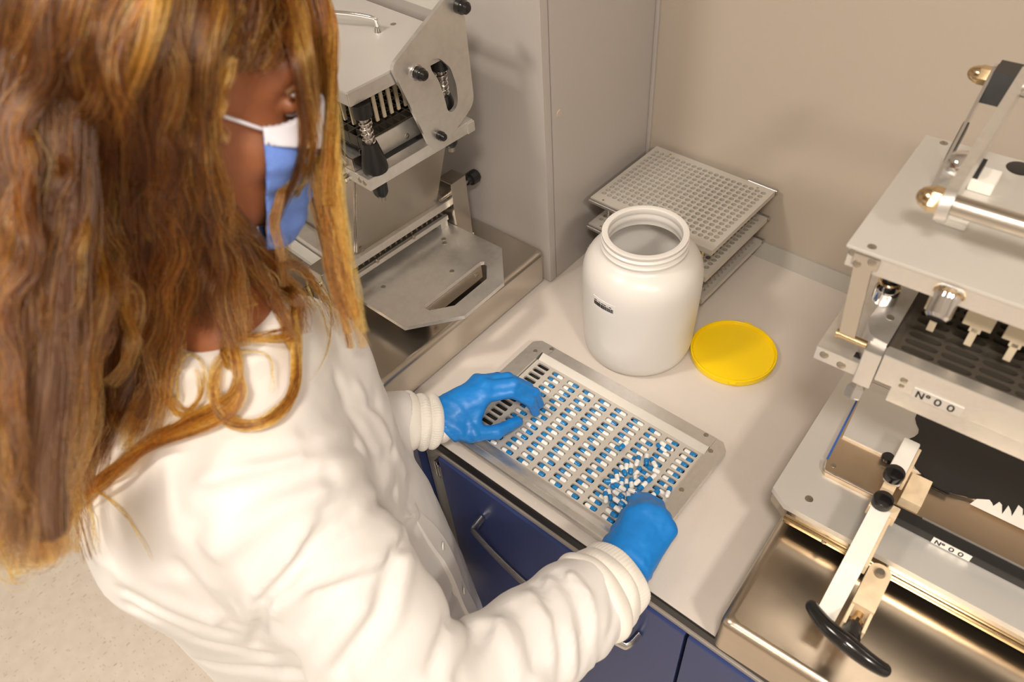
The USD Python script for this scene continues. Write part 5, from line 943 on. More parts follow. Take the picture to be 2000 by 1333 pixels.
 ([[0.021,-0.427,1.8],[0.043,-0.452,1.79],[0.059,-0.473,1.778],[0.071,-0.494,1.758],[0.072,-0.508,1.741],[0.062,-0.521,1.721],[0.038,-0.53,1.693],[0.008,-0.534,1.656],[-0.005,-0.54,1.623],[0.001,-0.555,1.599],[0.013,-0.581,1.576],[0.022,-0.602,1.559],[0.035,-0.619,1.542]],np.float64(0.0077),np.float64(0.0048),80,1,np.float64(0.0026),5.8,0),
 ([[0.031,-0.427,1.802],[0.052,-0.451,1.791],[0.065,-0.472,1.779],[0.072,-0.492,1.758],[0.072,-0.504,1.739],[0.062,-0.515,1.717],[0.031,-0.523,1.686],[-0.005,-0.526,1.645],[-0.01,-0.534,1.615],[-0.005,-0.548,1.591],[0.0,-0.575,1.564],[0.009,-0.595,1.544],[0.024,-0.609,1.524]],np.float64(0.0081),np.float64(0.0057),80,1,np.float64(0.0019),6.0,0),
 ([[0.029,-0.424,1.802],[0.056,-0.459,1.784],[0.072,-0.485,1.763],[0.065,-0.516,1.727],[0.044,-0.519,1.683],[0.001,-0.534,1.63],[-0.012,-0.551,1.584],[-0.014,-0.57,1.538],[-0.03,-0.603,1.492],[-0.025,-0.623,1.441],[-0.03,-0.666,1.373],[-0.01,-0.692,1.332],[0.038,-0.71,1.31]],np.float64(0.01),np.float64(0.0067),80,0,np.float64(0.0014),6.8,0),
 ([[0.034,-0.434,1.806],[0.058,-0.461,1.794],[0.071,-0.484,1.781],[0.073,-0.509,1.76],[0.07,-0.521,1.738],[0.058,-0.526,1.709],[0.019,-0.527,1.667],[-0.012,-0.539,1.628],[-0.014,-0.562,1.606],[-0.006,-0.584,1.585],[0.018,-0.605,1.556],[0.036,-0.62,1.535],[0.048,-0.64,1.514]],np.float64(0.0079),np.float64(0.0052),80,1,np.float64(0.0026),6.8,0),
 ([[0.029,-0.437,1.805],[0.05,-0.463,1.795],[0.064,-0.484,1.783],[0.073,-0.503,1.762],[0.07,-0.518,1.745],[0.057,-0.532,1.724],[0.048,-0.544,1.702],[0.059,-0.554,1.683],[0.071,-0.568,1.667],[0.076,-0.587,1.652],[0.087,-0.61,1.632],[0.1,-0.623,1.616],[0.114,-0.636,1.6]],np.float64(0.0085),np.float64(0.0056),80,0,np.float64(0.0021),6.5,0),
 ([[0.034,-0.434,1.805],[0.056,-0.468,1.787],[0.071,-0.492,1.764],[0.056,-0.524,1.729],[0.031,-0.527,1.683],[-0.007,-0.541,1.631],[-0.009,-0.567,1.596],[0.016,-0.587,1.567],[0.022,-0.621,1.541],[0.043,-0.645,1.513],[0.066,-0.68,1.476],[0.083,-0.706,1.448],[0.114,-0.719,1.42]],np.float64(0.0094),np.float64(0.0065),80,1,np.float64(0.0012),4.4,0),
 ([[0.021,-0.415,1.799],[0.046,-0.453,1.778],[0.059,-0.482,1.754],[0.048,-0.509,1.708],[0.011,-0.52,1.655],[-0.008,-0.54,1.603],[0.002,-0.569,1.566],[0.021,-0.599,1.534],[0.045,-0.641,1.491],[0.062,-0.672,1.459],[0.078,-0.704,1.427]],np.float64(0.0227),np.float64(0.018),300,0,np.float64(0.0016),3,1),
 ([[0.036,-0.419,1.799],[0.058,-0.452,1.783],[0.073,-0.477,1.764],[0.074,-0.502,1.731],[0.052,-0.515,1.696],[0.023,-0.518,1.648],[0.002,-0.537,1.606],[0.003,-0.557,1.569],[0.02,-0.579,1.539],[0.029,-0.609,1.513],[0.057,-0.639,1.476],[0.066,-0.668,1.45],[0.08,-0.695,1.423]],np.float64(0.0103),np.float64(0.0058),80,1,np.float64(0.0019),5.1,0),
 ([[0.025,-0.41,1.8],[0.055,-0.447,1.784],[0.073,-0.472,1.763],[0.068,-0.502,1.731],[0.055,-0.512,1.694],[0.027,-0.515,1.647],[-0.011,-0.535,1.598],[-0.038,-0.541,1.537],[-0.08,-0.559,1.467],[-0.126,-0.59,1.394],[-0.118,-0.617,1.316],[-0.094,-0.664,1.301],[-0.03,-0.69,1.302]],np.float64(0.0119),np.float64(0.0048),80,0,np.float64(0.0022),4.9,0),
 ([[0.021,-0.42,1.801],[0.05,-0.45,1.791],[0.064,-0.475,1.781],[0.074,-0.497,1.76],[0.079,-0.506,1.741],[0.072,-0.517,1.718],[0.055,-0.532,1.694],[0.049,-0.55,1.675],[0.061,-0.566,1.657],[0.08,-0.576,1.64],[0.098,-0.596,1.618],[0.103,-0.616,1.603],[0.104,-0.638,1.589]],np.float64(0.0088),np.float64(0.0038),80,1,np.float64(0.003),6.6,0),
 ([[0.028,-0.414,1.801],[0.059,-0.451,1.785],[0.08,-0.477,1.765],[0.074,-0.509,1.735],[0.064,-0.516,1.698],[0.035,-0.521,1.65],[-0.001,-0.543,1.605],[-0.018,-0.554,1.552],[-0.036,-0.569,1.492],[-0.073,-0.602,1.433],[-0.074,-0.631,1.356],[-0.056,-0.666,1.321],[-0.05,-0.71,1.293]],np.float64(0.0082),np.float64(0.0062),80,1,np.float64(0.0028),5.1,0),
 ([[0.025,-0.416,1.801],[0.055,-0.452,1.786],[0.074,-0.478,1.768],[0.075,-0.508,1.737],[0.056,-0.521,1.703],[0.025,-0.525,1.655],[0.016,-0.543,1.617],[0.022,-0.571,1.589],[0.042,-0.594,1.564],[0.064,-0.615,1.539],[0.079,-0.653,1.508],[0.093,-0.679,1.484],[0.113,-0.7,1.46]],np.float64(0.0083),np.float64(0.0054),80,0,np.float64(0.0031),6.5,0),
 ([[0.026,-0.414,1.8],[0.054,-0.45,1.783],[0.073,-0.476,1.763],[0.067,-0.509,1.733],[0.057,-0.514,1.695],[0.024,-0.521,1.646],[-0.011,-0.543,1.6],[-0.024,-0.555,1.549],[-0.035,-0.571,1.494],[-0.067,-0.605,1.441],[-0.072,-0.634,1.363],[-0.062,-0.667,1.317],[-0.062,-0.711,1.287]],np.float64(0.0099),np.float64(0.0058),80,1,np.float64(0.0017),6.5,0),
 ([[0.022,-0.417,1.8],[0.051,-0.448,1.791],[0.07,-0.469,1.779],[0.081,-0.49,1.758],[0.076,-0.508,1.742],[0.064,-0.521,1.72],[0.039,-0.524,1.687],[0.013,-0.523,1.648],[0.009,-0.536,1.62],[0.006,-0.558,1.599],[0.014,-0.587,1.573],[0.032,-0.6,1.554],[0.051,-0.612,1.534]],np.float64(0.0083),np.float64(0.0059),80,0,np.float64(0.0016),6.4,0),
 ([[0.028,-0.428,1.806],[0.054,-0.463,1.79],[0.07,-0.488,1.769],[0.058,-0.519,1.738],[0.04,-0.533,1.704],[0.04,-0.541,1.669],[0.041,-0.568,1.643],[0.045,-0.597,1.619],[0.067,-0.613,1.594],[0.082,-0.635,1.568],[0.083,-0.676,1.538],[0.102,-0.694,1.513],[0.116,-0.717,1.486]],np.float64(0.0079),np.float64(0.0051),80,1,np.float64(0.0029),5.7,0),
 ([[0.012,-0.399,1.795],[0.047,-0.44,1.777],[0.064,-0.471,1.754],[0.061,-0.498,1.712],[0.032,-0.51,1.664],[0.004,-0.524,1.61],[-0.017,-0.544,1.554],[-0.042,-0.567,1.489],[-0.074,-0.606,1.395],[-0.084,-0.642,1.331],[-0.064,-0.684,1.293]],np.float64(0.0249),np.float64(0.0197),300,0,np.float64(0.0017),3,1),
 ([[0.032,-0.406,1.801],[0.053,-0.432,1.791],[0.074,-0.453,1.78],[0.092,-0.474,1.763],[0.093,-0.492,1.751],[0.09,-0.506,1.736],[0.088,-0.512,1.715],[0.08,-0.511,1.688],[0.052,-0.519,1.658],[0.033,-0.533,1.631],[0.032,-0.545,1.597],[0.037,-0.55,1.571],[0.037,-0.569,1.55]],np.float64(0.0069),np.float64(0.006),80,1,np.float64(0.0024),7.0,0),
 ([[0.035,-0.412,1.801],[0.05,-0.44,1.786],[0.068,-0.462,1.769],[0.078,-0.486,1.744],[0.07,-0.506,1.723],[0.056,-0.514,1.692],[0.034,-0.514,1.651],[0.013,-0.53,1.615],[0.003,-0.552,1.584],[0.02,-0.566,1.558],[0.043,-0.593,1.528],[0.043,-0.622,1.51],[0.059,-0.643,1.487]],np.float64(0.0079),np.float64(0.0058),80,0,np.float64(0.0025),6.8,0),
 ([[0.048,-0.418,1.806],[0.065,-0.447,1.788],[0.077,-0.473,1.769],[0.085,-0.494,1.736],[0.065,-0.511,1.705],[0.028,-0.521,1.66],[0.015,-0.527,1.615],[-0.0,-0.547,1.571],[-0.024,-0.573,1.525],[-0.028,-0.588,1.473],[-0.048,-0.625,1.403],[-0.07,-0.661,1.348],[-0.072,-0.688,1.287]],np.float64(0.0084),np.float64(0.0061),80,1,np.float64(0.0037),5.8,0),
 ([[0.038,-0.407,1.8],[0.057,-0.431,1.788],[0.074,-0.454,1.777],[0.089,-0.473,1.756],[0.09,-0.489,1.74],[0.084,-0.503,1.721],[0.076,-0.508,1.695],[0.058,-0.51,1.663],[0.035,-0.52,1.629],[0.024,-0.535,1.6],[0.021,-0.543,1.557],[0.016,-0.561,1.527],[0.017,-0.584,1.506]],np.float64(0.01),np.float64(0.0043),80,1,np.float64(0.0018),4.2,0),
 ([[0.03,-0.409,1.801],[0.049,-0.433,1.791],[0.07,-0.454,1.781],[0.084,-0.478,1.765],[0.087,-0.494,1.751],[0.088,-0.506,1.735],[0.086,-0.511,1.715],[0.065,-0.517,1.687],[0.034,-0.524,1.653],[0.027,-0.535,1.628],[0.027,-0.546,1.594],[0.024,-0.562,1.569],[0.028,-0.582,1.552]],np.float64(0.0085),np.float64(0.0048),80,0,np.float64(0.0028),4.6,0),
 ([[0.042,-0.415,1.804],[0.063,-0.445,1.785],[0.076,-0.474,1.768],[0.088,-0.497,1.736],[0.067,-0.516,1.707],[0.042,-0.52,1.661],[0.028,-0.534,1.622],[0.028,-0.561,1.592],[0.055,-0.576,1.566],[0.062,-0.607,1.544],[0.088,-0.636,1.512],[0.099,-0.663,1.489],[0.104,-0.694,1.467]],np.float64(0.0077),np.float64(0.0043),80,1,np.float64(0.0013),6.0,0),
 ([[0.036,-0.409,1.801],[0.057,-0.439,1.782],[0.069,-0.468,1.764],[0.083,-0.487,1.73],[0.061,-0.508,1.702],[0.033,-0.514,1.656],[0.022,-0.52,1.613],[-0.007,-0.545,1.568],[-0.03,-0.556,1.51],[-0.051,-0.57,1.445],[-0.091,-0.618,1.368],[-0.045,-0.639,1.346],[-0.019,-0.677,1.328]],np.float64(0.0114),np.float64(0.0068),80,0,np.float64(0.0016),4.3,0),
 ([[0.043,-0.41,1.801],[0.062,-0.44,1.783],[0.082,-0.463,1.763],[0.086,-0.493,1.734],[0.073,-0.511,1.705],[0.056,-0.512,1.663],[0.042,-0.52,1.619],[0.016,-0.541,1.575],[-0.028,-0.56,1.512],[-0.054,-0.567,1.44],[-0.062,-0.601,1.369],[-0.048,-0.644,1.351],[-0.002,-0.676,1.346]],np.float64(0.0098),np.float64(0.0054),80,1,np.float64(0.0037),6.9,0),
 ([[0.03,-0.396,1.799],[0.051,-0.429,1.777],[0.068,-0.458,1.755],[0.07,-0.486,1.717],[0.054,-0.499,1.677],[0.028,-0.51,1.626],[0.009,-0.526,1.574],[-0.027,-0.542,1.505],[-0.09,-0.57,1.39],[-0.081,-0.608,1.345],[-0.039,-0.652,1.336]],np.float64(0.0247),np.float64(0.0196),300,0,np.float64(0.0017),3,1),
 ([[0.034,-0.397,1.801],[0.058,-0.426,1.786],[0.081,-0.45,1.771],[0.086,-0.481,1.75],[0.091,-0.489,1.728],[0.083,-0.498,1.7],[0.051,-0.51,1.665],[0.034,-0.514,1.627],[0.035,-0.522,1.593],[0.021,-0.545,1.562],[0.033,-0.57,1.526],[0.055,-0.583,1.502],[0.052,-0.614,1.483]],np.float64(0.0073),np.float64(0.0057),80,1,np.float64(0.0025),4.2,0),
 ([[0.046,-0.404,1.802],[0.059,-0.424,1.789],[0.073,-0.447,1.778],[0.086,-0.468,1.759],[0.092,-0.478,1.741],[0.086,-0.493,1.724],[0.075,-0.505,1.702],[0.067,-0.509,1.675],[0.058,-0.511,1.645],[0.034,-0.521,1.61],[0.011,-0.54,1.568],[0.012,-0.549,1.537],[0.025,-0.56,1.513]],np.float64(0.0071),np.float64(0.0044),80,0,np.float64(0.0021),5.9,0),
 ([[0.045,-0.403,1.801],[0.066,-0.429,1.786],[0.083,-0.455,1.771],[0.089,-0.481,1.748],[0.093,-0.487,1.724],[0.077,-0.501,1.698],[0.047,-0.51,1.661],[0.037,-0.507,1.622],[0.027,-0.523,1.589],[0.009,-0.546,1.555],[0.028,-0.558,1.516],[0.036,-0.584,1.492],[0.033,-0.614,1.472]],np.float64(0.0088),np.float64(0.004),80,1,np.float64(0.0031),6.5,0),
 ([[0.038,-0.399,1.799],[0.051,-0.419,1.785],[0.069,-0.438,1.773],[0.081,-0.463,1.755],[0.081,-0.481,1.741],[0.081,-0.491,1.722],[0.078,-0.494,1.698],[0.07,-0.5,1.672],[0.046,-0.509,1.641],[0.025,-0.521,1.608],[0.021,-0.533,1.568],[0.021,-0.539,1.536],[0.017,-0.556,1.506]],np.float64(0.0098),np.float64(0.0063),80,1,np.float64(0.0024),6.2,0),
 ([[0.036,-0.399,1.801],[0.058,-0.429,1.784],[0.077,-0.456,1.768],[0.088,-0.48,1.738],[0.079,-0.497,1.712],[0.057,-0.508,1.675],[0.036,-0.513,1.63],[0.027,-0.525,1.589],[-0.0,-0.542,1.539],[-0.041,-0.56,1.473],[-0.068,-0.584,1.387],[-0.054,-0.617,1.356],[-0.046,-0.655,1.333]],np.float64(0.0097),np.float64(0.0053),80,0,np.float64(0.0015),4.5,0),
 ([[0.042,-0.411,1.803],[0.058,-0.438,1.788],[0.077,-0.459,1.771],[0.078,-0.489,1.75],[0.078,-0.499,1.728],[0.068,-0.504,1.697],[0.026,-0.516,1.659],[0.009,-0.524,1.623],[0.015,-0.533,1.591],[0.006,-0.558,1.564],[0.022,-0.585,1.532],[0.042,-0.6,1.508],[0.036,-0.631,1.49]],np.float64(0.0076),np.float64(0.0045),80,1,np.float64(0.0014),4.8,0),
 ([[0.022,-0.397,1.798],[0.048,-0.423,1.787],[0.066,-0.448,1.778],[0.08,-0.469,1.759],[0.085,-0.48,1.741],[0.079,-0.495,1.724],[0.066,-0.507,1.703],[0.047,-0.51,1.671],[0.028,-0.509,1.636],[0.018,-0.521,1.607],[0.001,-0.544,1.569],[0.004,-0.558,1.544],[0.022,-0.569,1.523]],np.float64(0.01),np.float64(0.0058),80,0,np.float64(0.0014),5.3,0),
 ([[0.018,-0.397,1.797],[0.044,-0.423,1.787],[0.067,-0.446,1.777],[0.082,-0.472,1.76],[0.083,-0.49,1.747],[0.083,-0.502,1.73],[0.08,-0.508,1.707],[0.065,-0.51,1.678],[0.041,-0.517,1.645],[0.027,-0.532,1.619],[0.022,-0.552,1.585],[0.036,-0.564,1.565],[0.053,-0.578,1.547]],np.float64(0.0078),np.float64(0.0042),80,1,np.float64(0.0019),6.5,0),
 ([[0.026,-0.392,1.797],[0.05,-0.423,1.777],[0.069,-0.45,1.757],[0.076,-0.477,1.722],[0.07,-0.491,1.689],[0.06,-0.503,1.65],[0.037,-0.514,1.599],[0.015,-0.527,1.544],[-0.053,-0.544,1.434],[-0.071,-0.574,1.372],[-0.035,-0.617,1.363]],np.float64(0.0241),np.float64(0.0192),300,0,np.float64(0.0017),3,1),
 ([[0.036,-0.395,1.797],[0.06,-0.422,1.781],[0.081,-0.448,1.765],[0.089,-0.476,1.741],[0.093,-0.483,1.715],[0.087,-0.494,1.686],[0.074,-0.51,1.655],[0.057,-0.513,1.612],[0.047,-0.52,1.569],[0.024,-0.539,1.524],[-0.007,-0.559,1.449],[0.014,-0.583,1.423],[0.005,-0.616,1.392]],np.float64(0.0087),np.float64(0.0056),80,1,np.float64(0.0021),6.1,0),
 ([[0.032,-0.399,1.801],[0.06,-0.429,1.785],[0.078,-0.458,1.771],[0.097,-0.476,1.743],[0.091,-0.496,1.721],[0.081,-0.509,1.693],[0.08,-0.512,1.661],[0.05,-0.526,1.621],[0.034,-0.538,1.579],[0.019,-0.543,1.527],[-0.063,-0.57,1.43],[-0.067,-0.589,1.378],[-0.045,-0.625,1.363]],np.float64(0.0087),np.float64(0.0064),80,0,np.float64(0.0026),6.4,0),
 ([[0.032,-0.389,1.796],[0.063,-0.419,1.781],[0.085,-0.447,1.767],[0.096,-0.471,1.741],[0.1,-0.478,1.716],[0.093,-0.491,1.688],[0.085,-0.508,1.66],[0.069,-0.512,1.619],[0.056,-0.513,1.572],[0.044,-0.53,1.531],[0.021,-0.56,1.473],[0.035,-0.58,1.442],[0.051,-0.606,1.416]],np.float64(0.008),np.float64(0.0052),80,1,np.float64(0.0034),6.0,0),
 ([[0.034,-0.39,1.796],[0.058,-0.42,1.781],[0.08,-0.443,1.764],[0.095,-0.461,1.735],[0.089,-0.481,1.713],[0.079,-0.496,1.685],[0.083,-0.502,1.655],[0.075,-0.502,1.615],[0.047,-0.513,1.566],[0.022,-0.535,1.523],[0.021,-0.554,1.466],[0.043,-0.574,1.438],[0.035,-0.605,1.404]],np.float64(0.0081),np.float64(0.0042),80,1,np.float64(0.0035),5.4,0),
 ([[0.033,-0.389,1.796],[0.051,-0.409,1.784],[0.071,-0.432,1.774],[0.087,-0.454,1.758],[0.096,-0.461,1.742],[0.096,-0.474,1.725],[0.09,-0.487,1.707],[0.087,-0.492,1.685],[0.092,-0.496,1.664],[0.087,-0.506,1.64],[0.05,-0.514,1.592],[0.047,-0.518,1.561],[0.048,-0.526,1.531]],np.float64(0.0079),np.float64(0.0057),80,0,np.float64(0.0016),5.5,0),
 ([[0.033,-0.39,1.795],[0.048,-0.408,1.782],[0.069,-0.428,1.771],[0.084,-0.453,1.756],[0.087,-0.468,1.742],[0.091,-0.476,1.725],[0.091,-0.479,1.704],[0.087,-0.488,1.682],[0.084,-0.501,1.663],[0.075,-0.51,1.637],[0.05,-0.51,1.587],[0.048,-0.515,1.558],[0.043,-0.53,1.531]],np.float64(0.0087),np.float64(0.0058),80,1,np.float64(0.0031),6.6,0),
 ([[0.034,-0.398,1.799],[0.055,-0.427,1.783],[0.075,-0.45,1.766],[0.088,-0.471,1.737],[0.08,-0.49,1.715],[0.071,-0.502,1.686],[0.071,-0.505,1.653],[0.046,-0.514,1.608],[0.016,-0.531,1.563],[-0.02,-0.541,1.5],[-0.077,-0.548,1.393],[-0.102,-0.582,1.346],[-0.098,-0.623,1.322]],np.float64(0.0108),np.float64(0.0045),80,0,np.float64(0.0015),4.3,0),
 ([[0.035,-0.4,1.8],[0.06,-0.428,1.784],[0.076,-0.457,1.77],[0.086,-0.479,1.742],[0.089,-0.485,1.715],[0.073,-0.498,1.683],[0.041,-0.512,1.646],[0.028,-0.522,1.605],[0.031,-0.526,1.567],[0.011,-0.54,1.516],[-0.064,-0.57,1.427],[-0.085,-0.596,1.37],[-0.029,-0.623,1.366]],np.float64(0.0083),np.float64(0.005),80,1,np.float64(0.0034),4.2,0),
 ([[0.028,-0.378,1.794],[0.046,-0.402,1.775],[0.066,-0.426,1.757],[0.08,-0.448,1.728],[0.082,-0.457,1.7],[0.08,-0.466,1.669],[0.078,-0.483,1.639],[0.061,-0.496,1.599],[0.037,-0.508,1.551],[0.027,-0.525,1.507],[0.018,-0.556,1.453],[0.014,-0.584,1.416],[0.01,-0.615,1.381]],np.float64(0.0123),np.float64(0.0115),170,0,np.float64(0.0016),3,1),
 ([[0.046,-0.391,1.798],[0.062,-0.414,1.779],[0.08,-0.437,1.762],[0.09,-0.46,1.733],[0.091,-0.467,1.705],[0.09,-0.473,1.674],[0.086,-0.488,1.644],[0.063,-0.502,1.603],[0.035,-0.517,1.556],[0.024,-0.533,1.511],[0.014,-0.559,1.451],[0.001,-0.587,1.408],[-0.013,-0.621,1.37]],np.float64(0.0053),np.float64(0.0045),60,1,np.float64(0.0023),5.7,0),
 ([[0.039,-0.382,1.796],[0.059,-0.406,1.777],[0.079,-0.432,1.76],[0.091,-0.455,1.73],[0.094,-0.458,1.701],[0.093,-0.465,1.67],[0.088,-0.483,1.641],[0.068,-0.499,1.602],[0.044,-0.511,1.553],[0.04,-0.524,1.509],[0.039,-0.555,1.458],[0.029,-0.586,1.424],[0.02,-0.618,1.386]],np.float64(0.0053),np.float64(0.0045),60,0,np.float64(0.0013),5.5,0),
 ([[0.038,-0.379,1.795],[0.058,-0.403,1.776],[0.078,-0.43,1.759],[0.092,-0.449,1.729],[0.095,-0.452,1.701],[0.09,-0.465,1.671],[0.086,-0.483,1.642],[0.073,-0.491,1.601],[0.051,-0.499,1.55],[0.038,-0.521,1.51],[0.037,-0.554,1.461],[0.047,-0.578,1.429],[0.043,-0.609,1.396]],np.float64(0.0053),np.float64(0.0045),60,1,np.float64(0.0013),4.5,0),
 ([[0.041,-0.385,1.798],[0.06,-0.409,1.78],[0.08,-0.433,1.763],[0.093,-0.454,1.734],[0.094,-0.461,1.706],[0.09,-0.472,1.676],[0.087,-0.487,1.646],[0.071,-0.497,1.605],[0.043,-0.51,1.557],[0.031,-0.528,1.513],[0.024,-0.556,1.457],[0.013,-0.585,1.418],[0.006,-0.616,1.38]],np.float64(0.0053),np.float64(0.0044),60,1,np.float64(0.0025),5.2,0),
 ([[0.032,-0.38,1.795],[0.051,-0.404,1.776],[0.071,-0.43,1.758],[0.085,-0.45,1.729],[0.088,-0.455,1.7],[0.084,-0.469,1.671],[0.08,-0.488,1.642],[0.067,-0.495,1.6],[0.042,-0.507,1.551],[0.027,-0.529,1.509],[0.024,-0.558,1.455],[0.024,-0.585,1.419],[0.01,-0.617,1.381]],np.float64(0.0053),np.float64(0.0045),60,0,np.float64(0.0013),4.1,0),
 ([[0.028,-0.382,1.795],[0.044,-0.406,1.778],[0.063,-0.431,1.763],[0.075,-0.459,1.74],[0.074,-0.477,1.719],[0.067,-0.489,1.693],[0.063,-0.499,1.664],[0.055,-0.504,1.629],[0.035,-0.506,1.583],[0.029,-0.519,1.531],[0.022,-0.535,1.49],[0.019,-0.555,1.452]],np.float64(0.0118),np.float64(0.011),170,0,np.float64(0.0016),3,1),
 ([[0.03,-0.385,1.796],[0.047,-0.408,1.781],[0.068,-0.432,1.768],[0.082,-0.46,1.749],[0.083,-0.478,1.732],[0.082,-0.489,1.71],[0.073,-0.5,1.684],[0.07,-0.51,1.657],[0.061,-0.509,1.623],[0.046,-0.513,1.582],[0.04,-0.529,1.537],[0.037,-0.541,1.499],[0.031,-0.562,1.466]],np.float64(0.005),np.float64(0.0042),60,1,np.float64(0.0012),5.9,0),
 ([[0.029,-0.38,1.796],[0.049,-0.403,1.781],[0.071,-0.429,1.769],[0.084,-0.457,1.75],[0.088,-0.471,1.731],[0.084,-0.483,1.708],[0.075,-0.494,1.683],[0.073,-0.504,1.657],[0.065,-0.507,1.623],[0.045,-0.503,1.578],[0.038,-0.516,1.53],[0.029,-0.533,1.493],[0.022,-0.551,1.455]],np.float64(0.005),np.float64(0.0043),60,0,np.float64(0.0025),5.7,0),
 ([[0.04,-0.392,1.8],[0.055,-0.415,1.785],[0.074,-0.438,1.771],[0.088,-0.464,1.752],[0.087,-0.483,1.736],[0.082,-0.497,1.715],[0.075,-0.504,1.688],[0.073,-0.509,1.66],[0.059,-0.514,1.625],[0.041,-0.521,1.584],[0.034,-0.534,1.536],[0.025,-0.545,1.494],[0.021,-0.564,1.46]],np.float64(0.005),np.float64(0.0042),60,1,np.float64(0.0021),4.8,0),
 ([[0.035,-0.387,1.795],[0.051,-0.409,1.78],[0.07,-0.433,1.767],[0.082,-0.462,1.747],[0.086,-0.476,1.728],[0.081,-0.49,1.706],[0.071,-0.502,1.681],[0.075,-0.508,1.655],[0.067,-0.509,1.621],[0.045,-0.515,1.578],[0.041,-0.527,1.53],[0.038,-0.539,1.493],[0.034,-0.563,1.463]],np.float64(0.005),np.float64(0.0042),60,1,np.float64(0.0016),5.0,0),
 ([[0.033,-0.385,1.799],[0.052,-0.408,1.783],[0.074,-0.434,1.771],[0.086,-0.462,1.752],[0.089,-0.476,1.732],[0.084,-0.488,1.709],[0.071,-0.501,1.683],[0.069,-0.51,1.656],[0.063,-0.509,1.623],[0.044,-0.509,1.579],[0.029,-0.529,1.529],[0.023,-0.541,1.489],[0.03,-0.557,1.456]],np.float64(0.005),np.float64(0.0042),60,0,np.float64(0.0024),5.4,0),
 ([[0.016,-0.366,1.789],[0.039,-0.391,1.772],[0.064,-0.417,1.757],[0.081,-0.443,1.732],[0.082,-0.458,1.708],[0.079,-0.469,1.68],[0.079,-0.479,1.651],[0.075,-0.488,1.617],[0.049,-0.493,1.554],[0.043,-0.506,1.512],[0.038,-0.526,1.473]],np.float64(0.0118),np.float64(0.011),170,0,np.float64(0.0016),3,1),
 ([[0.039,-0.381,1.796],[0.051,-0.398,1.78],[0.069,-0.417,1.766],[0.085,-0.443,1.748],[0.09,-0.456,1.73],[0.09,-0.465,1.709],[0.084,-0.475,1.685],[0.082,-0.485,1.662],[0.084,-0.492,1.637],[0.07,-0.494,1.6],[0.044,-0.503,1.546],[0.043,-0.515,1.513],[0.038,-0.529,1.479]],np.float64(0.005),np.float64(0.0042),60,1,np.float64(0.002),4.2,0),
 ([[0.037,-0.373,1.793],[0.052,-0.392,1.777],[0.074,-0.413,1.764],[0.093,-0.438,1.746],[0.099,-0.453,1.729],[0.1,-0.462,1.708],[0.097,-0.469,1.684],[0.097,-0.479,1.66],[0.097,-0.488,1.634],[0.086,-0.49,1.599],[0.066,-0.493,1.543],[0.064,-0.509,1.513],[0.061,-0.526,1.482]],np.float64(0.005),np.float64(0.0042),60,0,np.float64(0.0024),5.5,0),
 ([[0.037,-0.381,1.795],[0.05,-0.399,1.779],[0.069,-0.419,1.766],[0.086,-0.444,1.747],[0.091,-0.459,1.731],[0.09,-0.47,1.711],[0.088,-0.477,1.687],[0.089,-0.486,1.663],[0.089,-0.496,1.639],[0.071,-0.501,1.602],[0.052,-0.507,1.55],[0.051,-0.519,1.519],[0.045,-0.535,1.486]],np.float64(0.005),np.float64(0.0042),60,1,np.float64(0.0024),4.5,0),
 ([[0.031,-0.379,1.795],[0.046,-0.397,1.779],[0.065,-0.418,1.765],[0.081,-0.445,1.747],[0.089,-0.455,1.728],[0.087,-0.468,1.707],[0.08,-0.481,1.685],[0.083,-0.488,1.661],[0.085,-0.494,1.635],[0.062,-0.5,1.596],[0.046,-0.509,1.545],[0.046,-0.519,1.512],[0.033,-0.538,1.477]],np.float64(0.005),np.float64(0.0043),60,1,np.float64(0.0015),5.0,0),
 ([[0.027,-0.371,1.787],[0.046,-0.394,1.773],[0.069,-0.416,1.761],[0.087,-0.436,1.741],[0.092,-0.449,1.723],[0.089,-0.462,1.704],[0.085,-0.472,1.68],[0.086,-0.478,1.656],[0.088,-0.482,1.63],[0.075,-0.487,1.595],[0.051,-0.497,1.542],[0.05,-0.509,1.51],[0.05,-0.521,1.477]],np.float64(0.0051),np.float64(0.0043),60,0,np.float64(0.0013),4.1,0),
 ([[0.025,-0.367,1.79],[0.042,-0.386,1.772],[0.063,-0.407,1.755],[0.081,-0.431,1.731],[0.084,-0.447,1.709],[0.082,-0.458,1.683],[0.08,-0.467,1.654],[0.08,-0.476,1.624],[0.069,-0.48,1.584],[0.049,-0.484,1.52],[0.054,-0.497,1.484],[0.068,-0.514,1.455]],np.float64(0.012),np.float64(0.0112),170,0,np.float64(0.0016),3,0),
 ([[0.024,-0.364,1.791],[0.043,-0.384,1.774],[0.071,-0.406,1.761],[0.091,-0.434,1.742],[0.095,-0.447,1.722],[0.096,-0.454,1.698],[0.09,-0.465,1.672],[0.087,-0.477,1.646],[0.087,-0.479,1.615],[0.074,-0.476,1.573],[0.052,-0.489,1.516],[0.059,-0.499,1.483],[0.078,-0.509,1.457]],np.float64(0.0052),np.float64(0.0044),60,1,np.float64(0.0026),5.7,0),
 ([[0.033,-0.37,1.791],[0.049,-0.388,1.774],[0.069,-0.41,1.759],[0.09,-0.428,1.736],[0.091,-0.446,1.719],[0.089,-0.459,1.697],[0.09,-0.462,1.67],[0.089,-0.472,1.644],[0.084,-0.483,1.615],[0.072,-0.479,1.572],[0.055,-0.487,1.516],[0.059,-0.503,1.485],[0.08,-0.511,1.46]],np.float64(0.0052),np.float64(0.0044),60,0,np.float64(0.0017),4.5,0),
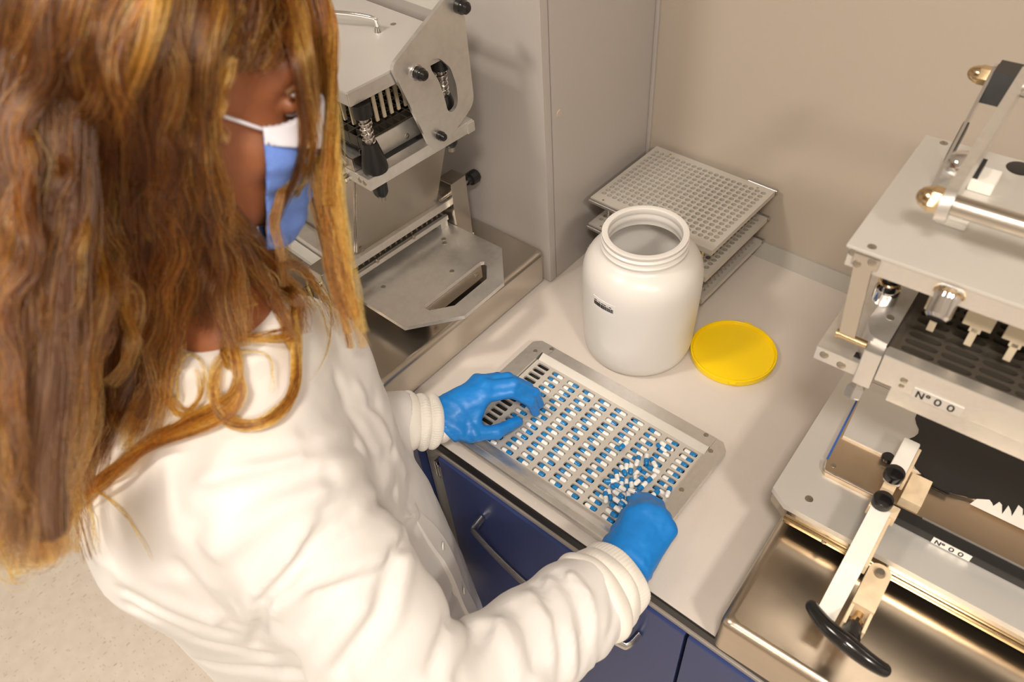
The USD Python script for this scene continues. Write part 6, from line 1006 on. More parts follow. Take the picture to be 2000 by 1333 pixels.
 ([[0.027,-0.368,1.79],[0.045,-0.387,1.774],[0.067,-0.408,1.759],[0.088,-0.43,1.738],[0.094,-0.445,1.72],[0.094,-0.458,1.698],[0.091,-0.469,1.674],[0.093,-0.477,1.649],[0.094,-0.482,1.62],[0.08,-0.484,1.58],[0.064,-0.493,1.525],[0.071,-0.505,1.495],[0.089,-0.519,1.472]],np.float64(0.0051),np.float64(0.0043),60,1,np.float64(0.0022),5.1,0),
 ([[0.036,-0.368,1.792],[0.051,-0.384,1.775],[0.069,-0.403,1.76],[0.09,-0.427,1.739],[0.096,-0.44,1.719],[0.095,-0.453,1.698],[0.093,-0.463,1.673],[0.095,-0.468,1.646],[0.094,-0.475,1.618],[0.079,-0.478,1.578],[0.064,-0.479,1.519],[0.071,-0.492,1.489],[0.089,-0.511,1.468]],np.float64(0.0051),np.float64(0.0043),60,1,np.float64(0.0022),5.1,0),
 ([[0.023,-0.365,1.793],[0.043,-0.386,1.777],[0.071,-0.41,1.765],[0.094,-0.433,1.744],[0.099,-0.45,1.727],[0.099,-0.462,1.706],[0.098,-0.469,1.68],[0.097,-0.478,1.654],[0.095,-0.488,1.626],[0.08,-0.488,1.586],[0.065,-0.492,1.529],[0.068,-0.507,1.497],[0.081,-0.52,1.469]],np.float64(0.0051),np.float64(0.0043),60,0,np.float64(0.0014),4.2,0),
 ([[0.021,-0.36,1.788],[0.035,-0.375,1.772],[0.055,-0.393,1.757],[0.078,-0.417,1.737],[0.084,-0.433,1.72],[0.085,-0.447,1.701],[0.081,-0.459,1.679],[0.079,-0.469,1.655],[0.081,-0.477,1.63],[0.077,-0.478,1.597],[0.05,-0.464,1.534],[0.044,-0.454,1.49],[0.049,-0.448,1.453]],np.float64(0.008),np.float64(0.0088),170,0,np.float64(0.0016),3,0),
 ([[0.031,-0.365,1.792],[0.046,-0.38,1.775],[0.069,-0.398,1.761],[0.093,-0.423,1.744],[0.099,-0.441,1.728],[0.1,-0.452,1.708],[0.097,-0.463,1.686],[0.094,-0.474,1.662],[0.094,-0.482,1.638],[0.091,-0.482,1.606],[0.067,-0.468,1.545],[0.057,-0.459,1.499],[0.063,-0.454,1.463]],np.float64(0.0051),np.float64(0.0043),60,1,np.float64(0.0017),4.5,0),
 ([[0.036,-0.371,1.789],[0.051,-0.385,1.773],[0.069,-0.402,1.759],[0.087,-0.428,1.741],[0.093,-0.443,1.724],[0.095,-0.453,1.703],[0.092,-0.463,1.681],[0.089,-0.475,1.659],[0.089,-0.486,1.635],[0.084,-0.486,1.603],[0.059,-0.469,1.542],[0.053,-0.458,1.5],[0.058,-0.455,1.464]],np.float64(0.0051),np.float64(0.0043),60,0,np.float64(0.0013),4.3,0),
 ([[0.041,-0.371,1.793],[0.054,-0.385,1.776],[0.07,-0.402,1.761],[0.091,-0.42,1.74],[0.096,-0.436,1.724],[0.094,-0.452,1.706],[0.09,-0.462,1.683],[0.089,-0.468,1.658],[0.088,-0.478,1.632],[0.081,-0.482,1.6],[0.057,-0.462,1.539],[0.046,-0.451,1.492],[0.051,-0.45,1.454]],np.float64(0.0051),np.float64(0.0044),60,1,np.float64(0.0022),5.3,0),
 ([[0.037,-0.37,1.792],[0.051,-0.385,1.776],[0.072,-0.401,1.762],[0.094,-0.426,1.743],[0.1,-0.444,1.728],[0.1,-0.457,1.71],[0.098,-0.466,1.687],[0.096,-0.474,1.663],[0.097,-0.484,1.639],[0.09,-0.487,1.607],[0.065,-0.472,1.546],[0.058,-0.46,1.504],[0.062,-0.452,1.466]],np.float64(0.0051),np.float64(0.0043),60,1,np.float64(0.0017),5.2,0),
 ([[0.03,-0.365,1.79],[0.046,-0.38,1.773],[0.068,-0.398,1.759],[0.09,-0.425,1.742],[0.096,-0.442,1.726],[0.098,-0.452,1.706],[0.096,-0.462,1.683],[0.093,-0.474,1.66],[0.093,-0.485,1.636],[0.089,-0.484,1.604],[0.065,-0.465,1.543],[0.056,-0.455,1.498],[0.063,-0.458,1.463]],np.float64(0.0051),np.float64(0.0043),60,0,np.float64(0.0012),5.2,0),
 ([[0.005,-0.353,1.786],[0.015,-0.362,1.774],[0.029,-0.374,1.763],[0.057,-0.394,1.753],[0.071,-0.406,1.743],[0.079,-0.416,1.732],[0.084,-0.432,1.717],[0.084,-0.443,1.705],[0.083,-0.453,1.692]],np.float64(0.0101),np.float64(0.0034),120,0,np.float64(0.0011),2,0),
 ([[0.01,-0.352,1.787],[0.021,-0.36,1.775],[0.033,-0.368,1.763],[0.053,-0.382,1.749],[0.068,-0.395,1.739],[0.078,-0.406,1.728],[0.084,-0.423,1.713],[0.085,-0.435,1.702],[0.084,-0.446,1.689]],np.float64(0.0102),np.float64(0.0034),120,1,np.float64(0.0011),2,0),
 ([[0.004,-0.346,1.784],[0.016,-0.352,1.773],[0.028,-0.358,1.762],[0.044,-0.367,1.747],[0.058,-0.378,1.738],[0.071,-0.391,1.729],[0.081,-0.407,1.715],[0.086,-0.419,1.705],[0.086,-0.433,1.698]],np.float64(0.0104),np.float64(0.0035),120,0,np.float64(0.0012),2,0),
 ([[-0.001,-0.339,1.782],[0.012,-0.344,1.771],[0.025,-0.349,1.76],[0.041,-0.356,1.745],[0.052,-0.365,1.734],[0.064,-0.377,1.724],[0.079,-0.395,1.712],[0.083,-0.411,1.704],[0.086,-0.425,1.694]],np.float64(0.0105),np.float64(0.0035),120,1,np.float64(0.0012),2,0),
 ([[-0.014,-0.329,1.778],[0.0,-0.332,1.767],[0.015,-0.336,1.756],[0.033,-0.342,1.741],[0.044,-0.35,1.729],[0.055,-0.362,1.718],[0.074,-0.383,1.706],[0.082,-0.4,1.698],[0.085,-0.416,1.69]],np.float64(0.0108),np.float64(0.0036),120,0,np.float64(0.0012),2,0),
 ([[-0.021,-0.321,1.775],[-0.006,-0.323,1.764],[0.01,-0.325,1.753],[0.03,-0.33,1.737],[0.042,-0.338,1.725],[0.052,-0.351,1.713],[0.074,-0.374,1.702],[0.085,-0.391,1.693],[0.086,-0.407,1.687]],np.float64(0.0109),np.float64(0.0036),120,1,np.float64(0.0012),2,0),
 ([[-0.014,-0.322,1.776],[0.003,-0.323,1.765],[0.019,-0.324,1.755],[0.04,-0.327,1.74],[0.052,-0.334,1.728],[0.061,-0.346,1.715],[0.076,-0.365,1.701],[0.087,-0.383,1.692],[0.089,-0.399,1.684]],np.float64(0.0109),np.float64(0.0036),120,0,np.float64(0.0012),2,0),
 ([[0.085,-0.461,1.683],[0.084,-0.466,1.663],[0.085,-0.472,1.643],[0.087,-0.474,1.613],[0.082,-0.469,1.584],[0.055,-0.452,1.536],[0.028,-0.427,1.474],[0.023,-0.413,1.434],[0.007,-0.393,1.379]],np.float64(0.0054),np.float64(0.0045),80,1,np.float64(0.0022),2.5,0),
 ([[0.079,-0.471,1.67],[0.083,-0.478,1.651],[0.086,-0.483,1.631],[0.08,-0.482,1.595],[0.064,-0.472,1.557],[0.049,-0.459,1.516],[0.054,-0.451,1.477],[0.072,-0.455,1.459],[0.088,-0.464,1.439]],np.float64(0.0053),np.float64(0.0044),90,0,np.float64(0.0022),2.5,0),
 ([[0.075,-0.482,1.665],[0.082,-0.488,1.648],[0.081,-0.493,1.618],[0.065,-0.489,1.583],[0.051,-0.484,1.546],[0.053,-0.483,1.518],[0.063,-0.487,1.485],[0.074,-0.493,1.461]],np.float64(0.0051),np.float64(0.0043),100,1,np.float64(0.0021),2.5,0),
 ([[0.092,-0.439,1.704],[0.089,-0.45,1.689],[0.088,-0.457,1.672],[0.088,-0.467,1.648],[0.088,-0.478,1.633],[0.085,-0.485,1.612],[0.072,-0.484,1.582],[0.052,-0.471,1.534],[0.049,-0.459,1.505],[0.043,-0.442,1.472]],np.float64(0.005),np.float64(0.0041),40,2,np.float64(0.0021),2.5,0),
 ([[0.091,-0.428,1.706],[0.093,-0.434,1.7],[0.094,-0.442,1.69],[0.094,-0.448,1.682],[0.094,-0.453,1.674],[0.095,-0.458,1.662],[0.095,-0.46,1.652]],np.float64(0.0045),np.float64(0.0038),45,2,np.float64(0.0019),2.5,0),
 ([[0.082,-0.471,1.645],[0.086,-0.472,1.629],[0.086,-0.473,1.606],[0.081,-0.473,1.583],[0.063,-0.47,1.551],[0.052,-0.471,1.523],[0.058,-0.476,1.497],[0.064,-0.479,1.478]],np.float64(0.0052),np.float64(0.0043),60,2,np.float64(0.0022),2.5,0),
 ([[0.083,-0.472,1.598],[0.077,-0.464,1.573],[0.054,-0.445,1.526],[0.034,-0.424,1.487],[0.017,-0.4,1.448],[0.003,-0.38,1.405],[0.002,-0.37,1.36],[0.028,-0.385,1.353]],np.float64(0.0061),np.float64(0.0051),70,1,np.float64(0.0026),2.5,0),
 ([[0.029,-0.445,1.518],[0.026,-0.438,1.497],[0.014,-0.425,1.46],[0.025,-0.425,1.448],[0.05,-0.431,1.448],[0.065,-0.435,1.432],[0.075,-0.441,1.419]],np.float64(0.0061),np.float64(0.0051),80,0,np.float64(0.0025),2.5,0),
 ([[0.078,-0.471,1.58],[0.063,-0.464,1.553],[0.042,-0.454,1.515],[0.043,-0.452,1.497],[0.046,-0.449,1.48],[0.055,-0.445,1.462],[0.072,-0.445,1.456]],np.float64(0.0057),np.float64(0.0048),50,1,np.float64(0.0024),2.5,0),
 ([[0.052,-0.411,1.804],[0.065,-0.427,1.792],[0.082,-0.444,1.783],[0.096,-0.464,1.768],[0.101,-0.477,1.756],[0.102,-0.489,1.742],[0.098,-0.5,1.728],[0.088,-0.51,1.71],[0.069,-0.515,1.684],[0.041,-0.516,1.643],[0.043,-0.52,1.621],[0.048,-0.525,1.6]],np.float64(0.0046),np.float64(0.0028),80,2,np.float64(0.0011),2,0),
 ([[0.052,-0.406,1.802],[0.067,-0.424,1.789],[0.085,-0.443,1.777],[0.099,-0.465,1.759],[0.102,-0.48,1.744],[0.1,-0.494,1.728],[0.089,-0.506,1.708],[0.068,-0.513,1.679],[0.044,-0.517,1.635],[0.045,-0.523,1.609],[0.049,-0.528,1.582]],np.float64(0.0043),np.float64(0.0029),60,2,np.float64(0.0011),2,0),
 ([[-0.018,-0.315,1.77],[0.006,-0.323,1.753],[0.029,-0.332,1.736],[0.058,-0.35,1.712],[0.084,-0.368,1.698],[0.098,-0.379,1.678],[0.091,-0.38,1.646],[0.078,-0.382,1.61],[0.061,-0.389,1.574],[0.033,-0.407,1.524],[0.029,-0.417,1.486],[0.044,-0.434,1.46]],np.float64(0.0066),np.float64(0.0017),120,1,np.float64(0.0013),2,0),
 ([[-0.011,-0.316,1.771],[0.013,-0.324,1.754],[0.036,-0.333,1.737],[0.063,-0.35,1.713],[0.084,-0.364,1.696],[0.097,-0.375,1.676],[0.094,-0.379,1.647],[0.087,-0.383,1.614],[0.075,-0.394,1.581],[0.053,-0.413,1.537],[0.048,-0.422,1.499],[0.047,-0.431,1.46]],np.float64(0.0052),np.float64(0.0017),80,1,np.float64(0.0013),2,0),
 ([[-0.013,-0.32,1.772],[0.01,-0.328,1.755],[0.033,-0.337,1.738],[0.062,-0.354,1.715],[0.086,-0.371,1.7],[0.102,-0.384,1.681],[0.102,-0.389,1.654],[0.097,-0.395,1.624],[0.089,-0.407,1.594],[0.066,-0.425,1.55],[0.043,-0.426,1.499],[0.032,-0.431,1.452]],np.float64(0.0038),np.float64(0.0017),60,0,np.float64(0.0013),2,0),
 ([[-0.101,-0.263,1.746],[-0.071,-0.271,1.726],[-0.043,-0.28,1.704],[-0.01,-0.3,1.675],[0.013,-0.317,1.652],[0.034,-0.335,1.63],[0.054,-0.354,1.608],[0.074,-0.373,1.587],[0.096,-0.39,1.565],[0.124,-0.412,1.537],[0.146,-0.428,1.517],[0.17,-0.441,1.497]],np.float64(0.0069),np.float64(0.0018),120,1,np.float64(0.0014),2,0),
 ([[-0.098,-0.261,1.746],[-0.068,-0.268,1.725],[-0.04,-0.278,1.704],[-0.007,-0.298,1.674],[0.016,-0.315,1.652],[0.037,-0.333,1.63],[0.057,-0.352,1.608],[0.077,-0.371,1.586],[0.098,-0.388,1.565],[0.127,-0.41,1.537],[0.149,-0.426,1.516],[0.173,-0.438,1.497]],np.float64(0.0055),np.float64(0.0018),80,2,np.float64(0.0014),2,0),
 ([[-0.098,-0.261,1.746],[-0.068,-0.268,1.725],[-0.04,-0.278,1.704],[-0.007,-0.298,1.674],[0.016,-0.314,1.652],[0.037,-0.332,1.63],[0.058,-0.351,1.608],[0.078,-0.37,1.586],[0.099,-0.388,1.565],[0.128,-0.41,1.537],[0.149,-0.426,1.516],[0.173,-0.438,1.497]],np.float64(0.0041),np.float64(0.0018),60,1,np.float64(0.0014),2,0),
 ([[-0.018,-0.322,1.772],[0.01,-0.328,1.753],[0.038,-0.336,1.733],[0.071,-0.353,1.706],[0.089,-0.368,1.684],[0.082,-0.371,1.649],[0.063,-0.367,1.602],[0.046,-0.364,1.552],[0.032,-0.363,1.498],[0.022,-0.362,1.422],[0.026,-0.368,1.369],[0.054,-0.388,1.337]],np.float64(0.007),np.float64(0.0019),120,1,np.float64(0.0014),2,0),
 ([[-0.1,-0.262,1.746],[-0.068,-0.269,1.724],[-0.036,-0.278,1.702],[0.0,-0.296,1.67],[0.023,-0.316,1.646],[0.045,-0.336,1.622],[0.066,-0.357,1.599],[0.088,-0.377,1.575],[0.11,-0.396,1.552],[0.142,-0.418,1.522],[0.166,-0.434,1.5],[0.189,-0.45,1.478]],np.float64(0.0055),np.float64(0.0018),80,1,np.float64(0.0014),2,0),
 ([[-0.03,-0.318,1.769],[-0.001,-0.324,1.75],[0.027,-0.332,1.73],[0.065,-0.352,1.704],[0.091,-0.372,1.686],[0.088,-0.377,1.653],[0.068,-0.373,1.607],[0.05,-0.37,1.557],[0.036,-0.369,1.503],[0.025,-0.368,1.427],[0.029,-0.373,1.375],[0.056,-0.392,1.343]],np.float64(0.0042),np.float64(0.0019),60,0,np.float64(0.0014),2,0),
 ([[-0.105,-0.267,1.747],[-0.073,-0.272,1.726],[-0.041,-0.278,1.705],[-0.004,-0.294,1.675],[0.019,-0.312,1.651],[0.039,-0.333,1.628],[0.059,-0.354,1.605],[0.078,-0.375,1.583],[0.097,-0.396,1.56],[0.127,-0.42,1.531],[0.149,-0.436,1.509],[0.173,-0.451,1.488]],np.float64(0.0069),np.float64(0.0018),120,1,np.float64(0.0014),2,0),
 ([[-0.093,-0.257,1.746],[-0.061,-0.261,1.725],[-0.029,-0.268,1.704],[0.008,-0.283,1.674],[0.031,-0.302,1.65],[0.051,-0.323,1.627],[0.071,-0.344,1.604],[0.09,-0.365,1.582],[0.109,-0.386,1.559],[0.138,-0.41,1.53],[0.161,-0.426,1.508],[0.185,-0.441,1.487]],np.float64(0.0055),np.float64(0.0018),80,2,np.float64(0.0014),2,0),
 ([[-0.104,-0.266,1.747],[-0.072,-0.271,1.726],[-0.041,-0.277,1.705],[-0.003,-0.293,1.675],[0.02,-0.312,1.651],[0.04,-0.332,1.628],[0.059,-0.354,1.605],[0.079,-0.375,1.583],[0.098,-0.396,1.56],[0.127,-0.419,1.531],[0.15,-0.436,1.509],[0.174,-0.45,1.488]],np.float64(0.0041),np.float64(0.0018),60,1,np.float64(0.0014),2,0),
 ([[-0.099,-0.262,1.746],[-0.067,-0.265,1.727],[-0.035,-0.269,1.707],[0.003,-0.282,1.678],[0.026,-0.299,1.655],[0.045,-0.32,1.633],[0.064,-0.342,1.61],[0.081,-0.364,1.588],[0.097,-0.387,1.567],[0.123,-0.413,1.538],[0.145,-0.429,1.517],[0.171,-0.44,1.497]],np.float64(0.005),np.float64(0.0018),120,1,np.float64(0.0014),2,0),
 ([[-0.104,-0.266,1.747],[-0.072,-0.269,1.727],[-0.041,-0.274,1.707],[-0.002,-0.286,1.679],[0.021,-0.304,1.656],[0.04,-0.325,1.633],[0.058,-0.346,1.611],[0.076,-0.369,1.589],[0.092,-0.391,1.567],[0.118,-0.417,1.538],[0.14,-0.433,1.517],[0.166,-0.444,1.497]],np.float64(0.0037),np.float64(0.0018),80,1,np.float64(0.0014),2,0),
 ([[-0.102,-0.264,1.747],[-0.07,-0.267,1.727],[-0.038,-0.272,1.707],[0.0,-0.284,1.679],[0.023,-0.302,1.656],[0.042,-0.323,1.633],[0.061,-0.344,1.611],[0.078,-0.367,1.589],[0.094,-0.389,1.567],[0.12,-0.415,1.538],[0.142,-0.432,1.517],[0.168,-0.443,1.497]],np.float64(0.0023),np.float64(0.0018),60,0,np.float64(0.0014),2,0),
 ([[-0.102,-0.265,1.747],[-0.072,-0.267,1.73],[-0.042,-0.27,1.712],[-0.004,-0.278,1.688],[0.02,-0.291,1.669],[0.037,-0.311,1.649],[0.055,-0.331,1.629],[0.076,-0.359,1.603],[0.092,-0.38,1.584],[0.108,-0.4,1.565]],np.float64(0.005),np.float64(0.0018),120,1,np.float64(0.0014),2,0),
 ([[-0.101,-0.264,1.747],[-0.071,-0.266,1.729],[-0.041,-0.269,1.712],[-0.003,-0.277,1.688],[0.021,-0.29,1.669],[0.038,-0.31,1.648],[0.056,-0.33,1.629],[0.077,-0.358,1.603],[0.093,-0.379,1.584],[0.109,-0.399,1.565]],np.float64(0.0037),np.float64(0.0018),80,2,np.float64(0.0014),2,0),
 ([[-0.098,-0.261,1.746],[-0.068,-0.263,1.729],[-0.038,-0.266,1.712],[0.0,-0.274,1.688],[0.024,-0.288,1.668],[0.042,-0.308,1.648],[0.059,-0.328,1.628],[0.08,-0.355,1.603],[0.096,-0.376,1.584],[0.112,-0.396,1.565]],np.float64(0.0023),np.float64(0.0018),60,1,np.float64(0.0014),2,0),
 ([[0.055,-0.353,1.634],[0.062,-0.362,1.623],[0.068,-0.372,1.613],[0.074,-0.387,1.599],[0.076,-0.399,1.589],[0.077,-0.412,1.58],[0.08,-0.425,1.572],[0.083,-0.439,1.556],[0.091,-0.445,1.544],[0.101,-0.451,1.533]],np.float64(0.0049),np.float64(0.0036),80,1,np.float64(0.0009),1.5,0),
 ([[0.067,-0.361,1.617],[0.071,-0.37,1.609],[0.075,-0.382,1.598],[0.074,-0.393,1.591],[0.075,-0.404,1.584],[0.077,-0.413,1.576],[0.083,-0.407,1.576],[0.087,-0.396,1.581]],np.float64(0.0022),np.float64(0.0013),14,2,np.float64(0.0009),1.5,0),
 ([[0.023,-0.521,1.537],[0.014,-0.53,1.513],[-0.001,-0.538,1.484],[-0.019,-0.549,1.443],[-0.021,-0.561,1.42],[-0.022,-0.575,1.4],[-0.018,-0.597,1.381],[-0.013,-0.613,1.368],[-0.008,-0.63,1.356]],np.float64(0.0059),np.float64(0.0027),75,2,np.float64(0.001),1.5,0),
 ([[0.023,-0.523,1.533],[0.015,-0.532,1.509],[0.002,-0.539,1.48],[-0.003,-0.551,1.449],[0.006,-0.564,1.436],[0.002,-0.577,1.415],[-0.0,-0.597,1.39],[0.001,-0.613,1.375],[0.003,-0.629,1.361]],np.float64(0.0039),np.float64(0.0022),30,2,np.float64(0.0015),2.5,0),
 ([[0.024,-0.522,1.536],[0.017,-0.531,1.513],[0.004,-0.538,1.484],[-0.004,-0.551,1.451],[0.004,-0.564,1.437],[0.001,-0.577,1.416],[0.0,-0.597,1.393],[0.002,-0.613,1.378],[0.005,-0.629,1.365]],np.float64(0.0039),np.float64(0.0022),30,2,np.float64(0.0015),2.5,0),
 ([[0.025,-0.521,1.539],[0.017,-0.53,1.517],[0.002,-0.537,1.487],[-0.019,-0.547,1.444],[-0.011,-0.561,1.431],[-0.017,-0.574,1.408],[-0.016,-0.595,1.386],[-0.01,-0.611,1.375],[-0.004,-0.628,1.364]],np.float64(0.0039),np.float64(0.0022),30,1,np.float64(0.0015),2.5,0),
 ([[0.008,-0.534,1.526],[-0.028,-0.544,1.478],[-0.077,-0.562,1.41],[-0.112,-0.579,1.357],[-0.135,-0.6,1.312],[-0.123,-0.635,1.29],[-0.11,-0.662,1.279]],np.float64(0.0071),np.float64(0.0029),75,2,np.float64(0.0011),1.5,0),
 ([[0.009,-0.535,1.526],[-0.02,-0.547,1.483],[-0.059,-0.567,1.424],[-0.089,-0.585,1.376],[-0.117,-0.606,1.329],[-0.128,-0.64,1.286],[-0.112,-0.666,1.276]],np.float64(0.0047),np.float64(0.0024),30,2,np.float64(0.0016),2.5,0),
 ([[0.01,-0.534,1.529],[-0.028,-0.543,1.48],[-0.088,-0.558,1.402],[-0.131,-0.575,1.343],[-0.145,-0.598,1.304],[-0.112,-0.635,1.299],[-0.097,-0.662,1.29]],np.float64(0.0048),np.float64(0.0024),30,2,np.float64(0.0016),2.5,0),
 ([[0.012,-0.532,1.534],[-0.024,-0.542,1.487],[-0.085,-0.555,1.408],[-0.127,-0.57,1.348],[-0.141,-0.592,1.31],[-0.109,-0.629,1.304],[-0.098,-0.656,1.293]],np.float64(0.0048),np.float64(0.0024),30,1,np.float64(0.0016),2.5,0),
 ([[-0.178,-0.521,1.372],[-0.171,-0.543,1.351],[-0.162,-0.574,1.322],[-0.155,-0.597,1.302],[-0.14,-0.621,1.29],[-0.107,-0.654,1.288],[-0.092,-0.677,1.279]],np.float64(0.007),np.float64(0.0035),65,1,np.float64(0.0012),1.5,0),
 ([[-0.201,-0.514,1.36],[-0.193,-0.537,1.338],[-0.183,-0.567,1.309],[-0.172,-0.591,1.291],[-0.143,-0.617,1.289],[-0.099,-0.65,1.296],[-0.085,-0.673,1.286]],np.float64(0.0048),np.float64(0.003),26,2,np.float64(0.0018),2.5,0),
 ([[-0.181,-0.518,1.374],[-0.173,-0.541,1.353],[-0.163,-0.572,1.325],[-0.156,-0.596,1.305],[-0.145,-0.621,1.289],[-0.114,-0.655,1.284],[-0.094,-0.678,1.279]],np.float64(0.0047),np.float64(0.0029),26,2,np.float64(0.0018),2.5,0),
 ([[-0.186,-0.518,1.369],[-0.178,-0.541,1.348],[-0.168,-0.572,1.321],[-0.159,-0.595,1.302],[-0.14,-0.62,1.292],[-0.103,-0.652,1.294],[-0.089,-0.676,1.285]],np.float64(0.0047),np.float64(0.0029),26,1,np.float64(0.0018),2.5,0),
 ([[0.031,-0.507,1.543],[0.027,-0.518,1.521],[0.016,-0.532,1.488],[0.007,-0.543,1.461],[0.011,-0.557,1.444],[0.011,-0.577,1.417],[0.01,-0.592,1.397]],np.float64(0.0051),np.float64(0.002),45,2,np.float64(0.001),1.5,0),
 ([[0.033,-0.507,1.546],[0.03,-0.517,1.525],[0.02,-0.531,1.493],[0.012,-0.541,1.466],[0.015,-0.555,1.448],[0.016,-0.575,1.424],[0.014,-0.59,1.403]],np.float64(0.0034),np.float64(0.0017),19,2,np.float64(0.0014),2.5,0),
 ([[0.033,-0.508,1.543],[0.029,-0.519,1.522],[0.018,-0.532,1.489],[0.01,-0.543,1.462],[0.014,-0.557,1.446],[0.014,-0.577,1.421],[0.013,-0.592,1.4]],np.float64(0.0034),np.float64(0.0017),19,2,np.float64(0.0014),2.5,0),
 ([[0.033,-0.508,1.544],[0.029,-0.518,1.523],[0.017,-0.532,1.49],[0.007,-0.543,1.463],[0.009,-0.557,1.445],[0.009,-0.576,1.418],[0.008,-0.591,1.399]],np.float64(0.0034),np.float64(0.0017),19,1,np.float64(0.0014),2.5,0),
 ([[0.044,-0.491,1.502],[0.048,-0.498,1.478],[0.058,-0.507,1.457],[0.082,-0.521,1.44],[0.087,-0.537,1.424],[0.08,-0.557,1.415],[0.065,-0.577,1.407],[0.048,-0.596,1.395],[0.018,-0.622,1.37],[-0.005,-0.642,1.347],[-0.03,-0.664,1.321]],np.float64(0.0049),np.float64(0.0017),75,2,np.float64(0.001),1.5,0),
 ([[0.046,-0.491,1.503],[0.05,-0.498,1.479],[0.06,-0.506,1.46],[0.084,-0.521,1.443],[0.089,-0.537,1.428],[0.079,-0.557,1.42],[0.066,-0.577,1.413],[0.05,-0.596,1.4],[0.022,-0.621,1.375],[-0.001,-0.641,1.353],[-0.029,-0.662,1.327]],np.float64(0.0033),np.float64(0.0014),30,2,np.float64(0.0014),2.5,0),
 ([[0.046,-0.492,1.502],[0.05,-0.499,1.478],[0.061,-0.507,1.458],[0.086,-0.52,1.441],[0.092,-0.536,1.425],[0.085,-0.557,1.416],[0.074,-0.577,1.409],[0.058,-0.596,1.398],[0.027,-0.621,1.374],[0.004,-0.641,1.352],[-0.02,-0.663,1.328]],np.float64(0.0033),np.float64(0.0014),30,2,np.float64(0.0014),2.5,0),
 ([[0.045,-0.489,1.507],[0.049,-0.497,1.483],[0.058,-0.505,1.462],[0.082,-0.519,1.444],[0.088,-0.536,1.428],[0.081,-0.556,1.418],[0.067,-0.576,1.41],[0.048,-0.595,1.398],[0.016,-0.62,1.373],[-0.006,-0.641,1.35],[-0.029,-0.663,1.324]],np.float64(0.0033),np.float64(0.0014),30,1,np.float64(0.0014),2.5,0),
 ([[0.048,-0.496,1.482],[0.057,-0.506,1.46],[0.075,-0.518,1.445],[0.093,-0.535,1.423],[0.089,-0.556,1.412],[0.074,-0.577,1.406],[0.053,-0.596,1.395],[0.027,-0.616,1.377],[-0.004,-0.645,1.345],[-0.029,-0.669,1.316],[-0.059,-0.693,1.28]],np.float64(0.0035),np.float64(0.0015),45,2,np.float64(0.001),1.5,0),
 ([[0.049,-0.496,1.482],[0.059,-0.506,1.461],[0.078,-0.518,1.446],[0.097,-0.533,1.423],[0.094,-0.554,1.413],[0.083,-0.576,1.406],[0.062,-0.595,1.397],[0.035,-0.614,1.381],[0.007,-0.643,1.35],[-0.017,-0.666,1.323],[-0.047,-0.69,1.288]],np.float64(0.0023),np.float64(0.0012),19,2,np.float64(0.0015),2.5,0),
 ([[0.049,-0.496,1.482],[0.058,-0.507,1.461],[0.075,-0.52,1.447],[0.092,-0.537,1.425],[0.088,-0.558,1.415],[0.072,-0.578,1.408],[0.052,-0.597,1.397],[0.026,-0.617,1.378],[-0.005,-0.646,1.346],[-0.033,-0.668,1.316],[-0.068,-0.693,1.278]],np.float64(0.0023),np.float64(0.0012),19,2,np.float64(0.0015),2.5,0),
 ([[0.05,-0.498,1.479],[0.062,-0.509,1.459],[0.081,-0.521,1.446],[0.1,-0.536,1.423],[0.097,-0.558,1.414],[0.084,-0.579,1.409],[0.063,-0.599,1.399],[0.039,-0.618,1.381],[0.011,-0.648,1.351],[-0.011,-0.671,1.325],[-0.039,-0.695,1.29]],np.float64(0.0023),np.float64(0.0012),19,1,np.float64(0.0015),2.5,0),
 ([[0.03,-0.418,1.441],[0.055,-0.436,1.439],[0.069,-0.448,1.427],[0.085,-0.465,1.411],[0.1,-0.481,1.403],[0.113,-0.5,1.4],[0.121,-0.521,1.401],[0.118,-0.539,1.403],[0.105,-0.552,1.407],[0.086,-0.555,1.413],[0.071,-0.544,1.432],[0.066,-0.529,1.444],[0.064,-0.51,1.447]],np.float64(0.0041),np.float64(0.0015),75,2,np.float64(0.001),1.5,0),
 ([[0.026,-0.415,1.441],[0.054,-0.434,1.441],[0.069,-0.448,1.431],[0.086,-0.465,1.415],[0.099,-0.481,1.407],[0.113,-0.499,1.403],[0.119,-0.52,1.405],[0.117,-0.539,1.407],[0.105,-0.552,1.41],[0.086,-0.554,1.418],[0.072,-0.543,1.437],[0.066,-0.528,1.448],[0.061,-0.509,1.45]],np.float64(0.0027),np.float64(0.0012),30,2,np.float64(0.0015),2.5,0),
 ([[0.028,-0.417,1.441],[0.056,-0.436,1.441],[0.071,-0.45,1.431],[0.087,-0.469,1.417],[0.101,-0.484,1.408],[0.114,-0.502,1.404],[0.121,-0.523,1.405],[0.117,-0.541,1.408],[0.103,-0.553,1.411],[0.084,-0.556,1.418],[0.07,-0.545,1.437],[0.063,-0.531,1.448],[0.061,-0.511,1.45]],np.float64(0.0027),np.float64(0.0012),30,2,np.float64(0.0015),2.5,0),
 ([[0.03,-0.418,1.442],[0.057,-0.437,1.441],[0.071,-0.45,1.43],[0.088,-0.468,1.415],[0.103,-0.484,1.407],[0.116,-0.503,1.404],[0.124,-0.524,1.405],[0.121,-0.542,1.408],[0.108,-0.555,1.411],[0.089,-0.558,1.418],[0.075,-0.547,1.436],[0.07,-0.532,1.449],[0.069,-0.513,1.453]],np.float64(0.0027),np.float64(0.0012),30,1,np.float64(0.0015),2.5,0),
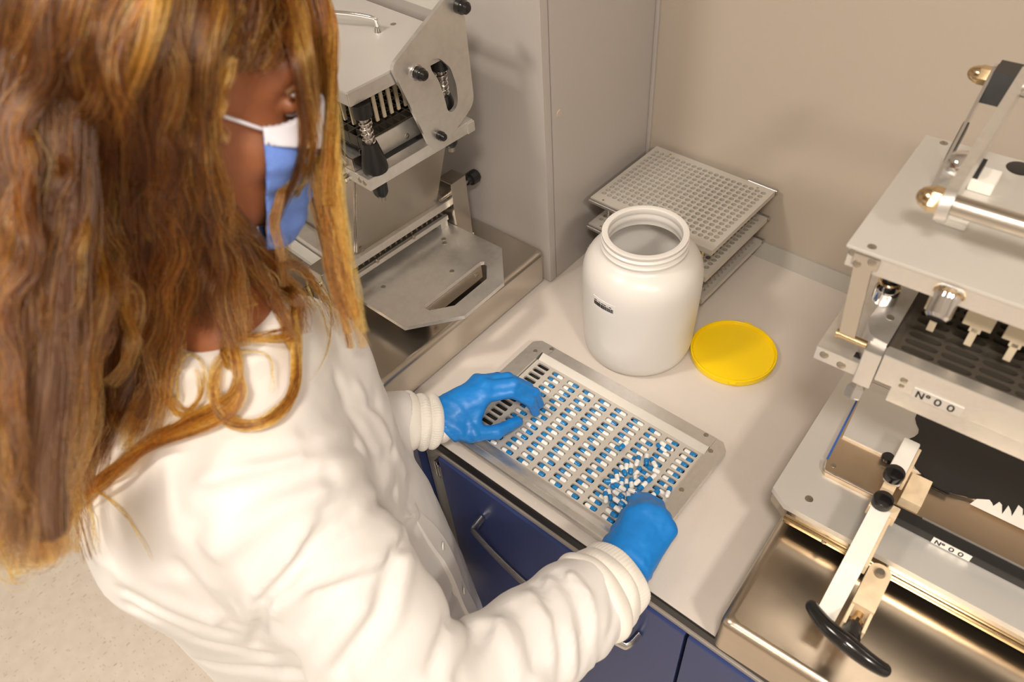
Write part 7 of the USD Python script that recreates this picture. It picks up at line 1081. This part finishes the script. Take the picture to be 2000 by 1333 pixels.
 ([[0.049,-0.427,1.43],[0.066,-0.443,1.422],[0.08,-0.458,1.411],[0.1,-0.479,1.401],[0.114,-0.498,1.398],[0.122,-0.519,1.4],[0.119,-0.538,1.403],[0.105,-0.551,1.407],[0.081,-0.553,1.417],[0.071,-0.543,1.431],[0.066,-0.529,1.444]],np.float64(0.0024),np.float64(0.0012),25,2,np.float64(0.001),1.5,0),
 ([[0.037,-0.419,1.427],[0.063,-0.44,1.427],[0.078,-0.457,1.418],[0.098,-0.479,1.408],[0.111,-0.499,1.405],[0.118,-0.521,1.406],[0.117,-0.541,1.407],[0.103,-0.554,1.411],[0.079,-0.554,1.423],[0.07,-0.544,1.439],[0.061,-0.528,1.449]],np.float64(0.0016),np.float64(0.001),12,2,np.float64(0.0015),2.5,0),
 ([[0.054,-0.431,1.431],[0.07,-0.447,1.422],[0.083,-0.462,1.412],[0.103,-0.483,1.403],[0.116,-0.502,1.4],[0.125,-0.523,1.401],[0.12,-0.54,1.404],[0.106,-0.552,1.408],[0.082,-0.557,1.416],[0.072,-0.547,1.429],[0.069,-0.533,1.445]],np.float64(0.0016),np.float64(0.001),12,2,np.float64(0.0015),2.5,0),
 ([[0.051,-0.428,1.431],[0.068,-0.444,1.422],[0.082,-0.458,1.412],[0.102,-0.479,1.402],[0.117,-0.498,1.399],[0.124,-0.519,1.401],[0.122,-0.539,1.404],[0.109,-0.552,1.408],[0.085,-0.554,1.418],[0.075,-0.544,1.432],[0.072,-0.53,1.447]],np.float64(0.0016),np.float64(0.001),12,1,np.float64(0.0015),2.5,0),
 ([[0.042,-0.492,1.514],[0.043,-0.497,1.5],[0.044,-0.502,1.484],[0.048,-0.502,1.464],[0.055,-0.498,1.453],[0.067,-0.491,1.448],[0.076,-0.476,1.441],[0.071,-0.458,1.43],[0.059,-0.437,1.415]],np.float64(0.002),np.float64(0.0012),30,2,np.float64(0.001),1.5,0),
 ([[0.044,-0.494,1.513],[0.045,-0.5,1.499],[0.047,-0.505,1.484],[0.052,-0.506,1.464],[0.061,-0.502,1.455],[0.075,-0.496,1.452],[0.084,-0.481,1.445],[0.08,-0.465,1.433],[0.07,-0.444,1.419]],np.float64(0.0013),np.float64(0.001),13,2,np.float64(0.0014),2.5,0),
 ([[0.043,-0.492,1.515],[0.044,-0.498,1.501],[0.045,-0.503,1.485],[0.049,-0.504,1.464],[0.057,-0.499,1.453],[0.069,-0.492,1.449],[0.078,-0.477,1.441],[0.072,-0.458,1.429],[0.06,-0.436,1.414]],np.float64(0.0014),np.float64(0.001),13,2,np.float64(0.0015),2.5,0),
 ([[0.043,-0.491,1.518],[0.044,-0.497,1.505],[0.046,-0.501,1.49],[0.049,-0.503,1.47],[0.056,-0.499,1.457],[0.066,-0.492,1.452],[0.076,-0.477,1.448],[0.073,-0.46,1.439],[0.062,-0.439,1.425]],np.float64(0.0013),np.float64(0.001),13,1,np.float64(0.0014),2.5,0),
 ([[0.041,-0.497,1.514],[0.037,-0.509,1.504],[0.031,-0.52,1.492],[0.014,-0.535,1.472],[0.001,-0.545,1.455],[0.008,-0.557,1.446],[0.018,-0.566,1.437],[0.026,-0.572,1.425],[0.038,-0.576,1.415],[0.054,-0.578,1.409],[0.062,-0.561,1.419],[0.062,-0.55,1.432],[0.054,-0.545,1.444]],np.float64(0.002),np.float64(0.0009),27,2,np.float64(0.001),1.5,0),
 ([[0.043,-0.498,1.513],[0.039,-0.51,1.503],[0.032,-0.522,1.492],[0.015,-0.536,1.471],[0.0,-0.547,1.455],[0.004,-0.559,1.446],[0.012,-0.568,1.435],[0.021,-0.575,1.423],[0.035,-0.579,1.416],[0.051,-0.581,1.41],[0.061,-0.564,1.42],[0.061,-0.554,1.434],[0.054,-0.548,1.446]],np.float64(0.0013),np.float64(0.0007),12,2,np.float64(0.0014),2.5,0),
 ([[0.043,-0.498,1.515],[0.039,-0.51,1.505],[0.032,-0.522,1.493],[0.013,-0.536,1.474],[-0.001,-0.547,1.456],[0.005,-0.558,1.447],[0.013,-0.568,1.436],[0.022,-0.574,1.425],[0.036,-0.579,1.417],[0.053,-0.581,1.411],[0.063,-0.565,1.42],[0.063,-0.554,1.434],[0.056,-0.548,1.447]],np.float64(0.0013),np.float64(0.0007),12,2,np.float64(0.0014),2.5,0),
 ([[0.042,-0.495,1.521],[0.039,-0.507,1.51],[0.034,-0.518,1.498],[0.018,-0.533,1.48],[0.003,-0.543,1.461],[0.006,-0.554,1.449],[0.019,-0.564,1.442],[0.028,-0.571,1.431],[0.04,-0.574,1.421],[0.056,-0.576,1.414],[0.065,-0.559,1.425],[0.064,-0.549,1.438],[0.052,-0.542,1.448]],np.float64(0.0013),np.float64(0.0007),12,1,np.float64(0.0014),2.5,0),
 ([[0.049,-0.465,1.472],[0.049,-0.477,1.474],[0.05,-0.491,1.467],[0.049,-0.5,1.458],[0.051,-0.509,1.45],[0.064,-0.521,1.446],[0.077,-0.526,1.443]],np.float64(0.0041),np.float64(0.0023),30,1,np.float64(0.001),1.5,0),
 ([[0.052,-0.468,1.469],[0.052,-0.481,1.472],[0.054,-0.494,1.465],[0.054,-0.503,1.457],[0.06,-0.513,1.453],[0.074,-0.525,1.45],[0.084,-0.529,1.444]],np.float64(0.0027),np.float64(0.0019),13,2,np.float64(0.0014),2.5,0),
 ([[0.051,-0.467,1.472],[0.051,-0.479,1.475],[0.053,-0.493,1.469],[0.053,-0.502,1.461],[0.056,-0.511,1.454],[0.07,-0.523,1.451],[0.083,-0.528,1.449]],np.float64(0.0027),np.float64(0.0019),13,2,np.float64(0.0014),2.5,0),
 ([[0.051,-0.467,1.472],[0.051,-0.479,1.477],[0.053,-0.494,1.471],[0.053,-0.503,1.462],[0.056,-0.512,1.455],[0.07,-0.525,1.452],[0.084,-0.53,1.45]],np.float64(0.0027),np.float64(0.0019),13,1,np.float64(0.0014),2.5,0),
 ([[0.045,-0.446,1.449],[0.058,-0.452,1.449],[0.069,-0.458,1.445],[0.072,-0.46,1.437],[0.075,-0.462,1.428],[0.079,-0.465,1.417],[0.083,-0.467,1.409]],np.float64(0.0048),np.float64(0.0027),45,2,np.float64(0.001),1.5,0),
 ([[0.041,-0.443,1.45],[0.055,-0.449,1.451],[0.069,-0.455,1.448],[0.073,-0.457,1.441],[0.076,-0.459,1.432],[0.08,-0.462,1.42],[0.084,-0.464,1.412]],np.float64(0.0032),np.float64(0.0023),19,2,np.float64(0.0015),2.5,0),
 ([[0.047,-0.448,1.45],[0.06,-0.453,1.451],[0.071,-0.458,1.446],[0.074,-0.459,1.437],[0.076,-0.46,1.427],[0.08,-0.461,1.415],[0.083,-0.462,1.406]],np.float64(0.0032),np.float64(0.0023),19,2,np.float64(0.0015),2.5,0),
 ([[0.042,-0.444,1.45],[0.055,-0.45,1.45],[0.069,-0.457,1.447],[0.073,-0.46,1.439],[0.075,-0.462,1.43],[0.079,-0.465,1.418],[0.083,-0.468,1.41]],np.float64(0.0032),np.float64(0.0023),19,1,np.float64(0.0015),2.5,0),
 ([[0.04,-0.448,1.468],[0.042,-0.448,1.459],[0.047,-0.449,1.45],[0.057,-0.452,1.448],[0.065,-0.453,1.444],[0.067,-0.451,1.431],[0.067,-0.448,1.42]],np.float64(0.0048),np.float64(0.0027),35,1,np.float64(0.001),1.5,0),
 ([[0.042,-0.449,1.469],[0.043,-0.448,1.46],[0.047,-0.448,1.451],[0.056,-0.45,1.449],[0.064,-0.452,1.447],[0.066,-0.45,1.435],[0.065,-0.447,1.424]],np.float64(0.0032),np.float64(0.0023),15,2,np.float64(0.0015),2.5,0),
 ([[0.041,-0.448,1.47],[0.042,-0.447,1.461],[0.047,-0.448,1.452],[0.057,-0.451,1.45],[0.066,-0.453,1.447],[0.068,-0.452,1.435],[0.069,-0.449,1.424]],np.float64(0.0032),np.float64(0.0023),15,2,np.float64(0.0015),2.5,0),
 ([[0.046,-0.453,1.466],[0.047,-0.452,1.458],[0.055,-0.454,1.451],[0.065,-0.457,1.451],[0.071,-0.458,1.447],[0.073,-0.457,1.436],[0.075,-0.457,1.427]],np.float64(0.0032),np.float64(0.0022),15,1,np.float64(0.0015),2.5,0),
 ([[0.038,-0.608,1.388],[0.021,-0.621,1.374],[-0.001,-0.638,1.354],[-0.017,-0.652,1.338],[-0.036,-0.666,1.318],[-0.055,-0.681,1.295],[-0.07,-0.701,1.27],[-0.07,-0.715,1.256]],np.float64(0.0028),np.float64(0.0012),27,2,np.float64(0.001),1.5,0),
 ([[0.04,-0.609,1.389],[0.025,-0.621,1.375],[0.005,-0.639,1.356],[-0.009,-0.652,1.341],[-0.024,-0.666,1.323],[-0.04,-0.681,1.303],[-0.056,-0.7,1.278],[-0.057,-0.714,1.263]],np.float64(0.0019),np.float64(0.001),12,2,np.float64(0.0015),2.5,0),
 ([[0.039,-0.608,1.39],[0.024,-0.621,1.376],[0.004,-0.639,1.357],[-0.012,-0.653,1.341],[-0.03,-0.667,1.321],[-0.049,-0.683,1.299],[-0.063,-0.703,1.274],[-0.061,-0.716,1.261]],np.float64(0.0019),np.float64(0.001),12,2,np.float64(0.0016),2.5,0),
 ([[0.04,-0.609,1.389],[0.024,-0.621,1.376],[0.004,-0.638,1.357],[-0.012,-0.651,1.342],[-0.03,-0.665,1.324],[-0.047,-0.679,1.302],[-0.06,-0.698,1.278],[-0.06,-0.711,1.265]],np.float64(0.0019),np.float64(0.001),12,1,np.float64(0.0015),2.5,0),
 ([[-0.062,-0.672,1.301],[-0.021,-0.67,1.319],[0.017,-0.667,1.33],[0.036,-0.667,1.327],[0.05,-0.668,1.32],[0.064,-0.671,1.305],[0.071,-0.675,1.291]],np.float64(0.0009),np.float64(0.0005),6,2,np.float64(0.001),1.5,0),
 ([[-0.063,-0.677,1.296],[-0.044,-0.68,1.301],[-0.025,-0.685,1.302],[-0.014,-0.689,1.3],[-0.008,-0.694,1.294],[-0.002,-0.701,1.285],[0.002,-0.707,1.277]],np.float64(0.0009),np.float64(0.0005),5,2,np.float64(0.001),1.5,0),
 ([[0.02,-0.676,1.391],[0.017,-0.685,1.385],[0.014,-0.699,1.376],[0.015,-0.707,1.369],[0.019,-0.715,1.36],[0.026,-0.718,1.352],[0.038,-0.718,1.343],[0.047,-0.714,1.339]],np.float64(0.0014),np.float64(0.0006),13,2,np.float64(0.0009),1.5,0),
 ([[-0.049,-0.343,1.36],[-0.035,-0.349,1.347],[-0.007,-0.366,1.341],[0.022,-0.388,1.349],[0.049,-0.411,1.359],[0.071,-0.433,1.367],[0.093,-0.462,1.38],[0.1,-0.482,1.396]],np.float64(0.0007),np.float64(0.0003),4,2,np.float64(0.0011),1.5,0),
 ([[-0.059,-0.358,1.349],[-0.041,-0.365,1.347],[-0.008,-0.378,1.354],[0.012,-0.386,1.355],[0.029,-0.395,1.356],[0.05,-0.412,1.358],[0.063,-0.424,1.359]],np.float64(0.0007),np.float64(0.0004),3,2,np.float64(0.0012),1.5,0),
 ([[0.074,-0.51,1.449],[0.08,-0.503,1.448],[0.086,-0.495,1.441],[0.09,-0.493,1.431],[0.093,-0.495,1.422],[0.097,-0.501,1.415],[0.101,-0.512,1.411],[0.097,-0.519,1.414]],np.float64(0.0006),np.float64(0.0003),4,2,np.float64(0.001),1.5,0),
 ([[0.047,-0.572,1.42],[0.043,-0.566,1.433],[0.04,-0.558,1.444],[0.036,-0.542,1.45],[0.049,-0.538,1.448],[0.061,-0.543,1.442],[0.062,-0.555,1.426],[0.058,-0.566,1.416],[0.047,-0.576,1.41]],np.float64(0.0006),np.float64(0.0003),4,2,np.float64(0.001),1.5,0),
 ([[-0.021,-0.682,1.45],[-0.017,-0.694,1.439],[-0.012,-0.71,1.424],[-0.005,-0.719,1.413],[0.004,-0.728,1.401],[0.016,-0.738,1.386],[0.026,-0.745,1.374]],np.float64(0.0117),np.float64(0.0054),150,0,np.float64(0.0027),2,0),
 ([[-0.01,-0.674,1.449],[-0.003,-0.684,1.437],[0.005,-0.694,1.425],[0.016,-0.706,1.409],[0.025,-0.714,1.397],[0.036,-0.721,1.385],[0.05,-0.729,1.37],[0.049,-0.742,1.361],[0.034,-0.749,1.366]],np.float64(0.0117),np.float64(0.0054),110,1,np.float64(0.0027),2,0),
 ([[0.006,-0.664,1.445],[0.015,-0.673,1.433],[0.027,-0.685,1.416],[0.036,-0.694,1.404],[0.044,-0.704,1.392],[0.052,-0.72,1.376],[0.056,-0.732,1.364]],np.float64(0.0117),np.float64(0.0054),130,0,np.float64(0.0027),2,0),
 ([[0.015,-0.653,1.448],[0.025,-0.659,1.436],[0.038,-0.669,1.421],[0.042,-0.681,1.41],[0.045,-0.693,1.399],[0.051,-0.709,1.384],[0.056,-0.72,1.373]],np.float64(0.0117),np.float64(0.0054),110,1,np.float64(0.0027),2,0),
 ([[-0.016,-0.712,1.425],[-0.007,-0.72,1.414],[0.004,-0.731,1.398],[0.011,-0.741,1.387],[0.015,-0.753,1.375],[0.023,-0.762,1.364],[0.039,-0.764,1.352],[0.046,-0.749,1.358]],np.float64(0.0117),np.float64(0.0054),40,2,np.float64(0.0027),2,0),
 ([[0.028,-0.655,1.438],[0.033,-0.664,1.428],[0.039,-0.677,1.415],[0.041,-0.688,1.405],[0.042,-0.7,1.397],[0.045,-0.71,1.387],[0.057,-0.717,1.374],[0.07,-0.713,1.368]],np.float64(0.0117),np.float64(0.0054),30,2,np.float64(0.0027),2,0),
 ([[-0.002,-0.7,1.424],[0.006,-0.706,1.416],[0.015,-0.713,1.405],[0.022,-0.718,1.396],[0.028,-0.724,1.388],[0.036,-0.734,1.376],[0.041,-0.741,1.368]],np.float64(0.0117),np.float64(0.0054),140,0,np.float64(0.0027),2,0)]
def hair_material(name, color, rough=.32):
    n = {'p': ('principled_hair_bsdf', {'model': 'Chiang', 'parametrization': 'Direct coloring', 'color': color, 'roughness': rough, 'radial_roughness': .45, 'coat': 0.0, 'random_roughness': .2, 'R': .35}), 'h': ('hair_info', {}), 'c': ('texture_coordinate', {}), 'n': ('noise_texture', {'scale': 260.0, 'detail': 2.0}),
         'r': ('rgb_ramp', {'ramp': [(.3, tuple(x * .55 for x in color)), (.7, tuple(min(1, x * 1.35) for x in color))]})}
    MAT[name] = usdkit.material(stage, '/World/Looks/' + name, n, [('c.object', 'n.vector'), ('n.fac', 'r.fac'), ('r.color', 'p.color')], surface='p.BSDF')
hair_material('hair_dark', (.034, .0100, .0016)); hair_material('hair_mid', (.160, .045, .0045)); hair_material('hair_light', (.47, .175, .019))
def guide_frames(g, n):
    c = spline(g, 12); L = np.r_[0, np.cumsum(np.linalg.norm(np.diff(c, axis=0), axis=1))]; s = np.linspace(0, L[-1], n); c = np.stack([np.interp(s, L, c[:, k]) for k in range(3)], 1)
    t = np.gradient(c, axis=0); t /= np.linalg.norm(t, axis=1, keepdims=True); a = frame_of(t[0])[0]; A = []
    for i in range(n): a = a - t[i] * (a @ t[i]); a /= np.linalg.norm(a); A.append(a)
    A = np.array(A); return c, A, np.cross(t, A), L[-1]
hr_rng = np.random.default_rng(21); strands = {0: [], 1: [], 2: []}; mass = []
for g, R0, R1, n, tone, wave, nw, ms in HAIR:
    NP = 22; c, A, B, Ln = guide_frames(g, NP); t = np.linspace(0, 1, NP); ph = hr_rng.random(2) * 6.28
    wv = wave * np.clip(t * 2, 0, 1); cw = c + (wv * np.sin(ph[0] + nw * 6.28 * t))[:, None] * A + (wv * np.cos(ph[1] + nw * 6.28 * t))[:, None] * B
    rad = np.interp(t, [0, .25, .8, 1], [R0, R0, R1 * .6 + R0 * .4, R1]) * (1 + .25 * np.sin(5 * t + ph[0]))
    n = int(n * 1.0); th = hr_rng.random(n) * 6.28; q = np.sqrt(hr_rng.random(n)); tw = hr_rng.normal(0, .5, n)
    for k in range(n):
        a = th[k] + tw[k] * t; r = rad * q[k]; f1, f2 = 2 + 5 * hr_rng.random(2); p1, p2 = hr_rng.random(2) * 6.28; fz = (.0018 + .0065 * t) * hr_rng.random() ** 1.5 * (1 if R0 > .005 else .4)
        p = cw + (r * np.cos(a) + fz * np.sin(f1 * 3 * t + p1))[:, None] * A + (r * np.sin(a) + fz * np.sin(f2 * 3 * t + p2))[:, None] * B
        if hr_rng.random() < .65: e = int(NP * (.62 + .37 * hr_rng.random() ** .7)); u = np.linspace(0, e - 1, NP); p = np.stack([np.interp(u, np.arange(NP), p[:, d]) for d in range(3)], 1)
        tn = tone
        w_ = hr_rng.random()
        if w_ < .22: tn = max(0, tone - 1)
        elif w_ > .76: tn = min(2, tone + 1)
        strands[tn].append(p)
    if ms: mass.append((c[::2], np.minimum(rad[::2] * .62, .03)))
def mass_fn(P):
    d = None
    for c, r in mass:
        e = chain(P, c - 0 * c, r, .01); d = e if d is None else np.minimum(d, e)
    return d + .003 * _noise(P @ np.diag([1, 1, .35]), 40, 2, 12)
lo = np.min([c.min(0) for c, r in mass], 0) - .04; hi = np.max([c.max(0) for c, r in mass], 0) + .04
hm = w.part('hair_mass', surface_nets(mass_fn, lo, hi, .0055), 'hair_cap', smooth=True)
for k, m in ((0, 'hair_dark'), (1, 'hair_mid'), (2, 'hair_light')):
    P = np.array(strands[k]) - w.loc; path = numbered(w.path, 'hair'); bc = UsdGeom.BasisCurves.Define(stage, path)
    bc.CreateTypeAttr('linear'); bc.CreateCurveVertexCountsAttr(Vt.IntArray.FromNumpy(np.full(len(P), P.shape[1], np.int32)))
    bc.CreatePointsAttr(Vt.Vec3fArray.FromNumpy(P.reshape(-1, 3).astype(np.float32)))
    wd = np.tile(np.interp(np.linspace(0, 1, P.shape[1]), [0, .8, 1], [.00075, .0006, .0002]), len(P)); bc.CreateWidthsAttr(Vt.FloatArray.FromNumpy(wd.astype(np.float32))); bc.SetWidthsInterpolation('vertex')
    UsdShade.MaterialBindingAPI.Apply(bc.GetPrim()).Bind(MAT[m]); tag(bc.GetPrim(), ['dark brown strands of the hair', 'auburn strands of the hair', 'golden strands of the hair'][k], kind='stuff')
